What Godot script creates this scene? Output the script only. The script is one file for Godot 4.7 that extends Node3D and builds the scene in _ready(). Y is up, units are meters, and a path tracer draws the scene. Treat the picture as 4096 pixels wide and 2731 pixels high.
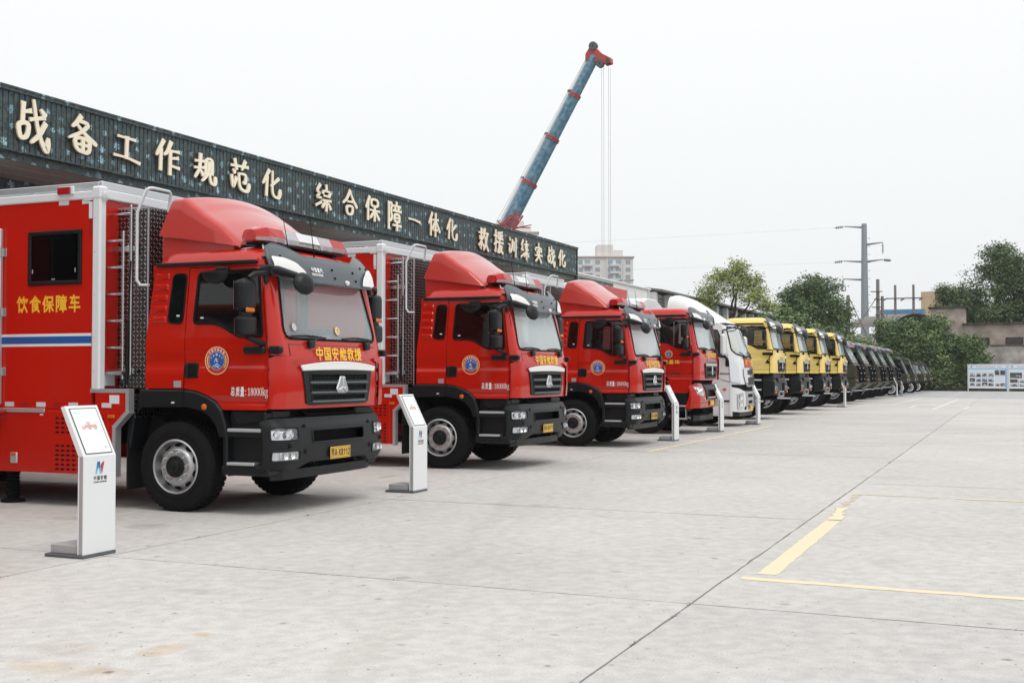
extends Node3D
# A row of emergency vehicles parked in front of a garage under an overcast sky.

var rng := RandomNumberGenerator.new()
var M := {}
var cache := {}
var taken := {}


# ---------------------------------------------------------------- mesh builder
class B:
	var v := PackedVector3Array()
	var n := PackedVector3Array()
	var uv := PackedVector2Array()
	var uv2 := PackedVector2Array()
	var col := PackedColorArray()

	func trin(a, b, c, na, nb, nc):
		v.append(a); v.append(c); v.append(b)
		n.append(na); n.append(nc); n.append(nb)

	func tri(a, b, c):
		var m = (b - a).cross(c - a)
		if m.length() < 1e-12:
			return
		m = m.normalized()
		trin(a, b, c, m, m, m)

	func trid(a, b, c, dir):
		if (b - a).cross(c - a).dot(dir) < 0.0:
			tri(a, c, b)
		else:
			tri(a, b, c)

	func quad(a, b, c, d):
		tri(a, b, c); tri(a, c, d)

	func quadd(a, b, c, d, dir):
		trid(a, b, c, dir); trid(a, c, d, dir)

	# chamfered box: centre, full size
	func box(c: Vector3, s: Vector3, bev := 0.0):
		var h = s * 0.5
		var e = min(bev, min(h.x, min(h.y, h.z)) * 0.95)
		if e <= 0.0:
			for ax in 3:
				for sg in [-1.0, 1.0]:
					var d = Vector3.ZERO
					d[ax] = sg
					var u = Vector3.ZERO
					u[(ax + 1) % 3] = h[(ax + 1) % 3]
					var w = Vector3.ZERO
					w[(ax + 2) % 3] = h[(ax + 2) % 3]
					var o = c + d * h[ax]
					quadd(o - u - w, o + u - w, o + u + w, o - u + w, d)
			return
		for ax in 3:
			var a1 = (ax + 1) % 3
			var a2 = (ax + 2) % 3
			for sg in [-1.0, 1.0]:
				var d = Vector3.ZERO
				d[ax] = sg
				var u = Vector3.ZERO
				u[a1] = h[a1] - e
				var w = Vector3.ZERO
				w[a2] = h[a2] - e
				var o = c + d * h[ax]
				quadd(o - u - w, o + u - w, o + u + w, o - u + w, d)
				for sh in [-1.0, 1.0]:
					# edge between face ax(sg) and a1(sh), running along a2
					var p = Vector3.ZERO
					p[ax] = sg * h[ax]
					p[a1] = sh * (h[a1] - e)
					var q = Vector3.ZERO
					q[ax] = sg * (h[ax] - e)
					q[a1] = sh * h[a1]
					var r = Vector3.ZERO
					r[a2] = h[a2] - e
					var out = Vector3.ZERO
					out[ax] = sg
					out[a1] = sh
					quadd(c + p - r, c + p + r, c + q + r, c + q - r, out)
		for sx in [-1.0, 1.0]:
			for sy in [-1.0, 1.0]:
				for sz in [-1.0, 1.0]:
					var k = Vector3(sx, sy, sz)
					var i = h - Vector3(e, e, e)
					trid(c + k * Vector3(h.x, i.y, i.z), c + k * Vector3(i.x, h.y, i.z), c + k * Vector3(i.x, i.y, h.z), k)

	func map3(p: Vector2, t: float, ax: String) -> Vector3:
		if ax == "z":
			return Vector3(p.x, p.y, t)
		if ax == "x":
			return Vector3(t, p.y, p.x)
		return Vector3(p.x, t, p.y)

	# polygon extruded along an axis: z -> (x,y), x -> (z,y), y -> (x,z)
	func prism(poly, ax: String, t0: float, t1: float, bev := 0.0):
		var P := PackedVector2Array(poly)
		var area = 0.0
		for i in P.size():
			area += P[i].cross(P[(i + 1) % P.size()])
		if area < 0.0:
			P.reverse()
		var dir = map3(Vector2.ZERO, 1.0, ax)
		var lo = min(t0, t1)
		var hi = max(t0, t1)
		var I := P
		if bev > 0.0:
			I = PackedVector2Array()
			for i in P.size():
				var a = P[(i - 1 + P.size()) % P.size()]
				var b = P[i]
				var c = P[(i + 1) % P.size()]
				var e1 = (b - a).normalized()
				var e2 = (c - b).normalized()
				var n1 = Vector2(-e1.y, e1.x)
				var n2 = Vector2(-e2.y, e2.x)
				var m = (n1 + n2)
				if m.length() < 0.01:
					m = n1
				m = m.normalized()
				I.append(b + m * bev / max(0.35, m.dot(n1)))
		var idx = Geometry2D.triangulate_polygon(I)
		for k in range(0, idx.size(), 3):
			trid(map3(I[idx[k]], hi, ax), map3(I[idx[k + 1]], hi, ax), map3(I[idx[k + 2]], hi, ax), dir)
			trid(map3(I[idx[k]], lo, ax), map3(I[idx[k + 1]], lo, ax), map3(I[idx[k + 2]], lo, ax), -dir)
		for i in P.size():
			var j = (i + 1) % P.size()
			var e0 = (P[j] - P[i]).normalized()
			var o = map3(Vector2(e0.y, -e0.x), 0.0, ax)
			quadd(map3(P[i], lo + bev, ax), map3(P[j], lo + bev, ax), map3(P[j], hi - bev, ax), map3(P[i], hi - bev, ax), o)
			if bev > 0.0:
				quadd(map3(P[i], hi - bev, ax), map3(P[j], hi - bev, ax), map3(I[j], hi, ax), map3(I[i], hi, ax), o + dir)
				quadd(map3(P[i], lo + bev, ax), map3(P[j], lo + bev, ax), map3(I[j], lo, ax), map3(I[i], lo, ax), o - dir)

	# flat polygon in a plane given by origin and two axes
	func flat(poly, o: Vector3, ux: Vector3, uy: Vector3, up := 0.0):
		var P := PackedVector2Array(poly)
		var nn = ux.cross(uy).normalized()
		var idx = Geometry2D.triangulate_polygon(P)
		for k in range(0, idx.size(), 3):
			var q = []
			for m in 3:
				var p = P[idx[k + m]]
				q.append(o + ux * p.x + uy * p.y + nn * up)
			trid(q[0], q[1], q[2], nn)

	func tube(path, r, sides := 8, closed := false, caps := true):
		var k = path.size()
		var rings = []
		var prev = Vector3.ZERO
		for i in k:
			var t: Vector3
			if closed:
				t = path[(i + 1) % k] - path[(i - 1 + k) % k]
			elif i == 0:
				t = path[1] - path[0]
			elif i == k - 1:
				t = path[k - 1] - path[k - 2]
			else:
				t = (path[i + 1] - path[i]).normalized() + (path[i] - path[i - 1]).normalized()
			t = t.normalized()
			var u = prev - t * prev.dot(t)
			if u.length() < 0.05:
				u = t.cross(Vector3.UP if abs(t.y) < 0.9 else Vector3.RIGHT)
			u = u.normalized()
			prev = u
			var w = t.cross(u)
			var rr = r[i] if r is Array else r
			var ring = []
			for s in sides:
				var a = TAU * s / sides
				var d = u * cos(a) + w * sin(a)
				ring.append([path[i] + d * rr, d])
			rings.append(ring)
		var last = k if closed else k - 1
		for i in last:
			var A = rings[i]
			var C = rings[(i + 1) % k]
			for s in sides:
				var t = (s + 1) % sides
				trin(A[s][0], A[t][0], C[t][0], A[s][1], A[t][1], C[t][1])
				trin(A[s][0], C[t][0], C[s][0], A[s][1], C[t][1], C[s][1])
		if not closed and caps:
			for s in range(1, sides - 1):
				trid(rings[0][0][0], rings[0][s][0], rings[0][s + 1][0], path[0] - path[1])
				trid(rings[k - 1][0][0], rings[k - 1][s][0], rings[k - 1][s + 1][0], path[k - 1] - path[k - 2])

	# profile of (radius, height) turned about axis dir through o
	func lathe(prof, o: Vector3, dir: Vector3, segs := 24):
		var u = dir.cross(Vector3.UP if abs(dir.y) < 0.9 else Vector3.RIGHT).normalized()
		var w = dir.cross(u)
		for i in prof.size() - 1:
			var p = prof[i]
			var q = prof[i + 1]
			var e = q - p
			if e.length() < 1e-6:
				continue
			var pn = Vector2(e.y, -e.x).normalized()
			for s in segs:
				var a = TAU * s / segs
				var b = TAU * (s + 1) / segs
				var da = u * cos(a) + w * sin(a)
				var db = u * cos(b) + w * sin(b)
				var na = (da * pn.x + dir * pn.y)
				var nb = (db * pn.x + dir * pn.y)
				var A = o + da * p.x + dir * p.y
				var Bq = o + db * p.x + dir * p.y
				var C = o + db * q.x + dir * q.y
				var D = o + da * q.x + dir * q.y
				if p.x > 1e-6:
					trin2(A, Bq, C, na, nb, nb)
				if q.x > 1e-6:
					trin2(A, C, D, na, nb, na)

	func trin2(a, b, c, na, nb, nc):
		if (b - a).cross(c - a).dot(na + nb + nc) < 0.0:
			trin(a, c, b, na, nc, nb)
		else:
			trin(a, b, c, na, nb, nc)

	# smooth grid of points, rows x columns; dirs point outwards roughly from centre
	func surf(g, centre: Vector3):
		var R = g.size()
		var C = g[0].size()
		var N = []
		for i in R:
			var row = []
			for j in C:
				var du = g[min(i + 1, R - 1)][j] - g[max(i - 1, 0)][j]
				var dv = g[i][min(j + 1, C - 1)] - g[i][max(j - 1, 0)]
				var m = du.cross(dv)
				if m.length() < 1e-12:
					m = g[i][j] - centre
				m = m.normalized()
				if m.dot(g[i][j] - centre) < 0.0:
					m = -m
				row.append(m)
			N.append(row)
		for i in R - 1:
			for j in C - 1:
				trin2(g[i][j], g[i + 1][j], g[i + 1][j + 1], N[i][j], N[i + 1][j], N[i + 1][j + 1])
				trin2(g[i][j], g[i + 1][j + 1], g[i][j + 1], N[i][j], N[i + 1][j + 1], N[i][j + 1])

	func ball(c: Vector3, r: Vector3, segs := 14):
		var g = []
		for i in segs / 2 + 1:
			var a = PI * i / (segs / 2) - PI / 2
			var row = []
			for j in segs + 1:
				var b = TAU * j / segs
				row.append(c + Vector3(cos(a) * cos(b), sin(a), cos(a) * sin(b)) * r)
			g.append(row)
		surf(g, c)

	func mesh() -> ArrayMesh:
		var a = []
		a.resize(Mesh.ARRAY_MAX)
		a[Mesh.ARRAY_VERTEX] = v
		a[Mesh.ARRAY_NORMAL] = n
		if uv.size() == v.size():
			a[Mesh.ARRAY_TEX_UV] = uv
		if uv2.size() == v.size():
			a[Mesh.ARRAY_TEX_UV2] = uv2
		if col.size() == v.size():
			a[Mesh.ARRAY_COLOR] = col
		var m := ArrayMesh.new()
		m.add_surface_from_arrays(Mesh.PRIMITIVE_TRIANGLES, a)
		return m


# ---------------------------------------------------------------- scene helpers
func numbered(called: String) -> String:
	taken[called] = taken.get(called, -1) + 1
	return called if taken[called] == 0 else "%s_%03d" % [called, taken[called]]


func tag(o, label := "", category := "", group := "", kind := ""):
	if label: o.set_meta("label", label)
	if category: o.set_meta("category", category)
	if group: o.set_meta("group", group)
	if kind: o.set_meta("kind", kind)
	return o


func thing(called: String, label: String, category: String, at := Vector3.ZERO, turn := 0.0, group := "") -> Node3D:
	var o := Node3D.new()
	o.name = numbered(called)
	add_child(o, true)
	o.position = at
	o.rotation.y = turn
	return tag(o, label, category, group)


# commit a builder (or a ready mesh) as one named MeshInstance3D
func put(called: String, b, m: Material, parent = null) -> MeshInstance3D:
	var o := MeshInstance3D.new()
	o.name = called if parent else numbered(called)
	o.mesh = b.mesh() if b is B else b
	o.material_override = m
	(parent if parent else self).add_child(o, true)
	return o


# a part whose mesh is made once for each key and then shared
func part(parent, called: String, key: String, m: Material, make: Callable, at := Vector3.ZERO) -> MeshInstance3D:
	if not cache.has(key):
		var b := B.new()
		make.call(b)
		cache[key] = b.mesh()
	var o = put(called, cache[key], m, parent)
	o.position = at
	return o


# one part for each item
func each(parent, called: String, key: String, m: Material, items: Array, make: Callable, at := Vector3.ZERO):
	for i in items.size():
		part(parent, called, key + "_%d" % i, m, func(b): make.call(b, items[i]), at)


func lin(r: float, g: float, b: float) -> Color:
	return Color(r, g, b).linear_to_srgb()


func mat(called: String, c: Color, rough := 0.6, metal := 0.0) -> StandardMaterial3D:
	var m := StandardMaterial3D.new()
	m.resource_name = called
	m.albedo_color = c
	m.roughness = rough
	m.metallic = metal
	m.cull_mode = BaseMaterial3D.CULL_DISABLED
	M[called] = m
	return m


func paint(called: String, c: Color, coat := 1.0, coat_rough := 0.06) -> StandardMaterial3D:
	var m = mat(called, c, 0.45)
	m.clearcoat_enabled = true
	m.clearcoat = coat
	m.clearcoat_roughness = coat_rough
	return m


func glass(called: String, c: Color, alpha: float) -> StandardMaterial3D:
	var m = mat(called, Color(c, alpha), 0.02)
	m.transparency = BaseMaterial3D.TRANSPARENCY_ALPHA
	return m


func V2(a) -> PackedVector2Array:
	var p := PackedVector2Array()
	for i in range(0, a.size(), 2):
		p.append(Vector2(a[i], a[i + 1]))
	return p


func rect(x0, y0, x1, y1) -> PackedVector2Array:
	return V2([x0, y0, x1, y0, x1, y1, x0, y1])


# rectangle with cut or rounded corners
func rrect(x0, y0, x1, y1, r, k := 4) -> PackedVector2Array:
	var p := PackedVector2Array()
	for c in [[x1 - r, y1 - r, 0.0], [x0 + r, y1 - r, PI / 2], [x0 + r, y0 + r, PI], [x1 - r, y0 + r, PI * 1.5]]:
		for i in k + 1:
			var a = c[2] + PI / 2 * i / k
			p.append(Vector2(c[0] + cos(a) * r, c[1] + sin(a) * r))
	return p


func disc(cx, cy, r, k := 28, r2 := -1.0) -> PackedVector2Array:
	var p := PackedVector2Array()
	for i in k:
		var a = TAU * i / k
		p.append(Vector2(cx + cos(a) * r, cy + sin(a) * (r if r2 < 0 else r2)))
	return p


# round the corners of a polygon
func soften(P: PackedVector2Array, r: float, k := 3) -> PackedVector2Array:
	var out := PackedVector2Array()
	var s = P.size()
	for i in s:
		var a = P[(i - 1 + s) % s]
		var b = P[i]
		var c = P[(i + 1) % s]
		var ra = min(r, a.distance_to(b) * 0.45)
		var rc = min(r, c.distance_to(b) * 0.45)
		var p = b + (a - b).normalized() * ra
		var q = b + (c - b).normalized() * rc
		for j in k + 1:
			var t = float(j) / k
			out.append(p.lerp(b, t).lerp(b.lerp(q, t), t))
	return out


func lut(t: Array, x: float) -> float:
	if x <= t[0][0]:
		return t[0][1]
	for i in t.size() - 1:
		if x <= t[i + 1][0]:
			return lerp(float(t[i][1]), float(t[i + 1][1]), (x - t[i][0]) / (t[i + 1][0] - t[i][0]))
	return t[-1][1]


# sheet over a curved surface f(s, y), cut to an outline with holes
func panel(b: B, f: Callable, outline: PackedVector2Array, holes := [], step := 0.1, lift := 0.0):
	var lo = outline[0]
	var hi = outline[0]
	for p in outline:
		lo = lo.min(p)
		hi = hi.max(p)
	var nx = int(ceil((hi.x - lo.x) / step))
	var ny = int(ceil((hi.y - lo.y) / step))
	for i in nx:
		for j in ny:
			var x0 = lo.x + (hi.x - lo.x) * i / nx
			var x1 = lo.x + (hi.x - lo.x) * (i + 1) / nx
			var y0 = lo.y + (hi.y - lo.y) * j / ny
			var y1 = lo.y + (hi.y - lo.y) * (j + 1) / ny
			var polys = Geometry2D.intersect_polygons(rect(x0, y0, x1, y1), outline)
			for h in holes:
				var left = []
				for p in polys:
					left.append_array(Geometry2D.clip_polygons(p, h))
				polys = left
			for p in polys:
				if p.size() < 3:
					continue
				var idx = Geometry2D.triangulate_polygon(p)
				var pts = []
				var nrm = []
				for q in p:
					var e = 0.012
					var c = f.call(q.x, q.y)
					var du = f.call(q.x + e, q.y) - f.call(q.x - e, q.y)
					var dv = f.call(q.x, q.y + e) - f.call(q.x, q.y - e)
					var m = du.cross(dv).normalized()
					if m.dot(c - Vector3(-0.9, c.y, 0)) < 0.0:
						m = -m
					pts.append(c + m * lift)
					nrm.append(m)
				for k in range(0, idx.size(), 3):
					b.trin2(pts[idx[k]], pts[idx[k + 1]], pts[idx[k + 2]], nrm[idx[k]], nrm[idx[k + 1]], nrm[idx[k + 2]])


# closed bead along an outline on a surface
func bead(b: B, f: Callable, outline: PackedVector2Array, r: float, lift := 0.0, sides := 6):
	var path = []
	for i in outline.size():
		var a = outline[i]
		var c = outline[(i + 1) % outline.size()]
		var k = max(1, int(a.distance_to(c) / 0.12))
		for j in k:
			var q = a.lerp(c, float(j) / k)
			var e = 0.012
			var du = f.call(q.x + e, q.y) - f.call(q.x - e, q.y)
			var dv = f.call(q.x, q.y + e) - f.call(q.x, q.y - e)
			var m = du.cross(dv).normalized()
			var p = f.call(q.x, q.y)
			if m.dot(p - Vector3(-0.9, p.y, 0)) < 0.0:
				m = -m
			path.append(p + m * lift)
	b.tube(path, r, sides, true)


# ---------------------------------------------------------------- lettering drawn as strokes on a 10 x 10 grid
var GLYPH := {
	"中": [[1, 8, 9, 8, 9, 4, 1, 4, 1, 8], [5, 10, 5, 0]],
	"国": [[1, 9.5, 9, 9.5, 9, 0.5, 1, 0.5, 1, 9.5], [2.5, 7.5, 7.5, 7.5], [2.8, 5, 7.2, 5], [2.3, 2.3, 7.7, 2.3], [5, 7.5, 5, 2.3], [6.2, 4.2, 7, 3.4]],
	"安": [[5, 10, 5, 9], [1, 7, 1, 8.7, 9, 8.7, 9, 7], [4.5, 7.5, 2.5, 3.5, 7.5, 0.3], [7, 6, 5.5, 3, 2, 0.3], [0.5, 5.3, 9.5, 5.3]],
	"能": [[3, 9.8, 1.2, 7.3, 4.3, 7.5], [3.6, 8.6, 4.6, 7], [1, 0.3, 1, 6.3, 4.4, 6.3, 4.4, 0.8, 3.6, 0.8], [1, 4.6, 4.4, 4.6], [1, 2.9, 4.4, 2.9], [6, 9.8, 6, 6.2, 9.2, 6.2, 9.2, 7.3], [9, 8.6, 6, 7.6], [6, 4.7, 6, 0.5, 9.2, 0.5, 9.2, 1.8], [9, 3.5, 6, 2.5]],
	"救": [[0.5, 8, 5, 8], [2.7, 9.8, 2.7, 0.8, 2, 1.2], [1, 6.3, 1.6, 5.2], [4.5, 6.2, 3.2, 4.8], [0.5, 2.2, 2.6, 4], [2.8, 4.2, 4.8, 2.2], [4, 9.5, 4.6, 8.8], [6.3, 9.9, 5.3, 6.2], [5.9, 8, 9.6, 8], [8.6, 8, 7.2, 3.2, 5, 0.3], [6, 6.2, 7.4, 3, 9.6, 0.3]],
	"援": [[0.4, 7.6, 3.4, 7.6], [2, 9.8, 2, 0.6, 1.2, 1], [0.4, 3.8, 3.4, 5], [9, 9.7, 4.2, 9], [4.8, 8.2, 5.2, 7.2], [6.5, 8.4, 6.8, 7.4], [8.8, 8.4, 8, 7.2], [4.2, 6.6, 9.4, 6.6], [4, 4.9, 9.6, 4.9], [6, 6.6, 5.4, 2.6, 3.8, 0.3], [5.6, 3.4, 8.8, 3.4, 6.8, 1.3, 4.8, 0.2], [6, 2.8, 7.4, 1.2, 9.5, 0.3]],
	"总": [[3, 9.8, 3.8, 8.6], [7, 9.8, 6.2, 8.6], [2.4, 8.2, 7.6, 8.2, 7.6, 5, 2.4, 5, 2.4, 8.2], [1.4, 3.6, 0.8, 1.4], [3.2, 3.8, 3.2, 0.9, 7, 0.9, 7, 2], [4.8, 4, 5.6, 2.8], [7.8, 3.6, 9.2, 1.8]],
	"质": [[8.6, 9.6, 2, 8.9, 2, 3, 0.6, 0.3], [2.6, 7.4, 9.4, 7.4], [5.8, 9.2, 5.6, 6], [3.8, 2, 3.8, 6, 8.2, 6, 8.2, 2], [6, 4.8, 5.6, 2.4, 3.2, 0.3], [6.6, 1.8, 8.8, 0.4]],
	"量": [[2.4, 9.7, 7.6, 9.7, 7.6, 7.3, 2.4, 7.3, 2.4, 9.7], [2.4, 8.5, 7.6, 8.5], [0.6, 6.3, 9.4, 6.3], [2.2, 5.3, 7.8, 5.3, 7.8, 2.7, 2.2, 2.7, 2.2, 5.3], [2.2, 4, 7.8, 4], [5, 5.3, 5, 0.4], [1.6, 1.5, 8.4, 1.5], [0.6, 0.3, 9.4, 0.3]],
	"饮": [[2.6, 9.8, 0.6, 6.6], [2, 8.2, 4.2, 8.2, 3.6, 6.8], [2.2, 6.6, 2.2, 0.8, 4.2, 2], [6.4, 9.8, 5, 6], [5.8, 8, 9.4, 8, 8.8, 6.4], [7, 7, 6.8, 4, 4.6, 0.3], [7, 4.4, 9.5, 0.4]],
	"食": [[5, 9.9, 3, 7.8, 0.5, 6.2], [5, 9.7, 7, 7.8, 9.5, 6.3], [5, 7.9, 5, 7.2], [5, 1.6, 2.8, 0.6, 2.8, 6.8, 7.2, 6.8, 7.2, 3.4], [2.8, 5.1, 7.2, 5.1], [2.8, 3.5, 7.2, 3.5], [7.8, 2.8, 5.8, 1.6], [5, 3.2, 8.8, 0.3]],
	"保": [[2.8, 9.8, 0.4, 5], [1.8, 7.2, 1.8, 0.2], [4, 9.2, 8.8, 9.2, 8.8, 6.2, 4, 6.2, 4, 9.2], [3.2, 4.4, 9.6, 4.4], [6.4, 6.2, 6.4, 0.2], [6.2, 4.2, 3.2, 0.8], [6.6, 4.2, 9.6, 0.8]],
	"障": [[0.8, 9.6, 0.8, 0.2], [0.8, 9.6, 3.2, 9.6, 2.2, 6.6, 3.2, 4.8, 2.4, 3.2, 1.4, 3.2], [6.6, 10, 6.6, 9.2], [4, 8.8, 9.4, 8.8], [5.2, 8.4, 5.6, 7.4], [8.2, 8.4, 7.6, 7.4], [3.8, 7, 9.6, 7], [4.8, 5.8, 8.6, 5.8, 8.6, 3, 4.8, 3, 4.8, 5.8], [4.8, 4.4, 8.6, 4.4], [3.8, 1.6, 9.6, 1.6], [6.7, 3, 6.7, 0]],
	"车": [[1.2, 8.6, 8.8, 8.6], [4.4, 10, 2, 5.4, 8.6, 5.4], [0.4, 2.6, 9.6, 2.6], [5.2, 7, 5.2, 0]],
	"鄂": [[0.8, 9.6, 2.4, 9.6, 2.4, 7.6, 0.8, 7.6, 0.8, 9.6], [3.4, 9.6, 5.2, 9.6, 5.2, 7.6, 3.4, 7.6, 3.4, 9.6], [0.8, 6.2, 5.2, 6.2], [0.3, 4.6, 5.8, 4.6], [1.8, 4.6, 1.6, 2.6, 4.8, 2.6, 4.4, 0.4, 3.2, 0.6], [7, 0, 7, 9.6, 9.2, 9.6, 8.2, 6.6, 9.4, 4.6, 8.6, 3, 7.6, 3.2]],
	"重": [[8, 9.8, 2, 9.2], [0.6, 8, 9.4, 8], [2.2, 6.9, 7.8, 6.9, 7.8, 3.6, 2.2, 3.6, 2.2, 6.9], [2.2, 5.2, 7.8, 5.2], [5, 9.4, 5, 0.4], [1.4, 2.2, 8.6, 2.2], [0.5, 0.4, 9.5, 0.4]],
	"汽": [[1.2, 9.4, 2.4, 8.4], [0.6, 6.6, 1.8, 5.6], [0.6, 0.6, 2.4, 3.6], [4.6, 9.8, 3, 6.6], [4.2, 8.4, 9.4, 8.4], [4.2, 6.8, 8.8, 6.8], [3.4, 5, 8.2, 5, 8.2, 1.4, 9.6, 0.4, 9.6, 1.8]],
	"汉": [[1.2, 9.4, 2.4, 8.4], [0.6, 6.6, 1.8, 5.6], [0.6, 0.6, 2.6, 3.8], [3.6, 8.6, 9, 8.6, 7.2, 3.8, 3.6, 0.4], [4.4, 7.2, 6.4, 3.4, 9.6, 0.4]],
	"基": [[1, 8.6, 9, 8.6], [3, 10, 3, 4.4], [7, 10, 7, 4.4], [3, 7.2, 7, 7.2], [3, 5.8, 7, 5.8], [0.5, 4.4, 9.5, 4.4], [3.2, 4.2, 0.6, 1.8], [6.8, 4.2, 9.4, 2], [3, 2.2, 7, 2.2], [5, 3.6, 5, 0.4], [1.2, 0.4, 8.8, 0.4]],
	"地": [[0.4, 6.6, 3.6, 6.6], [2, 9.6, 2, 2], [0.3, 1.6, 3.8, 2.6], [4.2, 5.8, 9, 7.4, 8.8, 3.2, 7.8, 3.4], [6.8, 9.8, 6.8, 2.8], [5, 8.4, 5, 1, 9.4, 1, 9.5, 2.6]],
	"战": [[2.3, 9.2, 2.1, 5.2], [2.3, 7.4, 4.4, 7.9], [0.6, 4.6, 4.0, 5.2, 3.6, 2.0, 1.4, 1.2, 0.6, 4.6], [5.4, 10.4, 6.4, 5, 7.6, 1.8, 9.6, -1.0, 10.0, 2.4], [4.4, 6, 8.6, 7.1], [8.9, 5.6, 7.2, 2.8, 4.6, 0.8], [7.7, 8.6, 8.9, 7.5]],
	"备": [[4.4, 9.9, 3, 8, 1.6, 6.8], [3.6, 8.8, 7.2, 8.4, 5.2, 6, 0.4, 3.6], [3.2, 7.6, 5.8, 5.4, 9.7, 3.2], [2.2, 4.2, 7.6, 4.2, 7.2, 0.2, 2.9, 0.8, 2.2, 4.2], [2.6, 2.4, 7.4, 2.4], [5.1, 4.1, 5.1, 0.6]],
	"工": [[1.8, 8.4, 8.0, 8.2], [5, 8.4, 4.8, 1.8], [0.4, 2.0, 5, 1.9, 9.6, 0.9]],
	"作": [[3.2, 9.8, 0.4, 5], [2.2, 7, 2.0, 0.9], [6.2, 9.8, 4.8, 6.6, 3.4, 5.6], [5.6, 7.2, 9.4, 7.4], [6, 7, 5.8, 0], [6, 4.9, 9, 5.4], [6, 2.6, 9.4, 2.3]],
	"规": [[0.6, 7.4, 4.4, 7.8], [2.8, 9.8, 2.5, 5, 0.4, 1.6], [0.3, 5, 4.4, 5.6], [2.8, 4.4, 4.0, 2.8], [5.0, 3.6, 5.2, 9, 8.2, 9, 7.8, 4], [6.7, 7.6, 6.2, 3.6, 3.4, 0.8], [6.7, 4, 7.3, 0.6, 9.4, 0.3, 9.4, 3]],
	"范": [[0.8, 8.0, 8.8, 8.4], [2.4, 9.9, 3.2, 7.2], [7.4, 9.9, 5.8, 7.2], [1.6, 6.6, 2.4, 5.8], [0.8, 4.6, 1.4, 0.6, 3, 4], [4.2, 5.8, 7.8, 6, 7.6, 3.2, 6.4, 3.2], [4.2, 5.8, 4.6, 1, 8.6, 0.3, 9.4, 3]],
	"化": [[3.6, 9.8, 0.4, 4.6], [2.6, 7.2, 2.2, 0.6], [8.6, 7.4, 4.6, 4.2], [5.4, 9.8, 5.2, 2, 6.4, 0.4, 9, 0.2, 9.6, 3.4]],
	"综": [[2.8, 9.8, 0.8, 7.2, 2.8, 6.8, 0.8, 4.8, 3.4, 5], [0.4, 1.8, 3.4, 3.2], [6.6, 10, 6.8, 8.8], [4.6, 7, 4.8, 8, 9.4, 7.8, 8.6, 6.6], [5.2, 6, 8.4, 6], [4.4, 4.2, 9.2, 4.4], [6.8, 4.2, 6.6, 0.4], [5.6, 3.2, 4.0, 1.2], [7.8, 3.2, 9.2, 1.2]],
	"合": [[5, 9.9, 3, 6.4, 0.4, 4.4], [5, 9.7, 7, 6.4, 9.6, 3.6], [3.4, 5.4, 6.4, 5.6], [2.6, 3.6, 7, 3.8, 6.4, 0.3, 3, 0.3, 2.6, 3.6]],
	"一": [[0.6, 5.4, 5, 5.4, 9.4, 4.8]],
	"体": [[3.2, 9.8, 0.4, 5], [2.2, 7, 2, 0.2], [3.6, 7, 8.2, 7.4], [6.2, 9.8, 5.8, 0], [6, 6.8, 3.2, 2.6], [6.2, 6.8, 9.6, 2], [4.4, 2.4, 7.2, 2.6]],
	"训": [[2, 9.4, 2.6, 8.2], [0.6, 5.8, 2.4, 6, 1.6, 1.2, 3.6, 3.2], [5.2, 8.4, 4.8, 4, 3.2, 1.6], [6.8, 7.4, 6.8, 3], [9.2, 9.6, 9.0, 0]],
	"练": [[3, 9.8, 0.8, 7.2, 2.8, 7, 0.6, 4.6, 3.4, 5], [0.4, 1.2, 3.6, 2.8], [4.2, 7.8, 8.6, 8.2], [7, 9.9, 5.2, 5.4, 9, 5.4], [7.2, 7, 7, 0.4], [5.8, 3.8, 4.2, 1.4], [8.2, 3.6, 9.4, 1.8]],
	"实": [[5, 10, 5.2, 8.8], [1, 6.4, 1.4, 8, 8.8, 7.8, 8.2, 6.2], [3.6, 6.8, 4.4, 6], [2.6, 5.4, 3.6, 4.6], [0.6, 3.6, 9.2, 4], [5.8, 7, 5.2, 3.6, 1.2, 0.3], [5.4, 3.2, 8.2, 0.2]],
}


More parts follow.
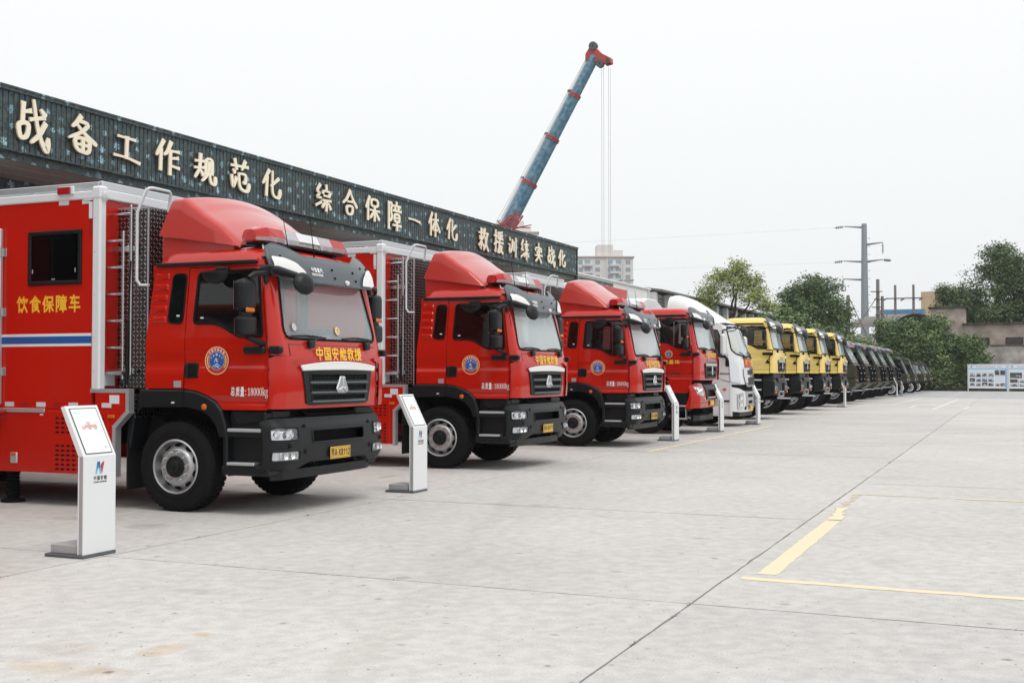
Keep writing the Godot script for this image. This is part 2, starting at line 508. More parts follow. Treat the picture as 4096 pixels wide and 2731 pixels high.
# outline of one stroke, with mitred corners and a swelling width
func stroke(p: PackedVector2Array, w: float, brush: bool) -> Array:
	var closed = p.size() > 3 and p[0].distance_to(p[-1]) < 0.01
	if closed:
		p = p.slice(0, p.size() - 1)
	var k = p.size()
	var L := PackedVector2Array()
	var R := PackedVector2Array()
	for i in k:
		var a = p[(i - 1 + k) % k] if (closed or i > 0) else p[i]
		var c = p[(i + 1) % k] if (closed or i < k - 1) else p[i]
		var d1 = (p[i] - a).normalized() if a != p[i] else (c - p[i]).normalized()
		var d2 = (c - p[i]).normalized() if c != p[i] else d1
		var n1 = Vector2(-d1.y, d1.x)
		var n2 = Vector2(-d2.y, d2.x)
		var m = n1 + n2
		m = n1 if m.length() < 0.2 else m.normalized()
		var h = w * 0.5
		if brush:
			var dd = (d1 + d2).normalized()
			h *= 0.80 + 0.34 * abs(dd.y)
			if not closed and k > 1:
				var t = float(i) / (k - 1)
				var D = (p[k - 1] - p[0]).normalized()
				if D.x < -0.2 and D.y < -0.2:
					h *= lut([[0, 1.15], [0.3, 1.05], [0.8, 0.85], [1, 0.4]], t)
				elif D.x > 0.3 and D.y < -0.3:
					h *= lut([[0, 0.65], [0.5, 0.95], [0.85, 1.3], [1, 0.7]], t)
				elif abs(D.x) > 0.7:
					h *= lut([[0, 1.0], [0.4, 0.8], [0.85, 1.05], [1, 1.25]], t)
				else:
					h *= lut([[0, 1.15], [0.3, 0.95], [0.8, 0.95], [1, 1.0]], t)
		var off = m * h / max(0.5, m.dot(n1))
		var e = Vector2.ZERO
		if not closed and i == 0:
			e = -d2 * h * 0.7
		if not closed and i == k - 1:
			e = d1 * h * 0.7
		L.append(p[i] + off + e)
		R.append(p[i] - off + e)
	return [L, R, closed]


# corner cutting: a bent line becomes a flowing one
func curved(p: PackedVector2Array) -> PackedVector2Array:
	var closed = p.size() > 3 and p[0].distance_to(p[-1]) < 0.01
	for n in 2:
		var q := PackedVector2Array()
		if not closed:
			q.append(p[0])
		for i in p.size() - 1:
			q.append(p[i].lerp(p[i + 1], 0.22))
			q.append(p[i].lerp(p[i + 1], 0.78))
		if closed:
			q.append(q[0])
		else:
			q.append(p[-1])
		p = q
	return p


# one character: bottom left corner, size, in a plane; depth > 0 gives it thickness
func glyph(b: B, ch: String, o: Vector3, ux: Vector3, uy: Vector3, sx: float, sy: float, w: float, depth := 0.0, brush := false):
	var nn = ux.cross(uy).normalized()
	var lift = 0.0
	for s in GLYPH[ch]:
		var pts = V2(s)
		if brush:
			pts = curved(pts)
		var st = stroke(pts, w, brush)
		var L = st[0]
		var R = st[1]
		var k = L.size()
		var P = func(q, t): return o + ux * (q.x * sx / 10.0) + uy * (q.y * sy / 10.0) + nn * t
		var top = depth + lift
		for i in (k if st[2] else k - 1):
			var j = (i + 1) % k
			b.quadd(P.call(L[i], top), P.call(L[j], top), P.call(R[j], top), P.call(R[i], top), nn)
			if depth > 0.0:
				b.quadd(P.call(L[i], 0), P.call(L[j], 0), P.call(L[j], top), P.call(L[i], top), P.call(L[i], 0) - P.call(R[i], 0))
				b.quadd(P.call(R[i], 0), P.call(R[j], 0), P.call(R[j], top), P.call(R[i], top), P.call(R[i], 0) - P.call(L[i], 0))
		if depth > 0.0 and not st[2]:
			b.quadd(P.call(L[0], 0), P.call(R[0], 0), P.call(R[0], top), P.call(L[0], top), P.call(L[0], 0) - P.call(L[1], 0))
			b.quadd(P.call(L[k - 1], 0), P.call(R[k - 1], 0), P.call(R[k - 1], top), P.call(L[k - 1], top), P.call(L[k - 1], 0) - P.call(L[k - 2], 0))
		lift += 0.0016 if depth > 0.0 else 0.0003


func words(b: B, text: String, o: Vector3, ux: Vector3, uy: Vector3, cw: float, ch: float, pitch: float, w := 1.1):
	for i in text.length():
		glyph(b, text[i], o + ux * pitch * i, ux, uy, cw, ch, w)


# Latin letters and digits, stretched to a width and a height
func latin(parent, called: String, text: String, m: Material, o: Vector3, basis: Basis, width: float, height: float, serif := false, bold := false, depth := 0.002):
	var t := TextMesh.new()
	var f := SystemFont.new()
	f.font_names = PackedStringArray(["Droid Serif" if serif else "Droid Sans"])
	f.font_weight = 700 if bold else 400
	t.font = f
	t.text = text
	t.font_size = 64
	t.pixel_size = 0.01
	t.depth = 0.02
	var bb = t.get_aabb()
	var mi = put(called, t, m, parent)
	var sx = width / bb.size.x
	var sy = height / bb.size.y
	mi.transform = Transform3D(Basis(basis.x * sx, basis.y * sy, basis.z * (depth / 0.02)), o)
	mi.position = o - mi.transform.basis * bb.get_center() + basis.x * width / 2 + basis.y * height / 2
	return mi


# ---------------------------------------------------------------- materials
func noise(freq: float, sd: int, oct := 4, type := FastNoiseLite.TYPE_SIMPLEX_SMOOTH) -> FastNoiseLite:
	var f := FastNoiseLite.new()
	f.seed = sd
	f.frequency = freq
	f.noise_type = type
	f.fractal_octaves = oct
	return f


func grey_image(f: FastNoiseLite, w: int, h: int) -> PackedByteArray:
	var im = f.get_seamless_image(w, h)
	im.convert(Image.FORMAT_L8)
	return im.get_data()


# mottled colour texture between two colours, with grain
func mottle(w: int, a: Color, c: Color, freq: float, sd: int, grain := 0.04) -> ImageTexture:
	var n1 = grey_image(noise(freq, sd, 5), w, w)
	var r := RandomNumberGenerator.new()
	r.seed = sd
	var d := PackedByteArray()
	d.resize(w * w * 3)
	for i in w * w:
		var t = clampf((n1[i] / 255.0 - 0.5) * 1.5 + 0.5, 0, 1)
		var g = 1.0 + (r.randf() - 0.5) * 2.0 * grain
		d[i * 3] = int(clampf(lerpf(a.r, c.r, t) * g, 0, 1) * 255)
		d[i * 3 + 1] = int(clampf(lerpf(a.g, c.g, t) * g, 0, 1) * 255)
		d[i * 3 + 2] = int(clampf(lerpf(a.b, c.b, t) * g, 0, 1) * 255)
	return ImageTexture.create_from_image(Image.create_from_data(w, w, false, Image.FORMAT_RGB8, d))


func triplanar(m: StandardMaterial3D, metres: float, world := true):
	m.uv1_triplanar = true
	m.uv1_world_triplanar = world
	m.uv1_scale = Vector3.ONE / metres


# camouflage print on the cladding: dark greens and blues with pale blue leaf marks
func camo_texture() -> ImageTexture:
	var w = 512
	var n1 = grey_image(noise(0.03, 5, 3), w, w)
	var n2 = grey_image(noise(0.06, 11, 3), w, w)
	var im := Image.create(w, w, false, Image.FORMAT_RGB8)
	for y in w:
		for x in w:
			var i = y * w + x
			var c = Color(0.245, 0.305, 0.297)
			if n1[i] > 140:
				c = Color(0.215, 0.27, 0.30)
			if n2[i] > 168:
				c = Color(0.128, 0.165, 0.208)
			if n2[i] < 62:
				c = Color(0.285, 0.335, 0.305)
			im.set_pixel(x, y, c)
	var r := RandomNumberGenerator.new()
	r.seed = 77
	for gy in 9:
		for gx in 9:
			var cx = (gx + 0.5 + r.randf_range(-0.3, 0.3)) * w / 9.0
			var cy = (gy + 0.5 + r.randf_range(-0.3, 0.3)) * w / 9.0
			var big = r.randf() < 0.35
			var c = Color(0.60, 0.75, 0.81) if r.randf() < 0.6 else Color(0.47, 0.61, 0.67)
			for k in (60 if big else 24):
				var a = r.randf() * TAU
				var d = pow(r.randf(), 0.8) * (12.0 if big else 7.0)
				var len = r.randi_range(3, 9)
				for s in len:
					var px = int(cx + cos(a) * d + s * cos(a + 0.6) * 0.9)
					var py = int(cy + sin(a) * d * 0.8 + s * sin(a + 0.6) * 0.9)
					im.set_pixel(posmod(px, w), posmod(py, w), c)
					im.set_pixel(posmod(px + 1, w), posmod(py, w), c)
	return ImageTexture.create_from_image(im)


# raised tread marks of chequer plate (height)
func tread_texture() -> ImageTexture:
	var w = 128
	var im := Image.create(w, w, false, Image.FORMAT_L8)
	im.fill(Color(0.2, 0.2, 0.2))
	for gy in 4:
		for gx in 4:
			var c = Vector2((gx + 0.5) * 32, (gy + 0.5) * 32)
			var up = (gx + gy) % 2 == 0
			var d = Vector2(1, 1).normalized() if up else Vector2(1, -1).normalized()
			var nn = Vector2(-d.y, d.x)
			for y in range(-20, 21):
				for x in range(-20, 21):
					var p = Vector2(x, y)
					var e = pow(p.dot(d) / 14.0, 2) + pow(p.dot(nn) / 4.0, 2)
					if e < 1.0:
						im.set_pixel(posmod(int(c.x) + x, w), posmod(int(c.y) + y, w), Color.WHITE * (0.2 + 0.8 * sqrt(1.0 - e)))
	return ImageTexture.create_from_image(im)


# sky glints painted into the colour: raised marks bright, field between them dull
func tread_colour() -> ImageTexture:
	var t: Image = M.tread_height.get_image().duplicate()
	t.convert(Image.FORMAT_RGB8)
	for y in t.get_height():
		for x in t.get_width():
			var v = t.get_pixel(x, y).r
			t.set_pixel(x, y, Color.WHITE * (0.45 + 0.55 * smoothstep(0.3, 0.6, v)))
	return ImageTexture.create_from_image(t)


func concrete(called: String, tone: Color) -> StandardMaterial3D:
	var m = mat(called, tone, 0.9)
	m.metallic_specular = 0.35
	m.albedo_texture = M.concrete_grain
	triplanar(m, 2.3)
	m.detail_enabled = true
	m.detail_blend_mode = BaseMaterial3D.BLEND_MODE_MUL
	m.detail_uv_layer = BaseMaterial3D.DETAIL_UV_2
	m.detail_albedo = M.yard_stains
	return m


# fine grain of the concrete: broom marks, pits and specks
func concrete_grain() -> ImageTexture:
	var w = 1024
	var a = grey_image(noise(0.012, 21, 5), w, w)
	var c = grey_image(noise(0.11, 22, 3), w, w)
	var r := RandomNumberGenerator.new()
	r.seed = 9
	var d := PackedByteArray()
	d.resize(w * w * 3)
	for i in w * w:
		var t = (a[i] / 255.0 - 0.5) * 0.10 + (c[i] / 255.0 - 0.5) * 0.09 + (r.randf() - 0.5) * 0.11
		var g = 0.93 + t
		d[i * 3] = int(clampf(g, 0, 1) * 255)
		d[i * 3 + 1] = int(clampf(g * 0.992, 0, 1) * 255)
		d[i * 3 + 2] = int(clampf(g * 0.985, 0, 1) * 255)
	for k in 130:
		var x = r.randi() % w
		var y = r.randi() % w
		var s = r.randf_range(0.35, 0.8)
		var rad = r.randi_range(1, 3)
		for dy in range(-rad, rad + 1):
			for dx in range(-rad, rad + 1):
				if dx * dx + dy * dy <= rad * rad:
					var i = (posmod(y + dy, w) * w + posmod(x + dx, w)) * 3
					for q in 3:
						d[i + q] = int(d[i + q] * s)
	return ImageTexture.create_from_image(Image.create_from_data(w, w, false, Image.FORMAT_RGB8, d))


const YX0 := -16.0
const YX1 := 8.0
const YZ0 := -52.0
const YZ1 := -2.0


# one map of the yard: stains, leaf and rust marks, tyre tracks, dust
func yard_stains() -> ImageTexture:
	var w = 1024
	var h = 2048
	var big = grey_image(noise(0.006, 31, 5), w, h)
	var mid = grey_image(noise(0.03, 32, 4), w, h)
	var d := PackedFloat32Array()
	d.resize(w * h)
	var warm := PackedFloat32Array()
	warm.resize(w * h)
	for i in w * h:
		d[i] = 0.965 + (big[i] / 255.0 - 0.5) * 0.06 + (mid[i] / 255.0 - 0.5) * 0.03
		warm[i] = 0.0
	var kx = w / (YX1 - YX0)
	var kz = h / (YZ1 - YZ0)
	var r := RandomNumberGenerator.new()
	r.seed = 404
	var stamp = func(x: float, z: float, rx: float, rz: float, dark: float, rust: float):
		var px = (x - YX0) * kx
		var pz = (z - YZ0) * kz
		var ax = rx * kx
		var az = rz * kz
		for iz in range(int(max(0, pz - az)), int(min(h, pz + az + 1))):
			for ix in range(int(max(0, px - ax)), int(min(w, px + ax + 1))):
				var e = pow((ix - px) / max(ax, 0.6), 2) + pow((iz - pz) / max(az, 0.6), 2)
				if e < 1.0:
					var i = iz * w + ix
					var n = mid[i] / 255.0
					var s = clampf((1.0 - e) * 1.6, 0, 1) * clampf((n - 0.25) * 2.2, 0.15, 1)
					d[i] *= 1.0 - dark * s
					warm[i] += rust * s
	# tyre tracks: brownish dust trails and dark rubber arcs
	for t in [[[-3.2, -5.2, -3.68, -6.84, -4.23, -8.49, -4.88, -10.59, -6.01, -14.61], 0.24, 0.045, 0.05], [[-2.95, -5.0, -3.5, -6.9, -4.0, -8.5, -4.6, -10.6, -5.6, -14.6], 0.10, 0.035, 0.03], [[-6.4, -27.0, -4.48, -27.3, -2.38, -31.0, 0.19, -35.5, 3.0, -41.0], 0.09, 0.16, 0.0], [[-6.0, -24.6, -2.84, -26.4, -1.31, -28.2, 0.15, -30.0, 4.0, -35.0], 0.08, 0.12, 0.0], [[-5.0, -29.8, -2.6, -33.5, 0.2, -38.0, 3.0, -43.0], 0.09, 0.10, 0.0], [[-4.8, -14.5, -4.0, -18.0, -3.6, -24.0], 0.2, 0.03, 0.0]]:
		var p = V2(t[0])
		for i in p.size() - 1:
			var len = p[i].distance_to(p[i + 1])
			var k = int(len / 0.05)
			for j in k:
				var q = p[i].lerp(p[i + 1], float(j) / k)
				stamp.call(q.x + r.randf_range(-0.03, 0.03), q.y, t[1] * r.randf_range(0.5, 1.0), 0.06, t[2] * 0.5, t[3] * 0.12)
	# rusty patches and oil marks
	for q in [[-4.67, -4.85, 0.35, 0.13, 0.03, 0.20], [-4.42, -4.9, 0.25, 0.09, 0.03, 0.16], [-4.48, -5.81, 0.07, 0.06, 0.05, 0.35], [-4.58, -6.37, 0.07, 0.05, 0.06, 0.25], [-4.43, -5.4, 0.12, 0.2, 0.02, 0.14], [-5.0, -5.2, 0.3, 0.2, 0.05, 0.05], [-4.3, -8.0, 0.06, 0.08, 0.25, 0.0], [-1.3, -5.4, 0.05, 0.05, 0.3, 0.0], [-3.1, -8.8, 0.12, 0.05, 0.10, 0], [-2.9, -8.9, 0.07, 0.05, 0.12, 0], [-2.75, -11.0, 0.10, 0.08, 0.12, 0], [-1.1, -8.4, 0.1, 0.06, 0.1, 0]]:
		stamp.call(q[0], q[1], q[2], q[3], q[4], q[5])
	for k in 620:
		var x = r.randf_range(-9, 4)
		var z = -4.0 - pow(r.randf(), 1.6) * 40.0
		var s = r.randf_range(0.008, 0.03)
		stamp.call(x, z, s * r.randf_range(0.7, 1.6), s, r.randf_range(0.15, 0.55), 0.0 if r.randf() < 0.85 else 0.2)
	for k in 50:
		stamp.call(r.randf_range(-9, 4), r.randf_range(-45, -4), r.randf_range(0.15, 0.7), r.randf_range(0.1, 0.5), r.randf_range(0.02, 0.06), r.randf_range(0, 0.03))
	# ground under the parked row is greyer and marked by drips
	for k in 260:
		stamp.call(r.randf_range(-15, -8.0), r.randf_range(-34, -9), r.randf_range(0.1, 0.5), r.randf_range(0.1, 0.5), r.randf_range(0.03, 0.12), 0.02)
	var out := PackedByteArray()
	out.resize(w * h * 3)
	for i in w * h:
		var g = d[i]
		var ru = clampf(warm[i], 0, 0.6)
		out[i * 3] = int(clampf(g * (1.0 + ru * 0.05), 0, 1) * 255)
		out[i * 3 + 1] = int(clampf(g * (1.0 - ru * 0.28), 0, 1) * 255)
		out[i * 3 + 2] = int(clampf(g * (1.0 - ru * 0.7), 0, 1) * 255)
	return ImageTexture.create_from_image(Image.create_from_data(w, h, false, Image.FORMAT_RGB8, out))


func materials():
	paint("red", lin(0.47, 0.012, 0.004))
	var rf = paint("red_fairing", lin(0.47, 0.018, 0.010), 1.0, 0.14)
	rf.rim_enabled = true
	rf.rim = 1.0
	rf.rim_tint = 0.0
	paint("box_red", lin(0.50, 0.012, 0.004), 0.7, 0.12)
	paint("yellow", lin(0.86, 0.64, 0.20), 0.6, 0.15)
	paint("white", lin(0.72, 0.73, 0.74), 0.9, 0.08)
	paint("green", lin(0.050, 0.052, 0.036), 0.3, 0.3)
	mat("orange", lin(0.60, 0.10, 0.012), 0.4)
	mat("plastic", lin(0.0075, 0.009, 0.0105), 0.42)
	mat("visor", lin(0.095, 0.112, 0.125), 0.3)
	mat("rubber", lin(0.009, 0.009, 0.0095), 0.75)
	mat("dark", lin(0.008, 0.008, 0.009), 0.8)
	mat("interior", lin(0.05, 0.055, 0.06), 0.8)
	mat("seat", lin(0.03, 0.032, 0.036), 0.85)
	mat("chrome", lin(0.75, 0.76, 0.78), 0.12, 1.0)
	mat("steel", lin(0.55, 0.56, 0.57), 0.3, 1.0)
	mat("alu", lin(0.62, 0.64, 0.66), 0.42, 0.75)
	mat("alu_white", lin(0.70, 0.72, 0.74), 0.45)
	mat("silver", lin(0.5, 0.51, 0.52), 0.38, 0.85)
	mat("white_print", lin(0.78, 0.78, 0.77), 0.5)
	mat("yellow_print", lin(0.86, 0.50, 0.03), 0.5)
	mat("gold_print", lin(0.75, 0.58, 0.28), 0.5)
	mat("blue_print", lin(0.006, 0.10, 0.36), 0.45)
	mat("black_print", lin(0.015, 0.015, 0.016), 0.5)
	mat("red_print", lin(0.50, 0.03, 0.02), 0.45)
	mat("tape_red", lin(0.36, 0.008, 0.006), 0.3)
	mat("tape_white", lin(0.62, 0.64, 0.67), 0.3)
	mat("plate_yellow", lin(0.72, 0.44, 0.05), 0.45)
	mat("amber", lin(0.55, 0.13, 0.012), 0.2)
	mat("kiosk_white", lin(0.74, 0.76, 0.77), 0.35)
	mat("kiosk_grey", lin(0.09, 0.10, 0.11), 0.5)
	mat("kiosk_edge", lin(0.36, 0.36, 0.37), 0.4)
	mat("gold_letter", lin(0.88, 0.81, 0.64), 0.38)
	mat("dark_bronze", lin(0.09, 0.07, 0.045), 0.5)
	mat("soffit", lin(0.27, 0.26, 0.245), 0.7)
	mat("crane_red", lin(0.45, 0.06, 0.05), 0.5)
	mat("wire", lin(0.10, 0.10, 0.11), 0.6)
	mat("insulator", lin(0.25, 0.26, 0.28), 0.4)
	mat("steel_pole", lin(0.30, 0.34, 0.37), 0.55, 0.2)
	mat("concrete_pole", lin(0.24, 0.22, 0.20), 0.9)
	mat("bark", lin(0.055, 0.042, 0.032), 0.95)
	mat("tower_wall", lin(0.76, 0.73, 0.71), 0.85)  # distance haze is mixed into this wall colour
	mat("tower_brown", lin(0.46, 0.38, 0.36), 0.85)
	mat("tower_white", lin(0.68, 0.68, 0.68), 0.8)
	mat("tower_glass", lin(0.30, 0.36, 0.42), 0.2)  # glass paled in the colour to stand for distance haze
	mat("rope", lin(0.45, 0.45, 0.46), 0.6)
	mat("warehouse", lin(0.80, 0.81, 0.81), 0.8)
	mat("old_roof", lin(0.19, 0.18, 0.17), 0.9)
	mat("cream", lin(0.60, 0.45, 0.27), 0.8)
	mat("blue_roof", lin(0.08, 0.25, 0.45), 0.6)  # blue lightened so that the colour itself carries the haze
	mat("old_pane", lin(0.03, 0.034, 0.038), 0.2)
	mat("brown_frame", lin(0.06, 0.03, 0.022), 0.6)
	mat("soil", lin(0.035, 0.032, 0.028), 1.0)
	mat("line_yellow", lin(0.70, 0.60, 0.42), 0.8)
	mat("line_white", lin(0.66, 0.66, 0.65), 0.8)
	glass("windshield", Color(0.80, 0.86, 0.88), 0.33)  # pale tint paints in the veil of reflected sky
	glass("painted_sky_windshield", Color(0.84, 0.90, 0.92), 0.86)  # near-white, near-opaque colour stands for the sky reflected in the pane
	glass("pale_windshield", Color(0.80, 0.85, 0.86), 0.62)  # denser pale tint, less see-through
	glass("side_glass", Color(0.03, 0.035, 0.035), 0.55)
	glass("dark_glass", Color(0.012, 0.013, 0.014), 0.93)
	glass("lens", Color(0.9, 0.93, 0.95), 0.12)
	glass("red_lens", Color(0.78, 0.06, 0.05), 0.66)
	glass("clear_lens", Color(0.85, 0.86, 0.88), 0.45)
	# chequer plate
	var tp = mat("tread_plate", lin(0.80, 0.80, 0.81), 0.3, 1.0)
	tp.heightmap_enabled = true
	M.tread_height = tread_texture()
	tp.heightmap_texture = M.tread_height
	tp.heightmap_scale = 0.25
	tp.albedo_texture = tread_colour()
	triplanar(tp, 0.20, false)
	# cladding
	var cm = mat("camo", Color.WHITE, 0.5)
	cm.albedo_texture = camo_texture()
	triplanar(cm, 2.6)
	# concrete
	M.concrete_grain = concrete_grain()
	M.yard_stains = yard_stains()
	concrete("concrete_a", lin(0.62, 0.614, 0.606))
	concrete("concrete_b", lin(0.60, 0.594, 0.588))
	concrete("concrete_c", lin(0.64, 0.633, 0.623))
	# walls
	var ow = mat("old_wall", Color.WHITE, 0.9)
	ow.albedo_texture = mottle(512, Color(0.62, 0.565, 0.53), Color(0.74, 0.685, 0.65), 0.012, 51, 0.05)
	triplanar(ow, 9.0)
	var rw = mat("retaining_wall", Color.WHITE, 0.9)
	rw.albedo_texture = mottle(512, Color(0.58, 0.55, 0.535), Color(0.78, 0.755, 0.74), 0.01, 52, 0.06)
	triplanar(rw, 8.0)
	var kb = mat("mossy_stone", Color.WHITE, 0.95)
	kb.albedo_texture = mottle(256, Color(0.20, 0.18, 0.15), Color(0.42, 0.38, 0.33), 0.04, 53, 0.10)
	triplanar(kb, 2.5)
	var gr = mat("granite", Color.WHITE, 0.6)
	gr.albedo_texture = mottle(256, Color(0.55, 0.55, 0.56), Color(0.74, 0.74, 0.74), 0.2, 54, 0.22)
	triplanar(gr, 0.35)
	var bm = mat("boom_blue", Color.WHITE, 0.45)
	bm.albedo_texture = mottle(256, Color(0.16, 0.38, 0.52), Color(0.50, 0.60, 0.63), 0.035, 55, 0.03)
	triplanar(bm, 5.0, false)
	mat("boom_pale", lin(0.62, 0.66, 0.68), 0.5)
	var ap = mat("asphalt_lane", Color.WHITE, 0.9)
	ap.albedo_texture = mottle(256, Color(0.60, 0.60, 0.61), Color(0.68, 0.68, 0.69), 0.02, 56, 0.06)
	triplanar(ap, 6.0)
	var ml = mat("leaf", Color.WHITE, 0.6)
	ml.vertex_color_use_as_albedo = true
	ml.backlight_enabled = true
	ml.backlight = Color(0.10, 0.14, 0.05)
	mat("mud_flap", lin(0.014, 0.014, 0.015), 0.6)
	M.dark_glass.metallic_specular = 0.25
	for q in ["rubber", "dark", "mud_flap", "seat", "interior"]:
		M[q].metallic_specular = 0.25
	for q in ["plastic", "visor"]:
		M[q].metallic_specular = 0.38
	for q in ["red", "box_red", "red_fairing", "yellow", "green", "white"]:
		M[q].metallic_specular = 0.1


# ---------------------------------------------------------------- camera, sky, sun
func camera_and_light():
	var cam := Camera3D.new()
	cam.name = "camera"
	cam.fov = 2.0 * rad_to_deg(atan(682.0 / 2.0 / 1185.0))
	cam.near = 0.1
	cam.far = 3000.0
	cam.position = Vector3(0, 1.55, 0)
	cam.rotation = Vector3(deg_to_rad(1.5287), deg_to_rad(23.0335), 0)
	add_child(cam)
	cam.current = true
	var we := WorldEnvironment.new()
	we.name = "environment"
	var e := Environment.new()
	e.background_mode = Environment.BG_SKY
	var sky := Sky.new()
	var sm := ProceduralSkyMaterial.new()
	sm.sky_top_color = lin(1.0, 1.0, 1.0)
	sm.sky_horizon_color = lin(0.520, 0.534, 0.540)
	sm.sky_curve = 2.4
	sm.sky_energy_multiplier = 1.0
	sm.ground_bottom_color = lin(0.35, 0.34, 0.33)
	sm.ground_horizon_color = lin(0.55, 0.56, 0.56)
	sm.sun_angle_max = 0.0
	sky.sky_material = sm
	e.sky = sky
	e.background_energy_multiplier = 1.62
	e.tonemap_mode = Environment.TONE_MAPPER_LINEAR
	e.tonemap_exposure = 1.10
	e.sdfgi_enabled = true
	e.ssao_enabled = true
	e.ssil_enabled = true
	e.fog_enabled = true
	e.fog_density = 0.00028
	e.fog_light_color = lin(0.86, 0.89, 0.91)
	we.environment = e
	add_child(we)
	var sun := DirectionalLight3D.new()
	sun.name = "sun"
	sun.light_energy = 0.4
	sun.light_color = Color(1.0, 0.975, 0.94)
	sun.light_angular_distance = 25.0
	sun.shadow_enabled = true
	sun.sky_mode = DirectionalLight3D.SKY_MODE_LIGHT_ONLY
	sun.rotation = Vector3(deg_to_rad(-62), deg_to_rad(60), 0)
	add_child(sun)


# ---------------------------------------------------------------- the yard
func wobble(a: Vector2, c: Vector2, amp: float) -> Array:
	var out = []
	var k = max(2, int(a.distance_to(c) / 0.22))
	var nn = (c - a).normalized().orthogonal()
	for i in k:
		var j = rng.randf_range(-amp, amp)
		if rng.randf() < 0.05:
			j -= amp * 2.0 * rng.randf()
		out.append(a.lerp(c, float(i) / k) + (nn * j if i > 0 else Vector2.ZERO))
	return out


func yard():
	var g := B.new()
	g.quadd(Vector3(-700, -0.035, 300), Vector3(700, -0.035, 300), Vector3(700, -0.035, -900), Vector3(-700, -0.035, -900), Vector3.UP)
	tag(put("ground", g, M.soil), "", "", "", "structure")
	var root := Node3D.new()
	root.name = "concrete_yard"
	add_child(root)
	tag(root, "", "", "", "structure")
	var xs = [-32.0, -27.5, -22.4, -17.3, -12.2, -7.12, -2.03, 3.05, 8.1, 13.2, 18.3, 23.4, 28.5]
	var zs = [8.0, 2.2, -2.8, -7.85, -12.8, -17.3, -22.4, -27.5, -32.5, -37.6, -42.7, -47.7, -52.8, -57.9, -63.0, -68.0, -73.0, -78.0, -84.0, -90.0, -96.0, -102.0, -109.5]
	var gap = 0.009
	var tones = [M.concrete_a, M.concrete_b, M.concrete_a, M.concrete_c]
	for i in xs.size() - 1:
		for j in zs.size() - 1:
			var x0 = xs[i] + gap
			var x1 = xs[i + 1] - gap
			var z0 = zs[j + 1] + gap
			var z1 = zs[j] - gap
			# joints run a little askew
			var k0 = func(x): return (x + 2.0) * 0.016
			var p = [Vector2(x0, z0 + k0.call(x0)), Vector2(x1, z0 + k0.call(x1)), Vector2(x1, z1 + k0.call(x1)), Vector2(x0, z1 + k0.call(x0))]
			var poly := PackedVector2Array()
			var near = z1 > -45 and x1 > -13 and x0 < 6
			for q in 4:
				if near:
					poly.append_array(PackedVector2Array(wobble(p[q], p[(q + 1) % 4], 0.005)))
				else:
					poly.append(p[q])
			var b := B.new()
			var y = rng.randf_range(-0.0015, 0.0015)
			b.prism(poly, "y", -0.03, y)
			for v in b.v:
				b.uv2.append(Vector2((v.x - YX0) / (YX1 - YX0), (v.z - YZ0) / (YZ1 - YZ0)))
			put("slab", b, tones[rng.randi() % 4], root)
	# paint
	var line = func(called, pts, m, y := 0.0045):
		var b := B.new()
		b.prism(pts, "y", y - 0.0015, y)
		for v in b.v:
			b.uv2.append(Vector2((v.x - YX0) / (YX1 - YX0), (v.z - YZ0) / (YZ1 - YZ0)))
		put(called, b, m, root)
	var worn = func(a: Vector2, c: Vector2, w: float, amp: float) -> PackedVector2Array:
		var nn = (c - a).normalized().orthogonal() * w * 0.5
		var k = max(2, int(a.distance_to(c) / 0.12))
		var L := PackedVector2Array()
		var R := PackedVector2Array()
		for i in k + 1:
			var q = a.lerp(c, float(i) / k)
			L.append(q + nn * (1.0 + rng.randf_range(-amp, amp * 0.4)))
			R.append(q - nn * (1.0 + rng.randf_range(-amp, amp * 0.4)))
		R.reverse()
		L.append_array(R)
		return L
	line.call("painted_line", worn.call(Vector2(-1.93, -8.97), Vector2(5.0, -8.72), 0.13, 0.3), M.line_yellow)
	line.call("painted_line", worn.call(Vector2(-1.78, -9.2), Vector2(-1.78, -12.78), 0.16, 0.14), M.line_yellow)
	line.call("painted_line", worn.call(Vector2(-1.80, -12.9), Vector2(-1.84, -14.1), 0.15, 0.75), M.line_yellow)
	for q in 9:
		var z = -14.2 - q * 0.17
		line.call("painted_line", worn.call(Vector2(-1.93 + rng.randf() * 0.08, z), Vector2(-1.80 - rng.randf() * 0.06, z - 0.06), 0.07, 0.8), M.line_yellow)
	line.call("painted_line", worn.call(Vector2(-1.93, -15.72), Vector2(-0.9, -15.68), 0.07, 0.8), M.line_yellow)
	line.call("painted_line", worn.call(Vector2(-0.7, -15.66), Vector2(5.0, -15.4), 0.11, 0.5), M.line_yellow)
	line.call("painted_line", worn.call(Vector2(-6.70, -22.6), Vector2(-6.64, -35.5), 0.13, 0.6), M.line_yellow)
	line.call("painted_line", worn.call(Vector2(-6.6, -23.0), Vector2(-2.2, -22.7), 0.04, 0.9), M.line_yellow)
	for q in [[-4.43, -55.8, -4.4, -59.4], [-3.29, -53.7, -3.14, -75.0], [-2.1, -54.2, -2.0, -58.2], [-6.9, -55.0, -6.6, -63.0], [-5.6, -61.0, -5.4, -78.0]]:
		line.call("painted_line", worn.call(Vector2(q[0], q[1]), Vector2(q[2], q[3]), 0.12, 0.3), M.line_white)
	# lane of darker surfacing at the far end
	var lane := B.new()
	lane.prism(V2([-40, -109.0, -40, -98.5, 1.5, -77.5, 30, -64, 30, -90, 4, -100, -4.5, -108.6]), "y", 0.001, 0.006)
	tag(put("lane", lane, M.asphalt_lane), "", "", "", "structure")
	# weeds in the joints
	var wd := B.new()
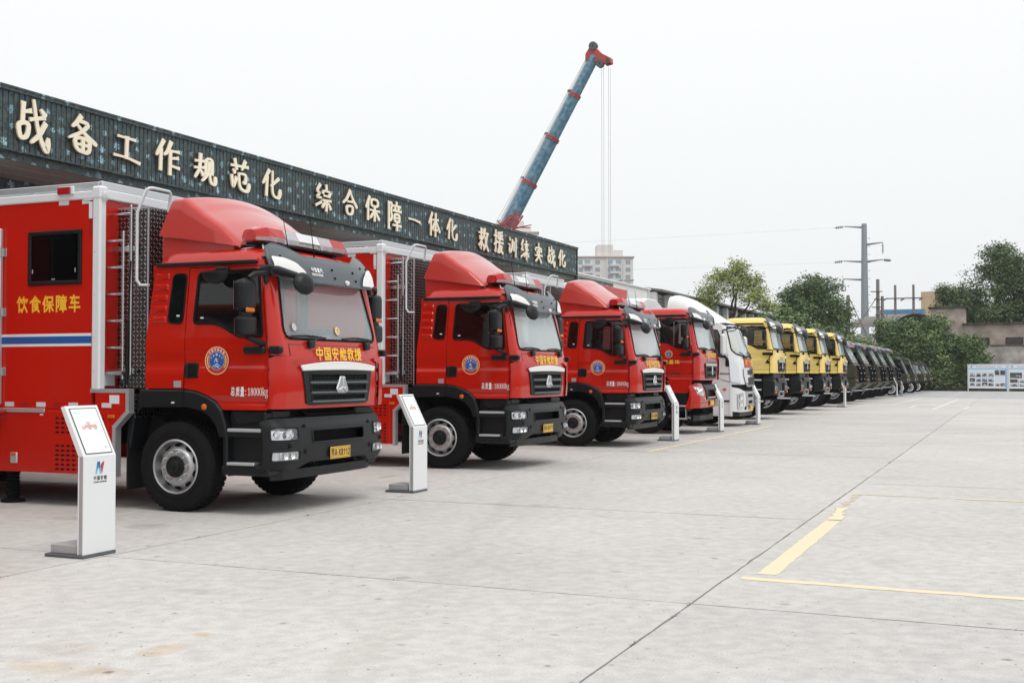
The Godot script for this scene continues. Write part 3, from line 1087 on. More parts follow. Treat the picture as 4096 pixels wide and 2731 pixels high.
	for c in [[-7.12, -11.1, 6], [-7.12, -12.4, 5], [-2.03, -6.55, 10], [-7.12, -13.2, 4], [-2.03, -7.8, 3], [-2.03, -21.4, 6], [-4.3, -7.9, 2], [-7.12, -9.2, 3]]:
		for k in c[2]:
			var o = Vector3(c[0] + rng.randf_range(-0.012, 0.012), 0, c[1] + rng.randf_range(-0.08, 0.08))
			var t = o + Vector3(rng.randf_range(-0.03, 0.03), rng.randf_range(0.008, 0.022), rng.randf_range(-0.03, 0.03))
			wd.trid(o + Vector3(0.004, 0, 0), o - Vector3(0.004, 0, 0.003), t, Vector3.UP)
			for q in 3:
				wd.col.append(Color(0.09, 0.12, 0.04))
	tag(put("weeds", wd, M.leaf), "small green weeds growing in the slab joints", "weeds", "", "stuff")


# ---------------------------------------------------------------- garage with lettered fascia
func garage():
	var root = thing("garage", "long garage with dark camouflage fascia and large golden Chinese characters", "garage", Vector3(-14.0, 0, 0))
	var z0 = -2.0
	var z1 = -38.7
	# ribbed fascia
	var b := B.new()
	var pitch = 0.108
	var k = int((z0 - z1) / pitch)
	for i in k:
		var a = z0 - pitch * i
		var y0 = 4.95
		var y1 = 5.86
		var xs = [0.0, 0.0, -0.014, -0.014, 0.0]
		var zz = [a, a - 0.082, a - 0.088, a - 0.102, a - pitch]
		for q in 4:
			b.quadd(Vector3(xs[q], y0, zz[q]), Vector3(xs[q + 1], y0, zz[q + 1]), Vector3(xs[q + 1], y1, zz[q + 1]), Vector3(xs[q], y1, zz[q]), Vector3(1, 0, 0))
	b.box(Vector3(-0.075, 5.405, (z0 + z1) / 2), Vector3(0.11, 0.91, z0 - z1))
	var fas = put("fascia", b, M.camo, root)
	b = B.new()
	b.prism(V2([-0.16, 5.83, 0.035, 5.83, 0.035, 5.87, 0.05, 5.88, 0.05, 5.905, -0.16, 5.905]), "z", z0, z1 - 0.03)
	put("cap_flashing", b, M.camo, root)
	b = B.new()
	b.box(Vector3(-0.05, 5.43, z1 - 0.016), Vector3(0.14, 0.96, 0.03))
	put("end_flashing", b, M.camo, root)
	b = B.new()
	b.prism(V2([0.012, 4.95, 0.012, 4.925, -0.10, 4.925, -0.10, 4.80, -0.13, 4.80, -0.13, 4.95]), "z", z0, z1 - 0.04)
	put("bottom_flashing", b, M.camo, root)
	# soffit of overlapping strips
	for q in 3:
		b = B.new()
		b.box(Vector3(-0.14 - 0.42 * (q + 0.5), 4.815 - 0.012 * q, (z0 + z1) / 2), Vector3(0.43, 0.02, z0 - z1))
		put("soffit_strip", b, M.soffit, root)
	# inner wall over the gates, piers and gates
	b = B.new()
	b.box(Vector3(-1.50, 4.25, (z0 + z1) / 2), Vector3(0.1, 1.09, z0 - z1))
	put("lintel_wall", b, M.camo, root)
	for q in 7:
		var z = z0 - 0.3 - q * 6.05
		b = B.new()
		b.box(Vector3(-1.50, 1.85, z), Vector3(0.3, 3.7, 0.5), 0.02)
		put("pier", b, M.soffit, root)
	b = B.new()
	b.box(Vector3(-13.0, 2.4, (z0 + z1) / 2), Vector3(0.2, 4.8, z0 - z1))
	put("rear_wall", b, M.soffit, root)
	for z in [z0, z1]:
		b = B.new()
		b.box(Vector3(-7.2, 2.4, z + (-0.1 if z == z0 else 0.1)), Vector3(11.4, 4.79, 0.19))
		put("side_wall", b, M.warehouse, root)
	b = B.new()
	b.prism(V2([-0.13, 5.80, -0.13, 5.62, -1.4, 5.0, -13.2, 5.0, -13.2, 5.1, -6.7, 5.7]), "z", z0 - 0.01, z1 + 0.01)
	put("roof", b, M.old_roof, root)
	# the strip of roof edge that goes on past the fascia
	b = B.new()
	b.box(Vector3(-0.45, 4.86, z1 - 2.05), Vector3(0.9, 0.16, 4.0), 0.02)
	put("eave", b, M.camo, root)
	# raised characters
	var text = "战备工作规范化综合保障一体化救援训练实战化"
	var at = [[-13.85, 5.01, 5.77], [-14.92, 5.08, 5.75], [-15.97, 5.10, 5.68], [-17.03, 5.09, 5.73], [-18.10, 5.06, 5.66], [-19.18, 5.06, 5.74], [-20.25, 5.10, 5.71], [-22.22, 5.07, 5.70], [-23.34, 5.12, 5.74], [-24.37, 5.12, 5.73], [-25.44, 5.02, 5.75], [-26.49, 5.07, 5.72], [-27.60, 5.10, 5.75], [-28.65, 5.10, 5.71], [-30.70, 5.0, 5.70], [-31.77, 5.02, 5.76], [-32.80, 5.05, 5.68], [-33.80, 5.02, 5.68], [-34.95, 5.03, 5.69], [-36.05, 5.04, 5.70], [-37.06, 5.08, 5.68]]
	for i in text.length():
		var h = (at[i][2] - at[i][1]) * 0.9
		at[i][1] += h * 0.05
		var g := B.new()
		glyph(g, text[i], Vector3(0.048, at[i][1], at[i][0] + 0.33), Vector3(0, 0, -1), Vector3.UP, 0.66, h, 1.12, 0.022, true)
		put("character", g, M.gold_letter, fas)
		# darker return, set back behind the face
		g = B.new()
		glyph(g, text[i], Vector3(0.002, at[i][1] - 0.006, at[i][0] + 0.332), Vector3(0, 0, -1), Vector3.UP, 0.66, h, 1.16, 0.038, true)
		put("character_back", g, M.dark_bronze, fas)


# ---------------------------------------------------------------- information stands
func screen_texture() -> ImageTexture:
	var w = 160
	var h = 220
	var im := Image.create(w, h, false, Image.FORMAT_RGB8)
	im.fill(Color(0.93, 0.95, 0.955))
	im.fill_rect(Rect2i(8, 14, 50, 8), Color(0.72, 0.86, 0.89))
	im.fill_rect(Rect2i(14, 28, 22, 3), Color(0.80, 0.88, 0.90))
	for i in 7:
		im.fill_rect(Rect2i(18 + i * 8, 36, 6, 7), Color(0.82, 0.85, 0.86))
	# pale picture of a wheel loader
	var red = Color(0.87, 0.66, 0.62)
	for y in range(62, 108):
		for x in range(28, 132):
			var c = null
			if x < 52 and y > 84 and y < 104 and x > 30 + (104 - y) * 0.1:
				c = red
			if x >= 52 and x < 128 and y > 78 and y < 96:
				c = Color(0.85, 0.62, 0.56)
			if x > 66 and x < 92 and y > 62 and y < 80:
				c = Color(0.70, 0.75, 0.77)
			for wx in [78, 114]:
				if Vector2(x - wx, y - 96).length() < 10:
					c = Color(0.62, 0.62, 0.63)
				if Vector2(x - wx, y - 96).length() < 5:
					c = Color(0.86, 0.68, 0.62)
			if c != null:
				im.set_pixel(x, y, c)
	for i in 5:
		im.fill_rect(Rect2i(18, 122 + i * 8, 50 - (i * 13) % 17, 2), Color(0.84, 0.87, 0.88))
		im.fill_rect(Rect2i(88, 122 + i * 8, 44 - (i * 7) % 19, 2), Color(0.84, 0.87, 0.88))
	im.fill_rect(Rect2i(126, 190, 9, 12), Color(0.62, 0.78, 0.86))
	im.fill_rect(Rect2i(135, 190, 5, 12), Color(0.88, 0.72, 0.70))
	im.fill_rect(Rect2i(122, 205, 22, 3), Color(0.80, 0.82, 0.84))
	return ImageTexture.create_from_image(im)


func logo(root, o: Vector3, ux: Vector3, uy: Vector3, w: float, key: String):
	# letter mark: a blue A with a red flag beside it
	var nn = ux.cross(uy)
	var bands = [lin(0.02, 0.13, 0.36), lin(0.03, 0.22, 0.48), lin(0.08, 0.36, 0.62), lin(0.22, 0.50, 0.72)]
	var edge = func(y, l): return Vector2(lerp(0.30, 0.0, 1.0 - y) if l else lerp(0.62, 0.72, 1.0 - y), y)
	for i in 4:
		var y1 = 1.0 - i * 0.25
		var y0 = y1 - 0.25
		var nm = "logo_blue_%d" % i
		if not M.has(nm):
			mat(nm, bands[i], 0.4)
		part(root, "logo_band", key + nm, M[nm], func(b):
			var L0 = lerp(0.22, 0.0, 1.0 - y0)
			var L1 = lerp(0.22, 0.0, 1.0 - y1)
			var R0 = lerp(0.52, 0.70, 1.0 - y0)
			var R1 = lerp(0.52, 0.70, 1.0 - y1)
			if y1 > 0.55:
				b.flat(V2([L0, y0, R0, y0, R1, y1, L1, y1]), o, ux * w, uy * w)
			else:
				b.flat(V2([L0, y0, L0 + 0.2, y0, L1 + 0.22, y1, L1, y1]), o, ux * w, uy * w)
				b.flat(V2([R0 - 0.2, y0, R0, y0, R1, y1, R1 - 0.22, y1]), o, ux * w, uy * w))
	part(root, "logo_flag", key + "flag", M.red_print, func(b): b.flat(V2([0.60, 0.72, 0.78, 0.92, 1.02, 1.0, 0.80, 0.1, 0.72, 0.05]), o + nn * 0.0008, ux * w, uy * w))


func kiosks():
	var scr = mat("screen_print", Color.WHITE, 0.12)
	scr.albedo_texture = screen_texture()
	scr.clearcoat_enabled = true
	scr.clearcoat_roughness = 0.03
	var zs = [-7.73, -13.62, -26.33, -30.9, -35.8, -55.6, -81.3, -84.9]
	var says = ["nearest white information stand, in front of the first red truck's box", "white information stand before the second red box truck's front wheel", "white information stand before the red heavy truck without a lightbar", "white information stand in front of the white tractor truck's door", "white information stand just past the white truck, before the first yellow truck", "white information stand between the last yellow truck and the olive trucks", "white information stand beside the small olive truck, nearer of the far pair", "white information stand beside the small olive truck, farther of the far pair"]
	for i in zs.size():
		var t = thing("information_stand", says[i], "information stand", Vector3(-7.17, 0.002, zs[i] - 0.19), 0.0 if i != 7 else 0.25, "white information stands along the row")
		part(t, "base_plate", "k_base", M.kiosk_grey, func(b): b.box(Vector3(-0.205, 0.014, 0), Vector3(0.42, 0.028, 0.40), 0.006))
		part(t, "granite_weight", "k_gran", M.granite, func(b): b.box(Vector3(-0.235, 0.066, 0), Vector3(0.29, 0.074, 0.33), 0.005))
		part(t, "post_front", "k_front", M.kiosk_white, func(b): b.box(Vector3(-0.006, 0.437, 0), Vector3(0.012, 0.816, 0.385), 0.003))
		part(t, "post_body", "k_body", M.kiosk_edge, func(b): b.box(Vector3(-0.032, 0.437, 0), Vector3(0.039, 0.815, 0.38), 0.004))
		part(t, "post_back", "k_back", M.kiosk_white, func(b): b.box(Vector3(-0.058, 0.437, 0), Vector3(0.012, 0.816, 0.385), 0.003))
		# tilted head
		var d = Vector3(-0.215, 0.425, 0).normalized()
		var q = Vector3(0.425, 0.215, 0).normalized()
		var head = part(t, "head", "k_head", M.kiosk_white, func(b):
			var poly = V2([0.0, 0.845, 0.0 - 0.215, 0.845 + 0.425, -0.215 - 0.045, 0.845 + 0.425 - 0.012, -0.062, 0.847])
			b.prism(poly, "z", -0.1925, 0.1925, 0.004))
		part(head, "bezel", "k_bezel", M.kiosk_grey, func(b):
			var o = Vector3(0, 0.845, 0) + q * 0.002
			var P = rrect(-0.162, 0.022, 0.162, 0.452, 0.008)
			b.flat(P, o, Vector3(0, 0, -1), d, 0.0))
		part(head, "screen", "k_screen", scr, func(b):
			var o = Vector3(0, 0.845, 0) + q * 0.0045
			var c = [o + Vector3(0, 0, 0.15) + d * 0.032, o + Vector3(0, 0, -0.15) + d * 0.032, o + Vector3(0, 0, -0.15) + d * 0.442, o + Vector3(0, 0, 0.15) + d * 0.442]
			b.trid(c[0], c[1], c[2], q)
			b.trid(c[0], c[2], c[3], q)
			for v in b.v:
				b.uv.append(Vector2(0.5 - v.z / 0.30, 1.0 - ((v - o).dot(d) - 0.032) / 0.41)))
		part(t, "brand_text", "k_brand", M.black_print, func(b):
			words(b, "中国安能", Vector3(0.001, 0.645, 0.078), Vector3(0, 0, -1), Vector3.UP, 0.034, 0.034, 0.041, 1.3))
		logo(t, Vector3(0.001, 0.695, 0.058), Vector3(0, 0, -1), Vector3.UP, 0.105, "k_logo")
		if i < 3:
			latin(t, "brand_caption", "CHINA ANNENG", M.black_print, Vector3(0.001, 0.622, 0.078), Basis(Vector3(0, 0, -1), Vector3.UP, Vector3(1, 0, 0)), 0.156, 0.013, false, true, 0.001)


func small_things():
	pass


# ---------------------------------------------------------------- trees and shrubs
# crowns: ellipsoids [cx, cy, cz, rx, ry, rz] round which leaf clumps are set
func leaves(b: B, crowns: Array, clumps: int, per: int, size: float, spread: float, cols: Array, sd: int):
	var r := RandomNumberGenerator.new()
	r.seed = sd
	for e in crowns:
		var c = Vector3(e[0], e[1], e[2])
		var rad = Vector3(e[3], e[4], e[5])
		var share = int(clumps * (e[6] if e.size() > 6 else 1.0))
		for k in share:
			var d = Vector3(r.randfn(), r.randfn(), r.randfn()).normalized()
			var q = c + d * rad * pow(r.randf(), 0.45)
			var sp = spread * r.randf_range(0.6, 1.3)
			var tone = cols[r.randi() % cols.size()]
			var lift = r.randf_range(0.85, 1.18)
			for j in per:
				var o = Vector3(r.randfn(), r.randfn() * 0.7, r.randfn()) * sp * 0.5
				var p = q + o
				var u = Vector3(r.randfn(), r.randfn() * 0.5, r.randfn()).normalized()
				var w = u.cross(Vector3(r.randfn(), r.randfn() + 0.9, r.randfn()).normalized()).normalized()
				var s = size * r.randf_range(0.6, 1.4)
				var a1 = p - u * s
				var a2 = p + w * s * 0.42
				var a3 = p + u * s
				var a4 = p - w * s * 0.42
				var m = u.cross(w)
				var out = (p - c).normalized()
				if m.dot(out) < 0.0:
					m = -m
				m = (m + out * 0.35).normalized()
				b.trin2(a1, a2, a3, m, m, m)
				b.trin2(a1, a3, a4, m, m, m)
				var g = tone * (lift * r.randf_range(0.8, 1.2))
				for t in 6:
					b.col.append(g)


func limb(b: B, a: Vector3, c: Vector3, r0: float, r1: float, sd: int):
	var r := RandomNumberGenerator.new()
	r.seed = sd
	var path = []
	var rr = []
	var k = 6
	for i in k + 1:
		var t = float(i) / k
		path.append(a.lerp(c, t) + Vector3(r.randfn(), 0, r.randfn()) * 0.05 * a.distance_to(c) * (0.0 if i == 0 or i == k else 1.0) * 0.5)
		rr.append(lerp(r0, r1, t))
	b.tube(path, rr, 7)


func tree(called: String, label: String, at: Vector3, crowns: Array, trunks: Array, clumps: int, per: int, size: float, spread: float, cols: Array, sd: int, group := "trees behind the parked row", category := "tree"):
	var t = thing(called, label, category, at, 0.0, group)
	var b := B.new()
	var i = 0
	for l in trunks:
		limb(b, Vector3(l[0], l[1], l[2]), Vector3(l[3], l[4], l[5]), l[6], l[7], sd * 31 + i)
		i += 1
	put("trunk", b, M.bark, t)
	b = B.new()
	leaves(b, crowns, clumps, per, size, spread, cols, sd)
	put("crown", b, M.leaf, t)
	return t


func shrub(label: String, at: Vector3, w: float, h: float, sd: int, cols: Array, dense := 1.0):
	var r := RandomNumberGenerator.new()
	r.seed = sd
	var crowns = []
	var trunks = []
	for k in 6:
		var x = r.randf_range(-0.5, 0.5) * w
		var y = r.randf_range(0.25, 0.82) * h
		var z = r.randf_range(-0.3, 0.3) * w
		crowns.append([x, y, z, w * 0.26, h * 0.2, w * 0.26])
		trunks.append([r.randf_range(-0.3, 0.3), 0, r.randf_range(-0.3, 0.3), x, y + h * 0.1, z, 0.06, 0.015])
	crowns.append([0, h * 0.28, 0, w * 0.5, h * 0.28, w * 0.4, 1.6])
	tree("shrub", label, at, crowns, trunks, int(60 * dense), 22, 0.13, 0.5, cols, sd, "leafy shrubs behind the row", "shrub")


func background():
	var fresh = [Color(0.118, 0.185, 0.065), Color(0.157, 0.224, 0.078), Color(0.084, 0.146, 0.056), Color(0.190, 0.246, 0.095)]
	var deep = [Color(0.078, 0.132, 0.048), Color(0.102, 0.162, 0.058), Color(0.066, 0.114, 0.046), Color(0.138, 0.192, 0.066)]
	var pale = [Color(0.325, 0.377, 0.130), Color(0.260, 0.325, 0.104), Color(0.403, 0.429, 0.169), Color(0.182, 0.247, 0.078)]
	var b: B
	# --- white warehouse beyond the garage
	var wh = thing("warehouse", "plain white warehouse wall behind the garage end", "warehouse", Vector3(-17, 0, -42))
	b = B.new()
	b.box(Vector3(-7, 2.86, -6.6), Vector3(14, 5.72, 18.4))
	put("wall", b, M.warehouse, wh)
	b = B.new()
	b.box(Vector3(-7, 5.765, -6.6), Vector3(14.14, 0.09, 18.5), 0.02)
	put("parapet_cap", b, M.tower_white, wh)
	b = B.new()
	b.tube([Vector3(0.06, 0.1, -15.4), Vector3(0.06, 5.9, -15.4)], 0.04)
	put("downpipe", b, M.alu_white, wh)
	# --- long old building with clerestory
	var lb = thing("workshop", "long old white workshop with columns and strip windows under a dark eave", "workshop", Vector3(-17, 0, -58.2))
	b = B.new()
	b.box(Vector3(-5.1, 2.3, -18), Vector3(10, 4.6, 35.5))
	put("wall", b, M.warehouse, lb)
	b = B.new()
	b.prism(V2([0.55, 5.70, 0.55, 5.80, -5.2, 6.6, -10.6, 5.8, -10.6, 5.7, -5.2, 6.45]), "z", 0.0, -36.0)
	put("roof", b, M.old_roof, lb)
	b = B.new()
	b.box(Vector3(-5.1, 5.15, -18), Vector3(9.6, 1.09, 35.4))
	put("upper_wall", b, M.tower_white, lb)
	for k in 14:
		b = B.new()
		b.box(Vector3(0.02, 2.85, -0.25 - k * 2.7), Vector3(0.32, 5.68, 0.34), 0.02)
		put("column", b, M.warehouse, lb)
		b = B.new()
		for q in 5:
			b.box(Vector3(-0.285, 4.80 + q * 0.16, -1.6 - k * 2.7), Vector3(0.05, 0.10, 2.2))
		put("louvre", b, M.insulator, lb)
	# --- residential towers far off
	far_tower("tall pale residential tower with balconies behind the warehouse", Vector3(-128, 0, -379.5), 19.0, 44.0, 16)
	far_tower("pale residential tower showing only its roof above the fascia, at the crane", Vector3(-162, 0, -386.0), 14.0, 54.5, 18)
	# --- trees
	tree("tree", "pale green open-crowned tree rising above the white truck", Vector3(-14.5, 0, -65.3), [[0.2, 6.3, 0, 1.1, 0.9, 1.1], [-1.3, 5.9, -0.4, 0.8, 0.65, 0.9], [1.3, 5.75, 0.2, 0.9, 0.55, 0.9], [0.3, 7.35, 0, 0.7, 0.55, 0.7, 0.7], [-0.7, 6.85, 0.3, 0.7, 0.45, 0.7, 0.7], [2.0, 5.2, 0, 0.55, 0.3, 0.6, 0.5], [1.0, 6.6, -0.3, 0.7, 0.5, 0.7, 0.7], [-1.6, 5.2, 0, 0.4, 0.3, 0.5, 0.3]],
		[[0.1, 0, 0, 0.0, 4.9, 0, 0.17, 0.12], [0.0, 4.3, 0, 0.3, 6.6, 0, 0.1, 0.03], [-0.3, 0, 0.2, -1.0, 4.7, 0.1, 0.13, 0.09], [-1.0, 4.7, 0.1, -1.4, 6.1, -0.3, 0.08, 0.02], [0.1, 4.4, 0, 1.4, 5.7, 0.1, 0.08, 0.02], [0.5, 4.8, 0, 2.2, 5.3, 0, 0.05, 0.015], [0, 5, 0, 0.3, 7.4, 0, 0.07, 0.02]], 62, 26, 0.075, 0.42, pale, 101)
	tree("tree", "broad dark green tree behind the yellow trucks", Vector3(-17.4, 0, -111.5), [[0, 7.4, 0, 3.2, 2.2, 3.0], [-2.2, 6.2, 0, 1.9, 1.5, 2.0], [2.0, 6.6, 0, 1.9, 1.9, 2.0], [0.7, 9.1, 0, 2.0, 1.6, 2.0], [-1.2, 8.5, 0.4, 1.5, 1.2, 1.5, 0.7], [1.0, 4.9, 0.6, 2.4, 1.0, 1.8, 0.7]],
		[[0, 0, 0, 0.2, 5.5, 0, 0.4, 0.25], [0.1, 4, 0, -2.2, 6.5, 0, 0.2, 0.06], [0.1, 4.2, 0, 2.2, 7, 0, 0.2, 0.06], [0.2, 5, 0, 0.6, 9.5, 0, 0.2, 0.04]], 130, 40, 0.13, 0.75, deep, 102)
	tree("tree", "large dark green tree with a notched crown at the right edge", Vector3(-2.0, 0, -139.0), [[0, 10.5, 0, 4.0, 3.0, 3.5], [0.6, 13.6, 0, 2.4, 2.0, 2.4], [-3.2, 9.0, 0, 2.2, 2.0, 2.2], [2.6, 11.5, 0.3, 2.6, 2.4, 2.4], [-0.6, 7.6, 1.2, 3.4, 1.7, 2.4], [3.0, 8.0, 0.5, 2.8, 2.2, 2.2]],
		[[0, 0, 0, 0.1, 8, 0, 0.5, 0.3], [0.1, 6, 0, -2.6, 9.5, 0, 0.2, 0.05], [0.1, 6, 0, 2.6, 11, 0, 0.25, 0.05], [0.1, 8, 0, 0.6, 14, 0, 0.25, 0.05]], 150, 42, 0.15, 0.85, deep, 103)
	tree("tree", "dark green tree cut by the right edge of the photo behind the block", Vector3(6.5, 0, -140.0), [[0, 10.4, 0, 3.8, 3.4, 3.5], [-2.0, 13.2, 0, 2.2, 1.8, 2.0], [1.5, 13.4, 0, 2.6, 2.2, 2.2], [-1.0, 7.0, 0.6, 3.6, 2.0, 2.4], [-3.6, 10.6, 0.2, 2.0, 2.2, 2.0]],
		[[0, 0, 0, 0.1, 8, 0, 0.5, 0.3], [0.1, 7, 0, -2, 12, 0, 0.25, 0.05], [0.1, 7, 0, 2, 12, 0, 0.25, 0.05]], 150, 42, 0.15, 0.85, deep, 104)
	tree("tree", "lower dark green tree left of the notched crown, beside the cream building", Vector3(-6.6, 0, -137.0), [[0, 8.4, 0, 1.7, 1.5, 1.7], [0.6, 6.4, 0, 1.8, 1.3, 1.6], [-0.4, 10.2, 0, 1.0, 0.8, 1.0, 0.6]], [[0, 0, 0, 0, 8.5, 0, 0.25, 0.06]], 110, 36, 0.13, 0.7, deep, 105)
	# --- shrubs along the back
	var sp = [
		[-14.2, -70.0, 3.6, 5.0, "feathery green shrub below the pale tree, behind the white truck's roof"],
		[-13.8, -77.0, 3.4, 5.4, "bright green shrub over the first yellow truck's roof"],
		[-14.6, -84.0, 3.8, 6.2, "tall green shrub left of the broad dark tree"],
		[-13.4, -90.0, 3.6, 5.2, "green shrub behind the second yellow truck"],
		[-13.4, -97.0, 4.0, 5.2, "green shrub below the broad dark tree, behind the third yellow truck"],
		[-12.9, -103.0, 4.2, 4.6, "green shrub right of the leaning utility pole"],
		[-13.2, -112.6, 5.2, 5.6, "dense green shrub left of the steel pole foot"],
		[-11.2, -112.3, 5.2, 7.4, "tall dense shrub right of the steel pole"],
		[-9.0, -112.8, 5.4, 6.6, "dense shrub in the middle of the thicket at the back wall"],
		[-7.3, -112.3, 4.8, 7.0, "tallest shrub of the thicket, below the grey block"],
		[-5.2, -112.6, 4.2, 5.0, "shrub at the right end of the thicket"],
		[-6.4, -111.6, 3.4, 2.6, "low shrub over the stone kerb"],
		[-8.6, -111.5, 4.2, 3.0, "low dense shrub behind the last small olive truck"],
		[-4.6, -111.9, 2.4, 1.7, "low yellowish shrub beside the notice board"],
		[-11.5, -111.4, 4.4, 3.4, "low dense shrub behind the olive cabs"],
		[-4.5, -112.9, 3.4, 3.6, "shrub leaning over the retaining wall above the kerb"],
		[-6.2, -113.4, 4.4, 6.0, "tall shrub in front of the grey block wall"],
		[-15.4, -112.8, 4.6, 4.8, "shrub under the leaning concrete pole"],
	]
	for i in sp.size():
		var q = sp[i]
		shrub(q[4], Vector3(q[0], 0.0, q[1]), q[2], q[3], 300 + i, fresh if i % 3 != 1 else [fresh[0], fresh[2], deep[1], fresh[1]], 2.0 if q[1] < -105 else 1.2)
	# --- stone kerb and soil bank
	var kerb = thing("stone_kerb", "low mossy stone kerb wall in front of the thicket", "kerb wall", Vector3(-17, 0, -110.9))
	for k in 12:
		b = B.new()
		b.box(Vector3(-4.0 + k * 1.8, 0.22 + rng.randf_range(-0.01, 0.01), 0), Vector3(1.78, 0.44, 0.35), 0.02)
		put("block", b, M.mossy_stone, kerb)
	b = B.new()
	b.prism(V2([-30, -111.05, 14, -111.05, 14, -117, -30, -117]), "y", -0.1, 0.30)
	tag(put("planting_bed", b, M.soil), "", "", "", "structure")
	# --- retaining wall
	var rwall = thing("retaining_wall", "stained grey retaining wall behind the notice boards", "wall", Vector3(4, 0, -116.2))
	b = B.new()
	b.box(Vector3(0, 2.0, 0), Vector3(20, 4.0, 0.4))
	put("wall", b, M.retaining_wall, rwall)
	b = B.new()
	b.box(Vector3(0, 4.06, 0), Vector3(20, 0.12, 0.55), 0.02)
	put("coping", b, M.mossy_stone, rwall)
	# --- low building with small windows
	var lowb = thing("low_building", "low grey rendered building with small brown windows above the wall", "building", Vector3(-4.3, 0, -117.4))
	b = B.new()
	b.box(Vector3(9, 5.0, -3), Vector3(18, 2.1, 6))
	put("wall", b, M.old_wall, lowb)
	b = B.new()
	b.box(Vector3(9, 6.1, -2.9), Vector3(18.5, 0.12, 6.6), 0.02)
	put("roof_slab", b, M.mossy_stone, lowb)
	for x in [1.35, 4.2, 8.0, 11.4, 14.8]:
		b = B.new()
		b.box(Vector3(x, 4.52, 0.02), Vector3(1.5, 0.62, 0.08), 0.01)
		var f = put("window", b, M.brown_frame, lowb)
		for s in [-0.36, 0.36]:
			b = B.new()
			b.box(Vector3(x + s, 4.52, 0.065), Vector3(0.62, 0.48, 0.02))
			put("pane", b, M.old_pane, f)
	# --- grey block
	var blk = thing("grey_block", "square grey rendered block with a flat projecting roof", "building", Vector3(-5.8, 0, -119.0))
	b = B.new()
	b.box(Vector3(0, 3.8, 0), Vector3(3.0, 7.6, 3.0))
	put("wall", b, M.old_wall, blk)
	b = B.new()
	b.box(Vector3(0, 7.68, 0), Vector3(3.5, 0.14, 3.5), 0.02)
	put("roof_slab", b, M.mossy_stone, blk)
	# --- barrel-roofed shed
	var shed = thing("barrel_shed", "shed with a curved grey sheet roof behind the thicket", "shed", Vector3(-11.0, 0, -121.5), -0.75)
	b = B.new()
	b.box(Vector3(0, 2.7, 0), Vector3(5.6, 5.4, 4.4))
	put("wall", b, M.warehouse, shed)
	b = B.new()
	var g = []
	for i in 15:
		var row = []
		var a = lerp(-1.15, 1.15, i / 14.0)
		for j in 25:
			var x = -3.2 + 6.4 * j / 24.0
			row.append(Vector3(x, 5.2 + 2.0 * cos(a) + (0.03 if j % 2 == 0 else 0.0), 2.9 * sin(a) / sin(1.15)))
		g.append(row)
	b.surf(g, Vector3(0, 4, 0))
	put("roof", b, M.old_roof, shed)
	# --- cream building and blue roofed building, far
	var cr = thing("cream_building", "cream panelled building with a round vent far behind the grey block", "building", Vector3(-14.5, 0, -265))
	b = B.new()
	b.box(Vector3(0, 9.3, 0), Vector3(7.4, 18.6, 6))
	put("wall", b, M.cream, cr)
	b = B.new()
	b.box(Vector3(4.4, 18.0, 0), Vector3(3.0, 1.2, 6))
	put("lintel", b, M.cream, cr)
	b = B.new()
	b.box(Vector3(7.0, 7.0, 1.0), Vector3(6.0, 14.0, 6))
	put("wing", b, M.cream, cr)
	b = B.new()
	for x in 5:
		b.box(Vector3(-3.0 + x * 1.5, 9.3, 3.004), Vector3(0.06, 18.4, 0.012))
	for y in 6:
		b.box(Vector3(0, 2.5 + y * 3.0, 3.012), Vector3(7.3, 0.06, 0.012))
	put("panel_joints", b, M.tower_brown, cr)
	b = B.new()
	b.lathe([Vector2(0, 0.05), Vector2(0.55, 0.05), Vector2(0.55, 0)], Vector3(-1.2, 14.6, 3.02), Vector3(0, 0, 1), 18)
	put("round_vent", b, M.tower_white, cr)
	for x in [-1.2, 2.4]:
		b = B.new()
		b.box(Vector3(x, 10.6, 3.05), Vector3(2.0, 1.0, 0.1))
		var f = put("window", b, M.tower_white, cr)
		for s in [-0.45, 0.45]:
			b = B.new()
			b.box(Vector3(x + s, 10.6, 3.11), Vector3(0.75, 0.8, 0.03))
			put("pane", b, M.tower_glass, f)
	var bl = thing("blue_roof_building", "low white building with a bright blue roof edge far behind the shed", "building", Vector3(-18.2, 0, -219))
	b = B.new()
	b.box(Vector3(0, 6.0, 0), Vector3(7.0, 12.0, 6))
	put("wall", b, M.tower_white, bl)
	b = B.new()
	b.box(Vector3(0, 12.25, 0), Vector3(7.2, 0.75, 6.2))
	put("roof_edge", b, M.blue_roof, bl)
	for x in [-2.2, 0, 2.2]:
		b = B.new()
		b.box(Vector3(x, 11.2, 3.02), Vector3(1.2, 0.7, 0.06))
		put("window", b, M.tower_glass, bl)
	poles()
	crane()
	notice_boards()


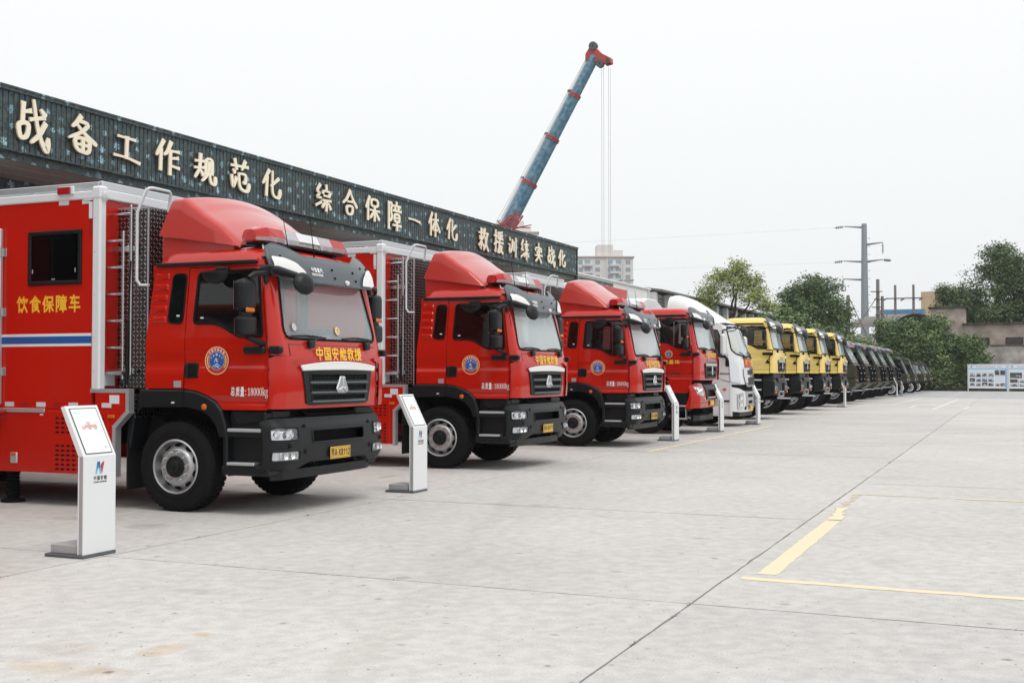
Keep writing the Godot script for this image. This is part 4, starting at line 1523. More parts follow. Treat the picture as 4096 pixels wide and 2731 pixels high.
func far_tower(label: String, at: Vector3, w: float, h: float, floors: int):
	var t = thing("residential_tower", label, "tower", at, 0.42)
	var b := B.new()
	b.box(Vector3(0, h * 0.5 - 2.0, 0), Vector3(w, h - 4.0, 12))
	put("wall", b, M.tower_wall, t)
	b = B.new()
	b.box(Vector3(0, h - 3.9, 0), Vector3(w + 0.8, 0.5, 12.8))
	b.box(Vector3(0, h - 11.5, 0), Vector3(w + 0.5, 0.4, 12.5))
	put("cornice", b, M.tower_brown, t)
	b = B.new()
	b.box(Vector3(w * 0.02, h - 1.7, 0), Vector3(w * 0.28, 4.2, 8))
	b.box(Vector3(w * 0.25, h - 2.6, 0), Vector3(w * 0.18, 2.6, 6))
	put("roof_house", b, M.tower_wall, t)
	var dy = (h - 5.0) / floors
	for k in floors:
		var y = h - 5.6 - dy * k
		if y < h * 0.3:
			break
		for c in [[-0.42, 0.07], [-0.30, 0.10], [-0.12, 0.08], [0.10, 0.09], [0.24, 0.09], [0.41, 0.08]]:
			b = B.new()
			b.box(Vector3(w * c[0], y, 6.02), Vector3(w * c[1], dy * 0.55, 0.12))
			put("window", b, M.tower_glass, t)
		for s in [-3.0, 2.5]:
			b = B.new()
			b.box(Vector3(w * 0.5 + 0.03, y, s), Vector3(0.12, dy * 0.5, 2.2))
			put("window", b, M.tower_glass, t)
		for c in [-0.30, 0.17]:
			b = B.new()
			b.box(Vector3(w * c, y - dy * 0.42, 6.6), Vector3(w * 0.17, dy * 0.28, 1.2))
			put("balcony", b, M.tower_white, t)
	for c in [-0.205, 0.04, 0.33]:
		b = B.new()
		b.box(Vector3(w * c, h * 0.5 - 2.2, 6.15), Vector3(0.5, h - 4.6, 0.4))
		put("pilaster", b, M.tower_white, t)


func poles():
	var b: B
	# tall steel pole with arms
	var p = thing("steel_pole", "tall grey steel power pole with six arms behind the thicket", "power pole", Vector3(-14.6, 0, -129.4))
	b = B.new()
	b.tube([Vector3(0, 0, 0), Vector3(0, 17.3, 0)], [0.5, 0.27], 14)
	put("shaft", b, M.steel_pole, p)
	for a in [[16.95, -1, 2.0], [15.1, 1, 1.9], [13.3, -1, 2.1], [13.3, 1, 1.9], [11.4, -1, 2.2]]:
		b = B.new()
		b.tube([Vector3(a[1] * 0.2, a[0], 0), Vector3(a[1] * a[2], a[0] + 0.12, 0.3)], [0.13, 0.05], 8)
		var arm = put("arm", b, M.steel_pole, p)
		b = B.new()
		var o = Vector3(a[1] * a[2], a[0] + 0.1, 0.3)
		var dir = Vector3(0, -1, 0) if a[0] in [15.1, 11.4] else Vector3(a[1] * 0.8, -0.15, 0.6).normalized()
		for k in 4:
			b.lathe([Vector2(0.05, 0), Vector2(0.15, 0.06), Vector2(0.05, 0.12)], o + dir * (0.2 + 0.22 * k), dir, 10)
		b.tube([o, o + dir * 1.2], 0.03, 6)
		put("insulator", b, M.insulator, arm)
	b = B.new()
	for k in 16:
		b.tube([Vector3(0.3, 3 + k * 0.85, 0), Vector3(0.62, 3 + k * 0.85, 0)], 0.02, 5)
	put("step_bolts", b, M.wire, p)
	# concrete poles
	var spec = [[-14.55, -115.5, 8.9, 0.2, "leaning weathered concrete pole left of the steel pole"], [-12.2, -119.0, 10.6, 0.2, "tall concrete pole with stubs right of the steel pole"], [-11.85, -119.6, 9.0, 0.18, "shorter concrete pole close beside the tall stubbed pole"]]
	for s in spec:
		var c = thing("concrete_pole", s[4], "utility pole", Vector3(s[0], 0, s[1]), 0.0, "concrete utility poles")
		b = B.new()
		b.tube([Vector3.ZERO, Vector3(0, s[2], 0)], [s[3] * 1.2, s[3] * 0.8], 10)
		put("shaft", b, M.concrete_pole, c)
		if s[2] > 10:
			for k in 5:
				b = B.new()
				b.box(Vector3(-0.1 + 0.25 * (k % 2), s[2] - 1.2 - k * 0.75, 0.22), Vector3(1.1 - 0.1 * k, 0.09, 0.1), 0.01)
				put("crossarm", b, M.wire, c)
	# far double pole with one beam
	var h = thing("double_pole", "pair of far concrete poles joined by a cross beam with insulators", "utility pole", Vector3(-12.9, 0, -157.2))
	for x in [-1.1, 1.1]:
		b = B.new()
		b.tube([Vector3(x, 0, 0), Vector3(x, 12.7, 0)], [0.2, 0.15], 8)
		put("shaft", b, M.concrete_pole, h)
	b = B.new()
	b.box(Vector3(0, 11.0, 0.2), Vector3(4.4, 0.14, 0.14))
	put("beam", b, M.wire, h)
	for x in [-2.2, 0.0, 2.2]:
		b = B.new()
		for k in 4:
			b.lathe([Vector2(0.03, 0), Vector2(0.12, 0.05), Vector2(0.03, 0.1)], Vector3(x - 0.1 * k, 10.95 - 0.07 * k, 0.35 + 0.1 * k), Vector3(-0.6, -0.3, 0.7).normalized(), 8)
		put("insulator", b, M.insulator, h)
	# stays and wires
	for w in [[Vector3(-14.5, 8.8, -115.4), Vector3(-12.0, 3.0, -116.5), 0.035, "dark stay wire from the leaning pole to the thicket"], [Vector3(-12.2, 9.0, -118.8), Vector3(-15.2, 4.2, -117.5), 0.035, "dark stay wire crossing behind the steel pole"], [Vector3(-16.9, 17.0, -129.0), Vector3(-120, 19.5, -140), 0.005, "thin power line running left from the pole top"], [Vector3(-16.7, 13.3, -129.0), Vector3(-120, 16.5, -138), 0.005, "thin power line running left from the pole's lower arm"], [Vector3(-12.3, 9.4, -129.0), Vector3(-10.7, 10.9, -156.9), 0.008, "thin wire from the steel pole to the double pole"]]:
		b = B.new()
		var path = []
		for i in 13:
			var t = i / 12.0
			path.append(w[0].lerp(w[1], t) - Vector3(0, sin(PI * t) * w[0].distance_to(w[1]) * 0.008, 0))
		b.tube(path, w[2], 4)
		tag(put("overhead_wire", b, M.wire), w[3], "wire", "overhead wires")


func crane():
	# truck crane standing behind the garage: only its boom and head rise above the roof
	var base = Vector3(-41.5, 0, -90.8)
	var t = thing("mobile_crane", "blue telescopic crane boom with red collars rising behind the garage", "crane", base)
	var foot = Vector3(-2.8, 3.0, -0.9)
	var lo = Vector3(2.12, 13.9, -0.8)
	var head = Vector3(9.05, 28.2, -3.35)
	var dir = (head - lo).normalized()
	foot = lo - dir * 12.0
	var side = dir.cross(Vector3(0, 0, 1)).normalized()
	var up = side.cross(dir).normalized()
	var b := B.new()
	b.box(Vector3(-1, 1.3, -2.0), Vector3(11, 1.4, 2.8), 0.1)
	put("chassis", b, M.crane_red, t)
	for x in [-5.2, -3.8, 0.6, 2.0, 3.6]:
		b = B.new()
		b.lathe([Vector2(0, 0.0), Vector2(0.3, 0.0), Vector2(0.55, 0.02), Vector2(0.6, 0.12), Vector2(0.6, 2.6), Vector2(0.3, 2.7)], Vector3(x, 0.6, -3.3), Vector3(0, 0, 1), 20)
		put("wheel_pair", b, M.rubber, t)
	b = B.new()
	b.box(Vector3(-2.6, 2.9, -2.0), Vector3(4.0, 1.9, 2.4), 0.15)
	put("turret", b, M.boom_blue, t)
	# sections: octagonal tubes, each thinner than the one below
	var L = (head - lo).length()
	var cuts = [-12.0, 0.0, L * 0.262, L * 0.525, L * 0.78, L]
	for i in 5:
		var r = [0.86, 0.74, 0.66, 0.585, 0.51][i] * 0.82
		var a = lo + dir * (cuts[i] - (0.5 if i else 0.0))
		var c = lo + dir * cuts[i + 1]
		b = B.new()
		var oct = []
		for k in 8:
			var an = TAU * (k + 0.5) / 8
			oct.append(side * cos(an) * r + up * sin(an) * r * 1.15)
		for k in 8:
			var p = oct[k]
			var q = oct[(k + 1) % 8]
			b.quadd(a + p, a + q, c + q, c + p, p + q)
		put("boom_section", b, M.boom_blue, t)
		b = B.new()
		b.tube([a - side * r * 1.1, c - side * r * 1.1], r * 0.42, 6)
		put("pale_strip", b, M.tower_white, t)  # white strip laid along the upper side of each section
		if i > 0:
			b = B.new()
			for s in [0.0, 0.18]:
				var rr = r * 1.28
				var ring = []
				for k in 8:
					var an = TAU * (k + 0.5) / 8
					ring.append(side * cos(an) * rr + up * sin(an) * rr * 1.15)
				var o = lo + dir * (cuts[i] + s - 0.3)
				for k in 8:
					b.quadd(o + ring[k], o + ring[(k + 1) % 8], o + ring[(k + 1) % 8] + dir * 0.12, o + ring[k] + dir * 0.12, ring[k])
					b.trid(o, o + ring[k], o + ring[(k + 1) % 8], -dir)
					b.trid(o + dir * 0.12, o + dir * 0.12 + ring[k], o + dir * 0.12 + ring[(k + 1) % 8], dir)
			put("collar", b, M.crane_red, t)
			b = B.new()
			b.box(lo + dir * (cuts[i] + 0.05) - side * r * 1.35, Vector3(0.35, 0.25, 0.4), 0.03)
			put("rope_guide", b, M.wire, t)
	# head
	b = B.new()
	var hx = Vector3(0.86, -0.5, 0.0).normalized()
	var hy = Vector3(0.5, 0.86, 0.0).normalized()
	var pts = []
	for q in [[-0.75, -0.15], [-0.7, 0.62], [-0.2, 0.72], [0.5, 0.5], [1.45, 0.5], [1.7, 0.15], [1.3, -0.2], [0.7, -0.1], [0.3, -0.5], [-0.5, -0.6]]:
		var w3 = head + hx * q[0] + hy * q[1]
		pts.append(Vector2(w3.x, w3.y))
	b.prism(PackedVector2Array(pts), "z", head.z - 0.35, head.z + 0.35, 0.04)
	put("head", b, M.crane_red, t)
	for q in [[-0.45, 0.72, 0.36], [0.85, -0.32, 0.33], [1.35, 0.2, 0.18]]:
		b = B.new()
		b.lathe([Vector2(0.06, -0.2), Vector2(q[2], -0.2), Vector2(q[2] * 0.8, -0.1), Vector2(q[2] * 0.8, 0.1), Vector2(q[2], 0.2), Vector2(0.06, 0.2)], head + hx * q[0] + hy * q[1] + Vector3(0, 0, 0.25), Vector3(0, 0, 1), 18)
		put("sheave", b, M.wire, t)
	# hoist ropes
	for q in [0.72, 0.92, 1.42, 1.6]:
		b = B.new()
		var o = head + hx * q - Vector3(0, 0.3, 0)
		b.tube([o, Vector3(o.x, 3.0, o.z)], 0.016, 5)
		put("hoist_rope", b, M.rope, t)
	b = B.new()
	b.tube([head + hx * -0.6 + hy * 0.9, lo - side * 1.1], 0.012, 5)
	put("luffing_rope", b, M.wire, t)
	b = B.new()
	b.box(Vector3(head.x + 1.15, 2.6, head.z), Vector3(0.7, 0.9, 0.4), 0.08)
	put("hook_block", b, M.crane_red, t)
	# folded lattice jib at the foot
	b = B.new()
	var j0 = lo - dir * 0.9 + up * 0.9
	var ends = []
	for s in [-1, 1]:
		for u in [0.0, 1.0]:
			var a = lo - dir * 2.2 + side * (0.7 * s) + up * (0.6 + 0.8 * u)
			var c = lo + dir * (1.3 - 0.4 * u) + side * (0.35 * s + 0.8) + up * (0.7 + 0.7 * u)
			b.tube([a, c], 0.06, 6)
			ends.append([a, c])
	for k in 7:
		var f = k / 6.0
		for pr in [[0, 1], [1, 3], [3, 2], [2, 0]]:
			var a = ends[pr[0]][0].lerp(ends[pr[0]][1], f)
			var c = ends[pr[1]][0].lerp(ends[pr[1]][1], f)
			b.tube([a, c], 0.035, 5)
			if k < 6:
				b.tube([a, ends[pr[1]][0].lerp(ends[pr[1]][1], f + 1 / 6.0)], 0.03, 5)
	put("lattice_jib", b, M.crane_red, t)
	b = B.new()
	for q in [[1.4, 1.6, 0.2], [1.2, 1.9, 1.0], [0.7, 1.9, 0.0]]:
		b.tube([lo + side * q[0] * 0.5 + dir * 0.1, lo + side * q[1] + dir * (0.7 + q[2] * 0.3)], 0.04, 5)
	put("jib_bracket", b, M.crane_red, t)


# ---------------------------------------------------------------- notice boards
func poster(sd: int) -> ImageTexture:
	var w = 320
	var h = 192
	var r := RandomNumberGenerator.new()
	r.seed = sd
	var im := Image.create(w, h, false, Image.FORMAT_RGB8)
	im.fill(Color(0.88, 0.92, 0.95))
	im.fill_rect(Rect2i(0, 28, w, 10), Color(0.55, 0.76, 0.88))
	im.fill_rect(Rect2i(18, 8, 6, 10), Color(0.10, 0.32, 0.55))
	im.fill_rect(Rect2i(24, 8, 5, 10), Color(0.15, 0.45, 0.66))
	im.fill_rect(Rect2i(12, 21, 22, 2), Color(0.3, 0.4, 0.5))
	for i in 24:
		if i != 18 and i != 19:
			im.fill_rect(Rect2i(66 + i * 9, 13, 6, 6), Color(0.80, 0.50, 0.50))
	for i in 3:
		im.fill_rect(Rect2i(12, 46 + i * 5, 190 - i * 30, 1), Color(0.72, 0.74, 0.76))
	var photo = func(x, y, pw, ph):
		var sky_c = Color(0.75, 0.80, 0.83) if r.randf() < 0.6 else Color(0.30, 0.32, 0.34)
		im.fill_rect(Rect2i(x, y, pw, ph), sky_c)
		im.fill_rect(Rect2i(x, y + int(ph * 0.7), pw, int(ph * 0.3)), Color(0.45, 0.45, 0.45) * r.randf_range(0.4, 1.3))
		for k in 9:
			var c = [Color(0.15, 0.16, 0.17), Color(0.25, 0.27, 0.29), Color(0.62, 0.22, 0.14), Color(0.85, 0.86, 0.86), Color(0.32, 0.36, 0.32)][r.randi() % 5]
			var bw = r.randi_range(4, int(pw * 0.45))
			var bh = r.randi_range(3, int(ph * 0.35))
			im.fill_rect(Rect2i(x + r.randi_range(1, pw - bw - 1), y + int(ph * 0.25) + r.randi_range(0, int(ph * 0.65) - bh), bw, bh), c)
	if sd == 1:
		for i in 4:
			photo.call(8 + i * 53, 66, 46, 34)
			photo.call(8 + i * 53, 112, 46, 30)
			photo.call(8 + i * 53, 148, 46, 30)
		im.fill_rect(Rect2i(0, 104, 214, 2), Color(0.25, 0.55, 0.75))
		for i in 2:
			photo.call(222 + i * 46, 46, 40, 40)
			photo.call(222 + i * 46, 154, 40, 26)
		im.fill_rect(Rect2i(216, 92, 98, 2), Color(0.25, 0.55, 0.75))
		for i in 8:
			im.fill_rect(Rect2i(224, 100 + i * 6, 80 - (i * 7) % 20, 1), Color(0.70, 0.72, 0.75))
		im.fill_rect(Rect2i(310, 38, 10, h - 38), Color(0.35, 0.66, 0.85))
	else:
		photo.call(6, 66, 100, 46)
		for i in 3:
			photo.call(120 + i * 66, 66, 56, 46)
		for j in 2:
			for i in 4:
				photo.call(6 + i * 78, 120 + j * 34, 62, 28)
		im.fill_rect(Rect2i(72, 118, 5, 66), Color(0.25, 0.50, 0.70))
	return ImageTexture.create_from_image(im)


func notice_boards():
	var says = ["white framed notice board with rows of equipment photos, beside the thicket", "white framed notice board cut off by the photo's right edge"]
	var o = Vector3(-3.78, 0, -108.9)
	var d = Vector3(3.2, 0, 1.0).normalized()
	for i in 2:
		var t = thing("notice_board", says[i], "notice board", o + d * 3.36 * i, -atan2(d.z, d.x), "notice boards by the far wall")
		var m = mat("poster_%d" % i, Color.WHITE, 0.4)
		m.albedo_texture = poster(i + 1)
		var b := B.new()
		b.quadd(Vector3(0.06, 0.31, 0.035), Vector3(3.2, 0.31, 0.035), Vector3(3.2, 2.26, 0.035), Vector3(0.06, 2.26, 0.035), Vector3(0, 0, 1))
		for v in b.v:
			b.uv.append(Vector2((v.x - 0.06) / 3.14, 1.0 - (v.y - 0.31) / 1.95))
		put("poster", b, m, t)
		b = B.new()
		b.box(Vector3(1.63, 1.285, 0.01), Vector3(3.18, 1.99, 0.04))
		put("backing", b, M.tower_white, t)
		b = B.new()
		b.box(Vector3(1.63, 2.29, 0.02), Vector3(3.3, 0.06, 0.07), 0.005)
		b.box(Vector3(1.63, 0.28, 0.02), Vector3(3.3, 0.06, 0.07), 0.005)
		put("rail", b, M.tower_white, t)
		for x in [0.0, 3.26]:
			b = B.new()
			b.box(Vector3(x, 1.16, 0.02 + 0.003 * (1 if x > 1 else 0)), Vector3(0.07, 2.32, 0.075), 0.005)
			put("post", b, M.tower_white, t)


# ---------------------------------------------------------------- heavy truck cab shared by the red and yellow trucks
# truck space: x forward (0 at the front), y up, z to the truck's right; s runs round the cab from the middle of the front
func cab_f(s: float, y: float) -> Vector3:
	var W = lut([[0, 1.15], [2.0, 1.15], [2.85, 1.085], [3.2, 1.05]], y)
	var F = lut([[1.1, -0.02], [1.35, 0], [1.75, 0], [1.95, -0.045], [2.72, -0.22], [2.86, -0.27], [3.0, -0.36]], y)
	var a = abs(s)
	var x: float
	var z: float
	if a <= 1.01:
		x = -0.05 * pow(a / 1.01, 2)
		z = a
	elif a <= 1.23:
		var th = (a - 1.01) / 0.14
		x = -0.05 - 0.14 * (1.0 - cos(th))
		z = 1.01 + 0.14 * sin(th)
	else:
		x = -0.19 - (a - 1.23)
		z = 1.15
		z -= 0.012 * smoothstep(1.62, 1.66, y) * (1.0 - smoothstep(1.78, 1.83, y))
		z -= 0.010 * smoothstep(1.22, 1.25, y) * (1.0 - smoothstep(1.285, 1.30, y))
	x += F * lut([[1.01, 1.0], [1.23, 0.6], [1.7, 0.0]], a)
	return Vector3(x, y, z * W / 1.15 * (1.0 if s >= 0 else -1.0))


# side outline given as (x along the truck, y) to (s, y); sg picks the side
func SP(a: Array, sg := 1.0) -> PackedVector2Array:
	var p := PackedVector2Array()
	for i in range(0, a.size(), 2):
		p.append(Vector2(sg * (1.04 - a[i]), a[i + 1]))
	return p


func visor_f(s: float, y: float) -> Vector3:
	return Vector3(lut([[2.58, -0.03], [2.7, -0.055], [2.8, -0.08], [2.9, -0.135], [3.0, -0.22], [3.1, -0.34]], y) - 0.13 * pow(abs(s) / 1.08, 4), y, s)


func bumper_f(s: float, y: float) -> Vector3:
	var a = abs(s)
	var x: float
	var z: float
	if a <= 0.95:
		x = -0.03 * pow(a / 0.95, 2)
		z = a
	elif a <= 1.3427:
		var th = (a - 0.95) / 0.25
		x = -0.03 - 0.25 * (1.0 - cos(th))
		z = 0.95 + 0.25 * sin(th)
	else:
		x = -0.28 - (a - 1.3427)
		z = 1.2
	x += lut([[0.48, -0.06], [0.58, 0.0], [0.78, 0.012], [0.96, 0.0], [1.08, -0.07]], y)
	return Vector3(x, y, z * (1.0 if s >= 0 else -1.0))


func wheel(t, at: Vector3, sg: float, bare := false, scale := 1.0, called := "wheel"):
	var w := Node3D.new()
	w.name = called
	t.add_child(w, true)
	w.position = at
	w.scale = Vector3.ONE * scale
	if sg < 0:
		w.rotation.y = PI
	part(w, "tyre", "tyre", M.rubber, func(b):
		b.lathe([Vector2(0.285, -0.28), Vector2(0.40, -0.30), Vector2(0.485, -0.285), Vector2(0.512, -0.25), Vector2(0.512, -0.045), Vector2(0.485, -0.01), Vector2(0.44, 0.006), Vector2(0.40, 0.010), Vector2(0.395, 0.004), Vector2(0.36, 0.004), Vector2(0.355, 0.009), Vector2(0.31, 0.0), Vector2(0.30, -0.012)], Vector3.ZERO, Vector3(0, 0, 1), 56)
		for k in 46:
			var a = TAU * k / 46
			var u = Vector3(cos(a), sin(a), 0)
			var tt = Vector3(-sin(a), cos(a), 0)
			for q in [[-0.058, 0.046, 0.0], [-0.15, 0.07, 0.5], [-0.238, 0.046, 0.0]]:
				var aa = a + TAU / 46 * q[2]
				u = Vector3(cos(aa), sin(aa), 0)
				tt = Vector3(-sin(aa), cos(aa), 0)
				var c = u * 0.51 + Vector3(0, 0, q[0])
				var h = [tt * 0.024, u * 0.010, Vector3(0, 0, q[1] * 0.5)]
				var tp = c + h[1]
				b.quadd(tp - h[0] - h[2], tp + h[0] - h[2], tp + h[0] + h[2], tp - h[0] + h[2], u)
				for s2 in [-1.0, 1.0]:
					b.quadd(tp + h[0] * s2 - h[2], tp + h[0] * s2 + h[2], c - h[1] * 2 + h[0] * s2 + h[2], c - h[1] * 2 + h[0] * s2 - h[2], tt * s2)
					b.quadd(tp + h[2] * s2 - h[0], tp + h[2] * s2 + h[0], c - h[1] * 2 + h[2] * s2 + h[0], c - h[1] * 2 + h[2] * s2 - h[0], Vector3(0, 0, s2)))
	var rim = part(w, "rim", "rim", M.silver, func(b):
		b.lathe([Vector2(0.312, 0.002), Vector2(0.300, 0.010), Vector2(0.288, 0.004), Vector2(0.280, -0.03), Vector2(0.268, -0.085), Vector2(0.235, -0.045), Vector2(0.205, -0.012), Vector2(0.19, -0.004), Vector2(0.12, -0.004)], Vector3.ZERO, Vector3(0, 0, 1), 44))
	tag(part(rim, "hand_hole", "holes", M.dark, func(b):
		for k in 10:
			var a = TAU * (k + 0.5) / 10
			var u = Vector3(cos(a), sin(a), 0)
			var tt = Vector3(-sin(a), cos(a), 0)
			var n = (u * 0.68 + Vector3(0, 0, 0.72)).normalized()
			var d2 = tt.cross(n)
			b.flat(disc(0, 0, 0.046, 14, 0.028), u * 0.243 + Vector3(0, 0, -0.054) + n * 0.003, tt, -d2 if d2.dot(u) < 0 else d2)), "", "", "", "stuff")
	tag(part(rim, "wheel_nut", "nuts", M.steel, func(b):
		for k in 10:
			var a = TAU * k / 10 + 0.1
			b.lathe([Vector2(0.027, 0), Vector2(0.027, 0.008), Vector2(0.02, 0.010), Vector2(0.02, 0.03), Vector2(0.008, 0.034), Vector2(0.008, 0.05), Vector2(0, 0.052)], Vector3(cos(a), sin(a), 0) * 0.165 + Vector3(0, 0, -0.004), Vector3(0, 0, 1), 6)), "", "", "", "stuff")
	part(w, "hub", "hub", M.plastic, func(b):
		b.lathe([Vector2(0.126, -0.01), Vector2(0.122, 0.01), Vector2(0.085, 0.022), Vector2(0.075, 0.05), Vector2(0.052, 0.058), Vector2(0.048, 0.085), Vector2(0, 0.088)], Vector3.ZERO, Vector3(0, 0, 1), 24)
		for k in 10:
			var a = TAU * k / 10
			b.lathe([Vector2(0.009, 0), Vector2(0.009, 0.012), Vector2(0, 0.012)], Vector3(cos(a), sin(a), 0) * 0.10 + Vector3(0, 0, 0.016), Vector3(0, 0, 1), 6))
	return w


func mirrors(t, at: Vector3, pre := "m"):
	for sg in [1.0, -1.0]:
		var k = pre + ("r" if sg > 0 else "l")
		var m = part(t, "mirror", k + "main", M.plastic, func(b):
			# rounded shells seen from the front: big upper and small lower
			for q in [[2.425, 0.19, 0.0], [2.09, 0.125, 0.01]]:
				var g = []
				for i in 13:
					var v = lerp(-1.0, 1.0, i / 12.0)
					var row = []
					for j in 21:
						var a = TAU * j / 20
						var e = pow(abs(1.0 - pow(abs(v), 8)), 0.5)
						var cx = pow(abs(cos(a)), 0.55) * sign(cos(a))
						var sx = pow(abs(sin(a)), 0.55) * sign(sin(a))
						row.append(Vector3(-0.33 + q[2] + sx * 0.075 * e, q[0] + v * q[1], sg * (1.375 + cx * 0.125 * (0.25 + 0.75 * e))))
					g.append(row)
				b.surf(g, Vector3(-0.33, q[0], sg * 1.375))
			b.box(Vector3(-0.33, 2.225, sg * 1.375), Vector3(0.06, 0.06, 0.18), 0.01)
			# arms to the door
			b.tube([Vector3(-0.30, 2.62, sg * 1.36), Vector3(-0.27, 2.665, sg * 1.30), Vector3(-0.24, 2.69, sg * 1.10)], [0.026, 0.03, 0.035], 8)
			b.tube([Vector3(-0.32, 1.975, sg * 1.36), Vector3(-0.28, 1.93, sg * 1.26), Vector3(-0.25, 1.90, sg * 1.15)], [0.03, 0.03, 0.035], 8)
			b.box(Vector3(-0.36, 1.835, sg * 1.165), Vector3(0.28, 0.085, 0.06), 0.02)
			b.box(Vector3(-0.105, 1.835, sg * 1.135), Vector3(0.17, 0.085, 0.07), 0.02)
			b.tube([Vector3(-0.23, 2.72, sg * 1.09), Vector3(-0.26, 2.67, sg * 1.12), Vector3(-0.24, 2.58, sg * 1.12)], 0.03, 6), at)
		part(m, "turn_lamp", k + "turn", M.amber, func(b):
			b.box(Vector3(-0.262, 2.265, sg * 1.385), Vector3(0.03, 0.05, 0.15), 0.012))
		part(m, "mirror_glass", k + "glass", M.chrome, func(b):
			b.box(Vector3(-0.409, 2.425, sg * 1.375), Vector3(0.004, 0.32, 0.20))
			b.box(Vector3(-0.399, 2.09, sg * 1.375), Vector3(0.004, 0.18, 0.20)))
	part(t, "kerb_mirror", pre + "kerb", M.plastic, func(b):
		# half dome over the passenger door
		var g = []
		for i in 9:
			var row = []
			for j in 15:
				var a = PI * j / 14
				var r = sin(PI / 2 * i / 8.0)
				row.append(Vector3(-0.80 + cos(a) * 0.17 * r, 2.71 - 0.02 * r - sin(a) * 0.12 * r, 1.27 + 0.07 * cos(PI / 2 * i / 8.0)))
			g.append(row)
		b.surf(g, Vector3(-0.80, 2.68, 1.22))
		b.prism(V2([-0.97, 2.69, -0.63, 2.69, -0.63, 2.71, -0.97, 2.71]), "z", 1.14, 1.30, 0.004)
		b.box(Vector3(-0.80, 2.735, 1.15), Vector3(0.17, 0.07, 0.05), 0.01)
		b.box(Vector3(-0.80, 2.60, 1.285), Vector3(0.05, 0.02, 0.008)), at)
	part(t, "front_mirror", pre + "front", M.plastic, func(b):
		b.tube([Vector3(-0.33, 2.735, 1.09), Vector3(-0.14, 2.72, 1.06), Vector3(0.04, 2.665, 0.97), Vector3(0.09, 2.63, 0.93)], [0.05, 0.05, 0.035, 0.03], 8)
		b.box(Vector3(-0.24, 2.72, 1.085), Vector3(0.16, 0.12, 0.07), 0.02)
		var n = Vector3(0.80, 0.28, 0.35).normalized()
		b.lathe([Vector2(0, 0.055), Vector2(0.06, 0.05), Vector2(0.10, 0.034), Vector2(0.128, 0.01), Vector2(0.13, -0.01), Vector2(0.12, -0.03), Vector2(0, -0.035)], Vector3(0.11, 2.575, 0.92), n, 20)
		b.box(Vector3(0.145, 2.60, 0.935), Vector3(0.012, 0.018, 0.05)), at)


func seats_and_dash(t, at: Vector3, pre := "i"):
	var inn = part(t, "cab_interior", pre + "shell", M.interior, func(b):
		b.box(Vector3(-1.76, 2.1, 0), Vector3(0.05, 1.5, 2.1))
		b.box(Vector3(-0.95, 1.33, 0), Vector3(1.6, 0.06, 2.1))
		b.box(Vector3(-1.0, 2.87, 0), Vector3(1.3, 0.04, 2.0)), at)
	part(inn, "dashboard", pre + "dash", M.visor, func(b):
		b.prism(V2([-0.12, 1.40, -0.12, 1.86, -0.22, 1.945, -0.42, 1.93, -0.50, 1.80, -0.50, 1.40]), "z", -1.02, 1.02, 0.02)
		b.box(Vector3(-0.33, 1.98, 0.05), Vector3(0.24, 0.10, 0.5), 0.03))
	part(inn, "steering_wheel", pre + "steer", M.plastic, func(b):
		var ring = []
		var n = Vector3(-0.75, 0.62, 0).normalized()
		var u = Vector3(0, 0, 1)
		var w = n.cross(u)
		for k in 20:
			ring.append(Vector3(-0.66, 1.95, -0.58) + (u * cos(TAU * k / 20) + w * sin(TAU * k / 20)) * 0.23)
		b.tube(ring, 0.018, 6, true)
		b.tube([Vector3(-0.66, 1.95, -0.58), Vector3(-0.45, 1.7, -0.58)], 0.04, 8)
		b.box(Vector3(-0.66, 1.95, -0.58), Vector3(0.04, 0.08, 0.40), 0.01))
	for z in [0.58, -0.58]:
		part(inn, "seat", pre + "seat%d" % int(z * 100), M.seat, func(b):
			b.box(Vector3(-1.10, 1.68, z), Vector3(0.52, 0.16, 0.52), 0.05)
			b.prism(V2([-1.28, 1.70, -1.42, 1.70, -1.56, 2.38, -1.46, 2.40]), "z", z - 0.25, z + 0.25, 0.04)
			b.box(Vector3(-1.54, 2.52, z), Vector3(0.10, 0.20, 0.28), 0.04)
			b.box(Vector3(-1.1, 1.48, z), Vector3(0.4, 0.24, 0.4)))


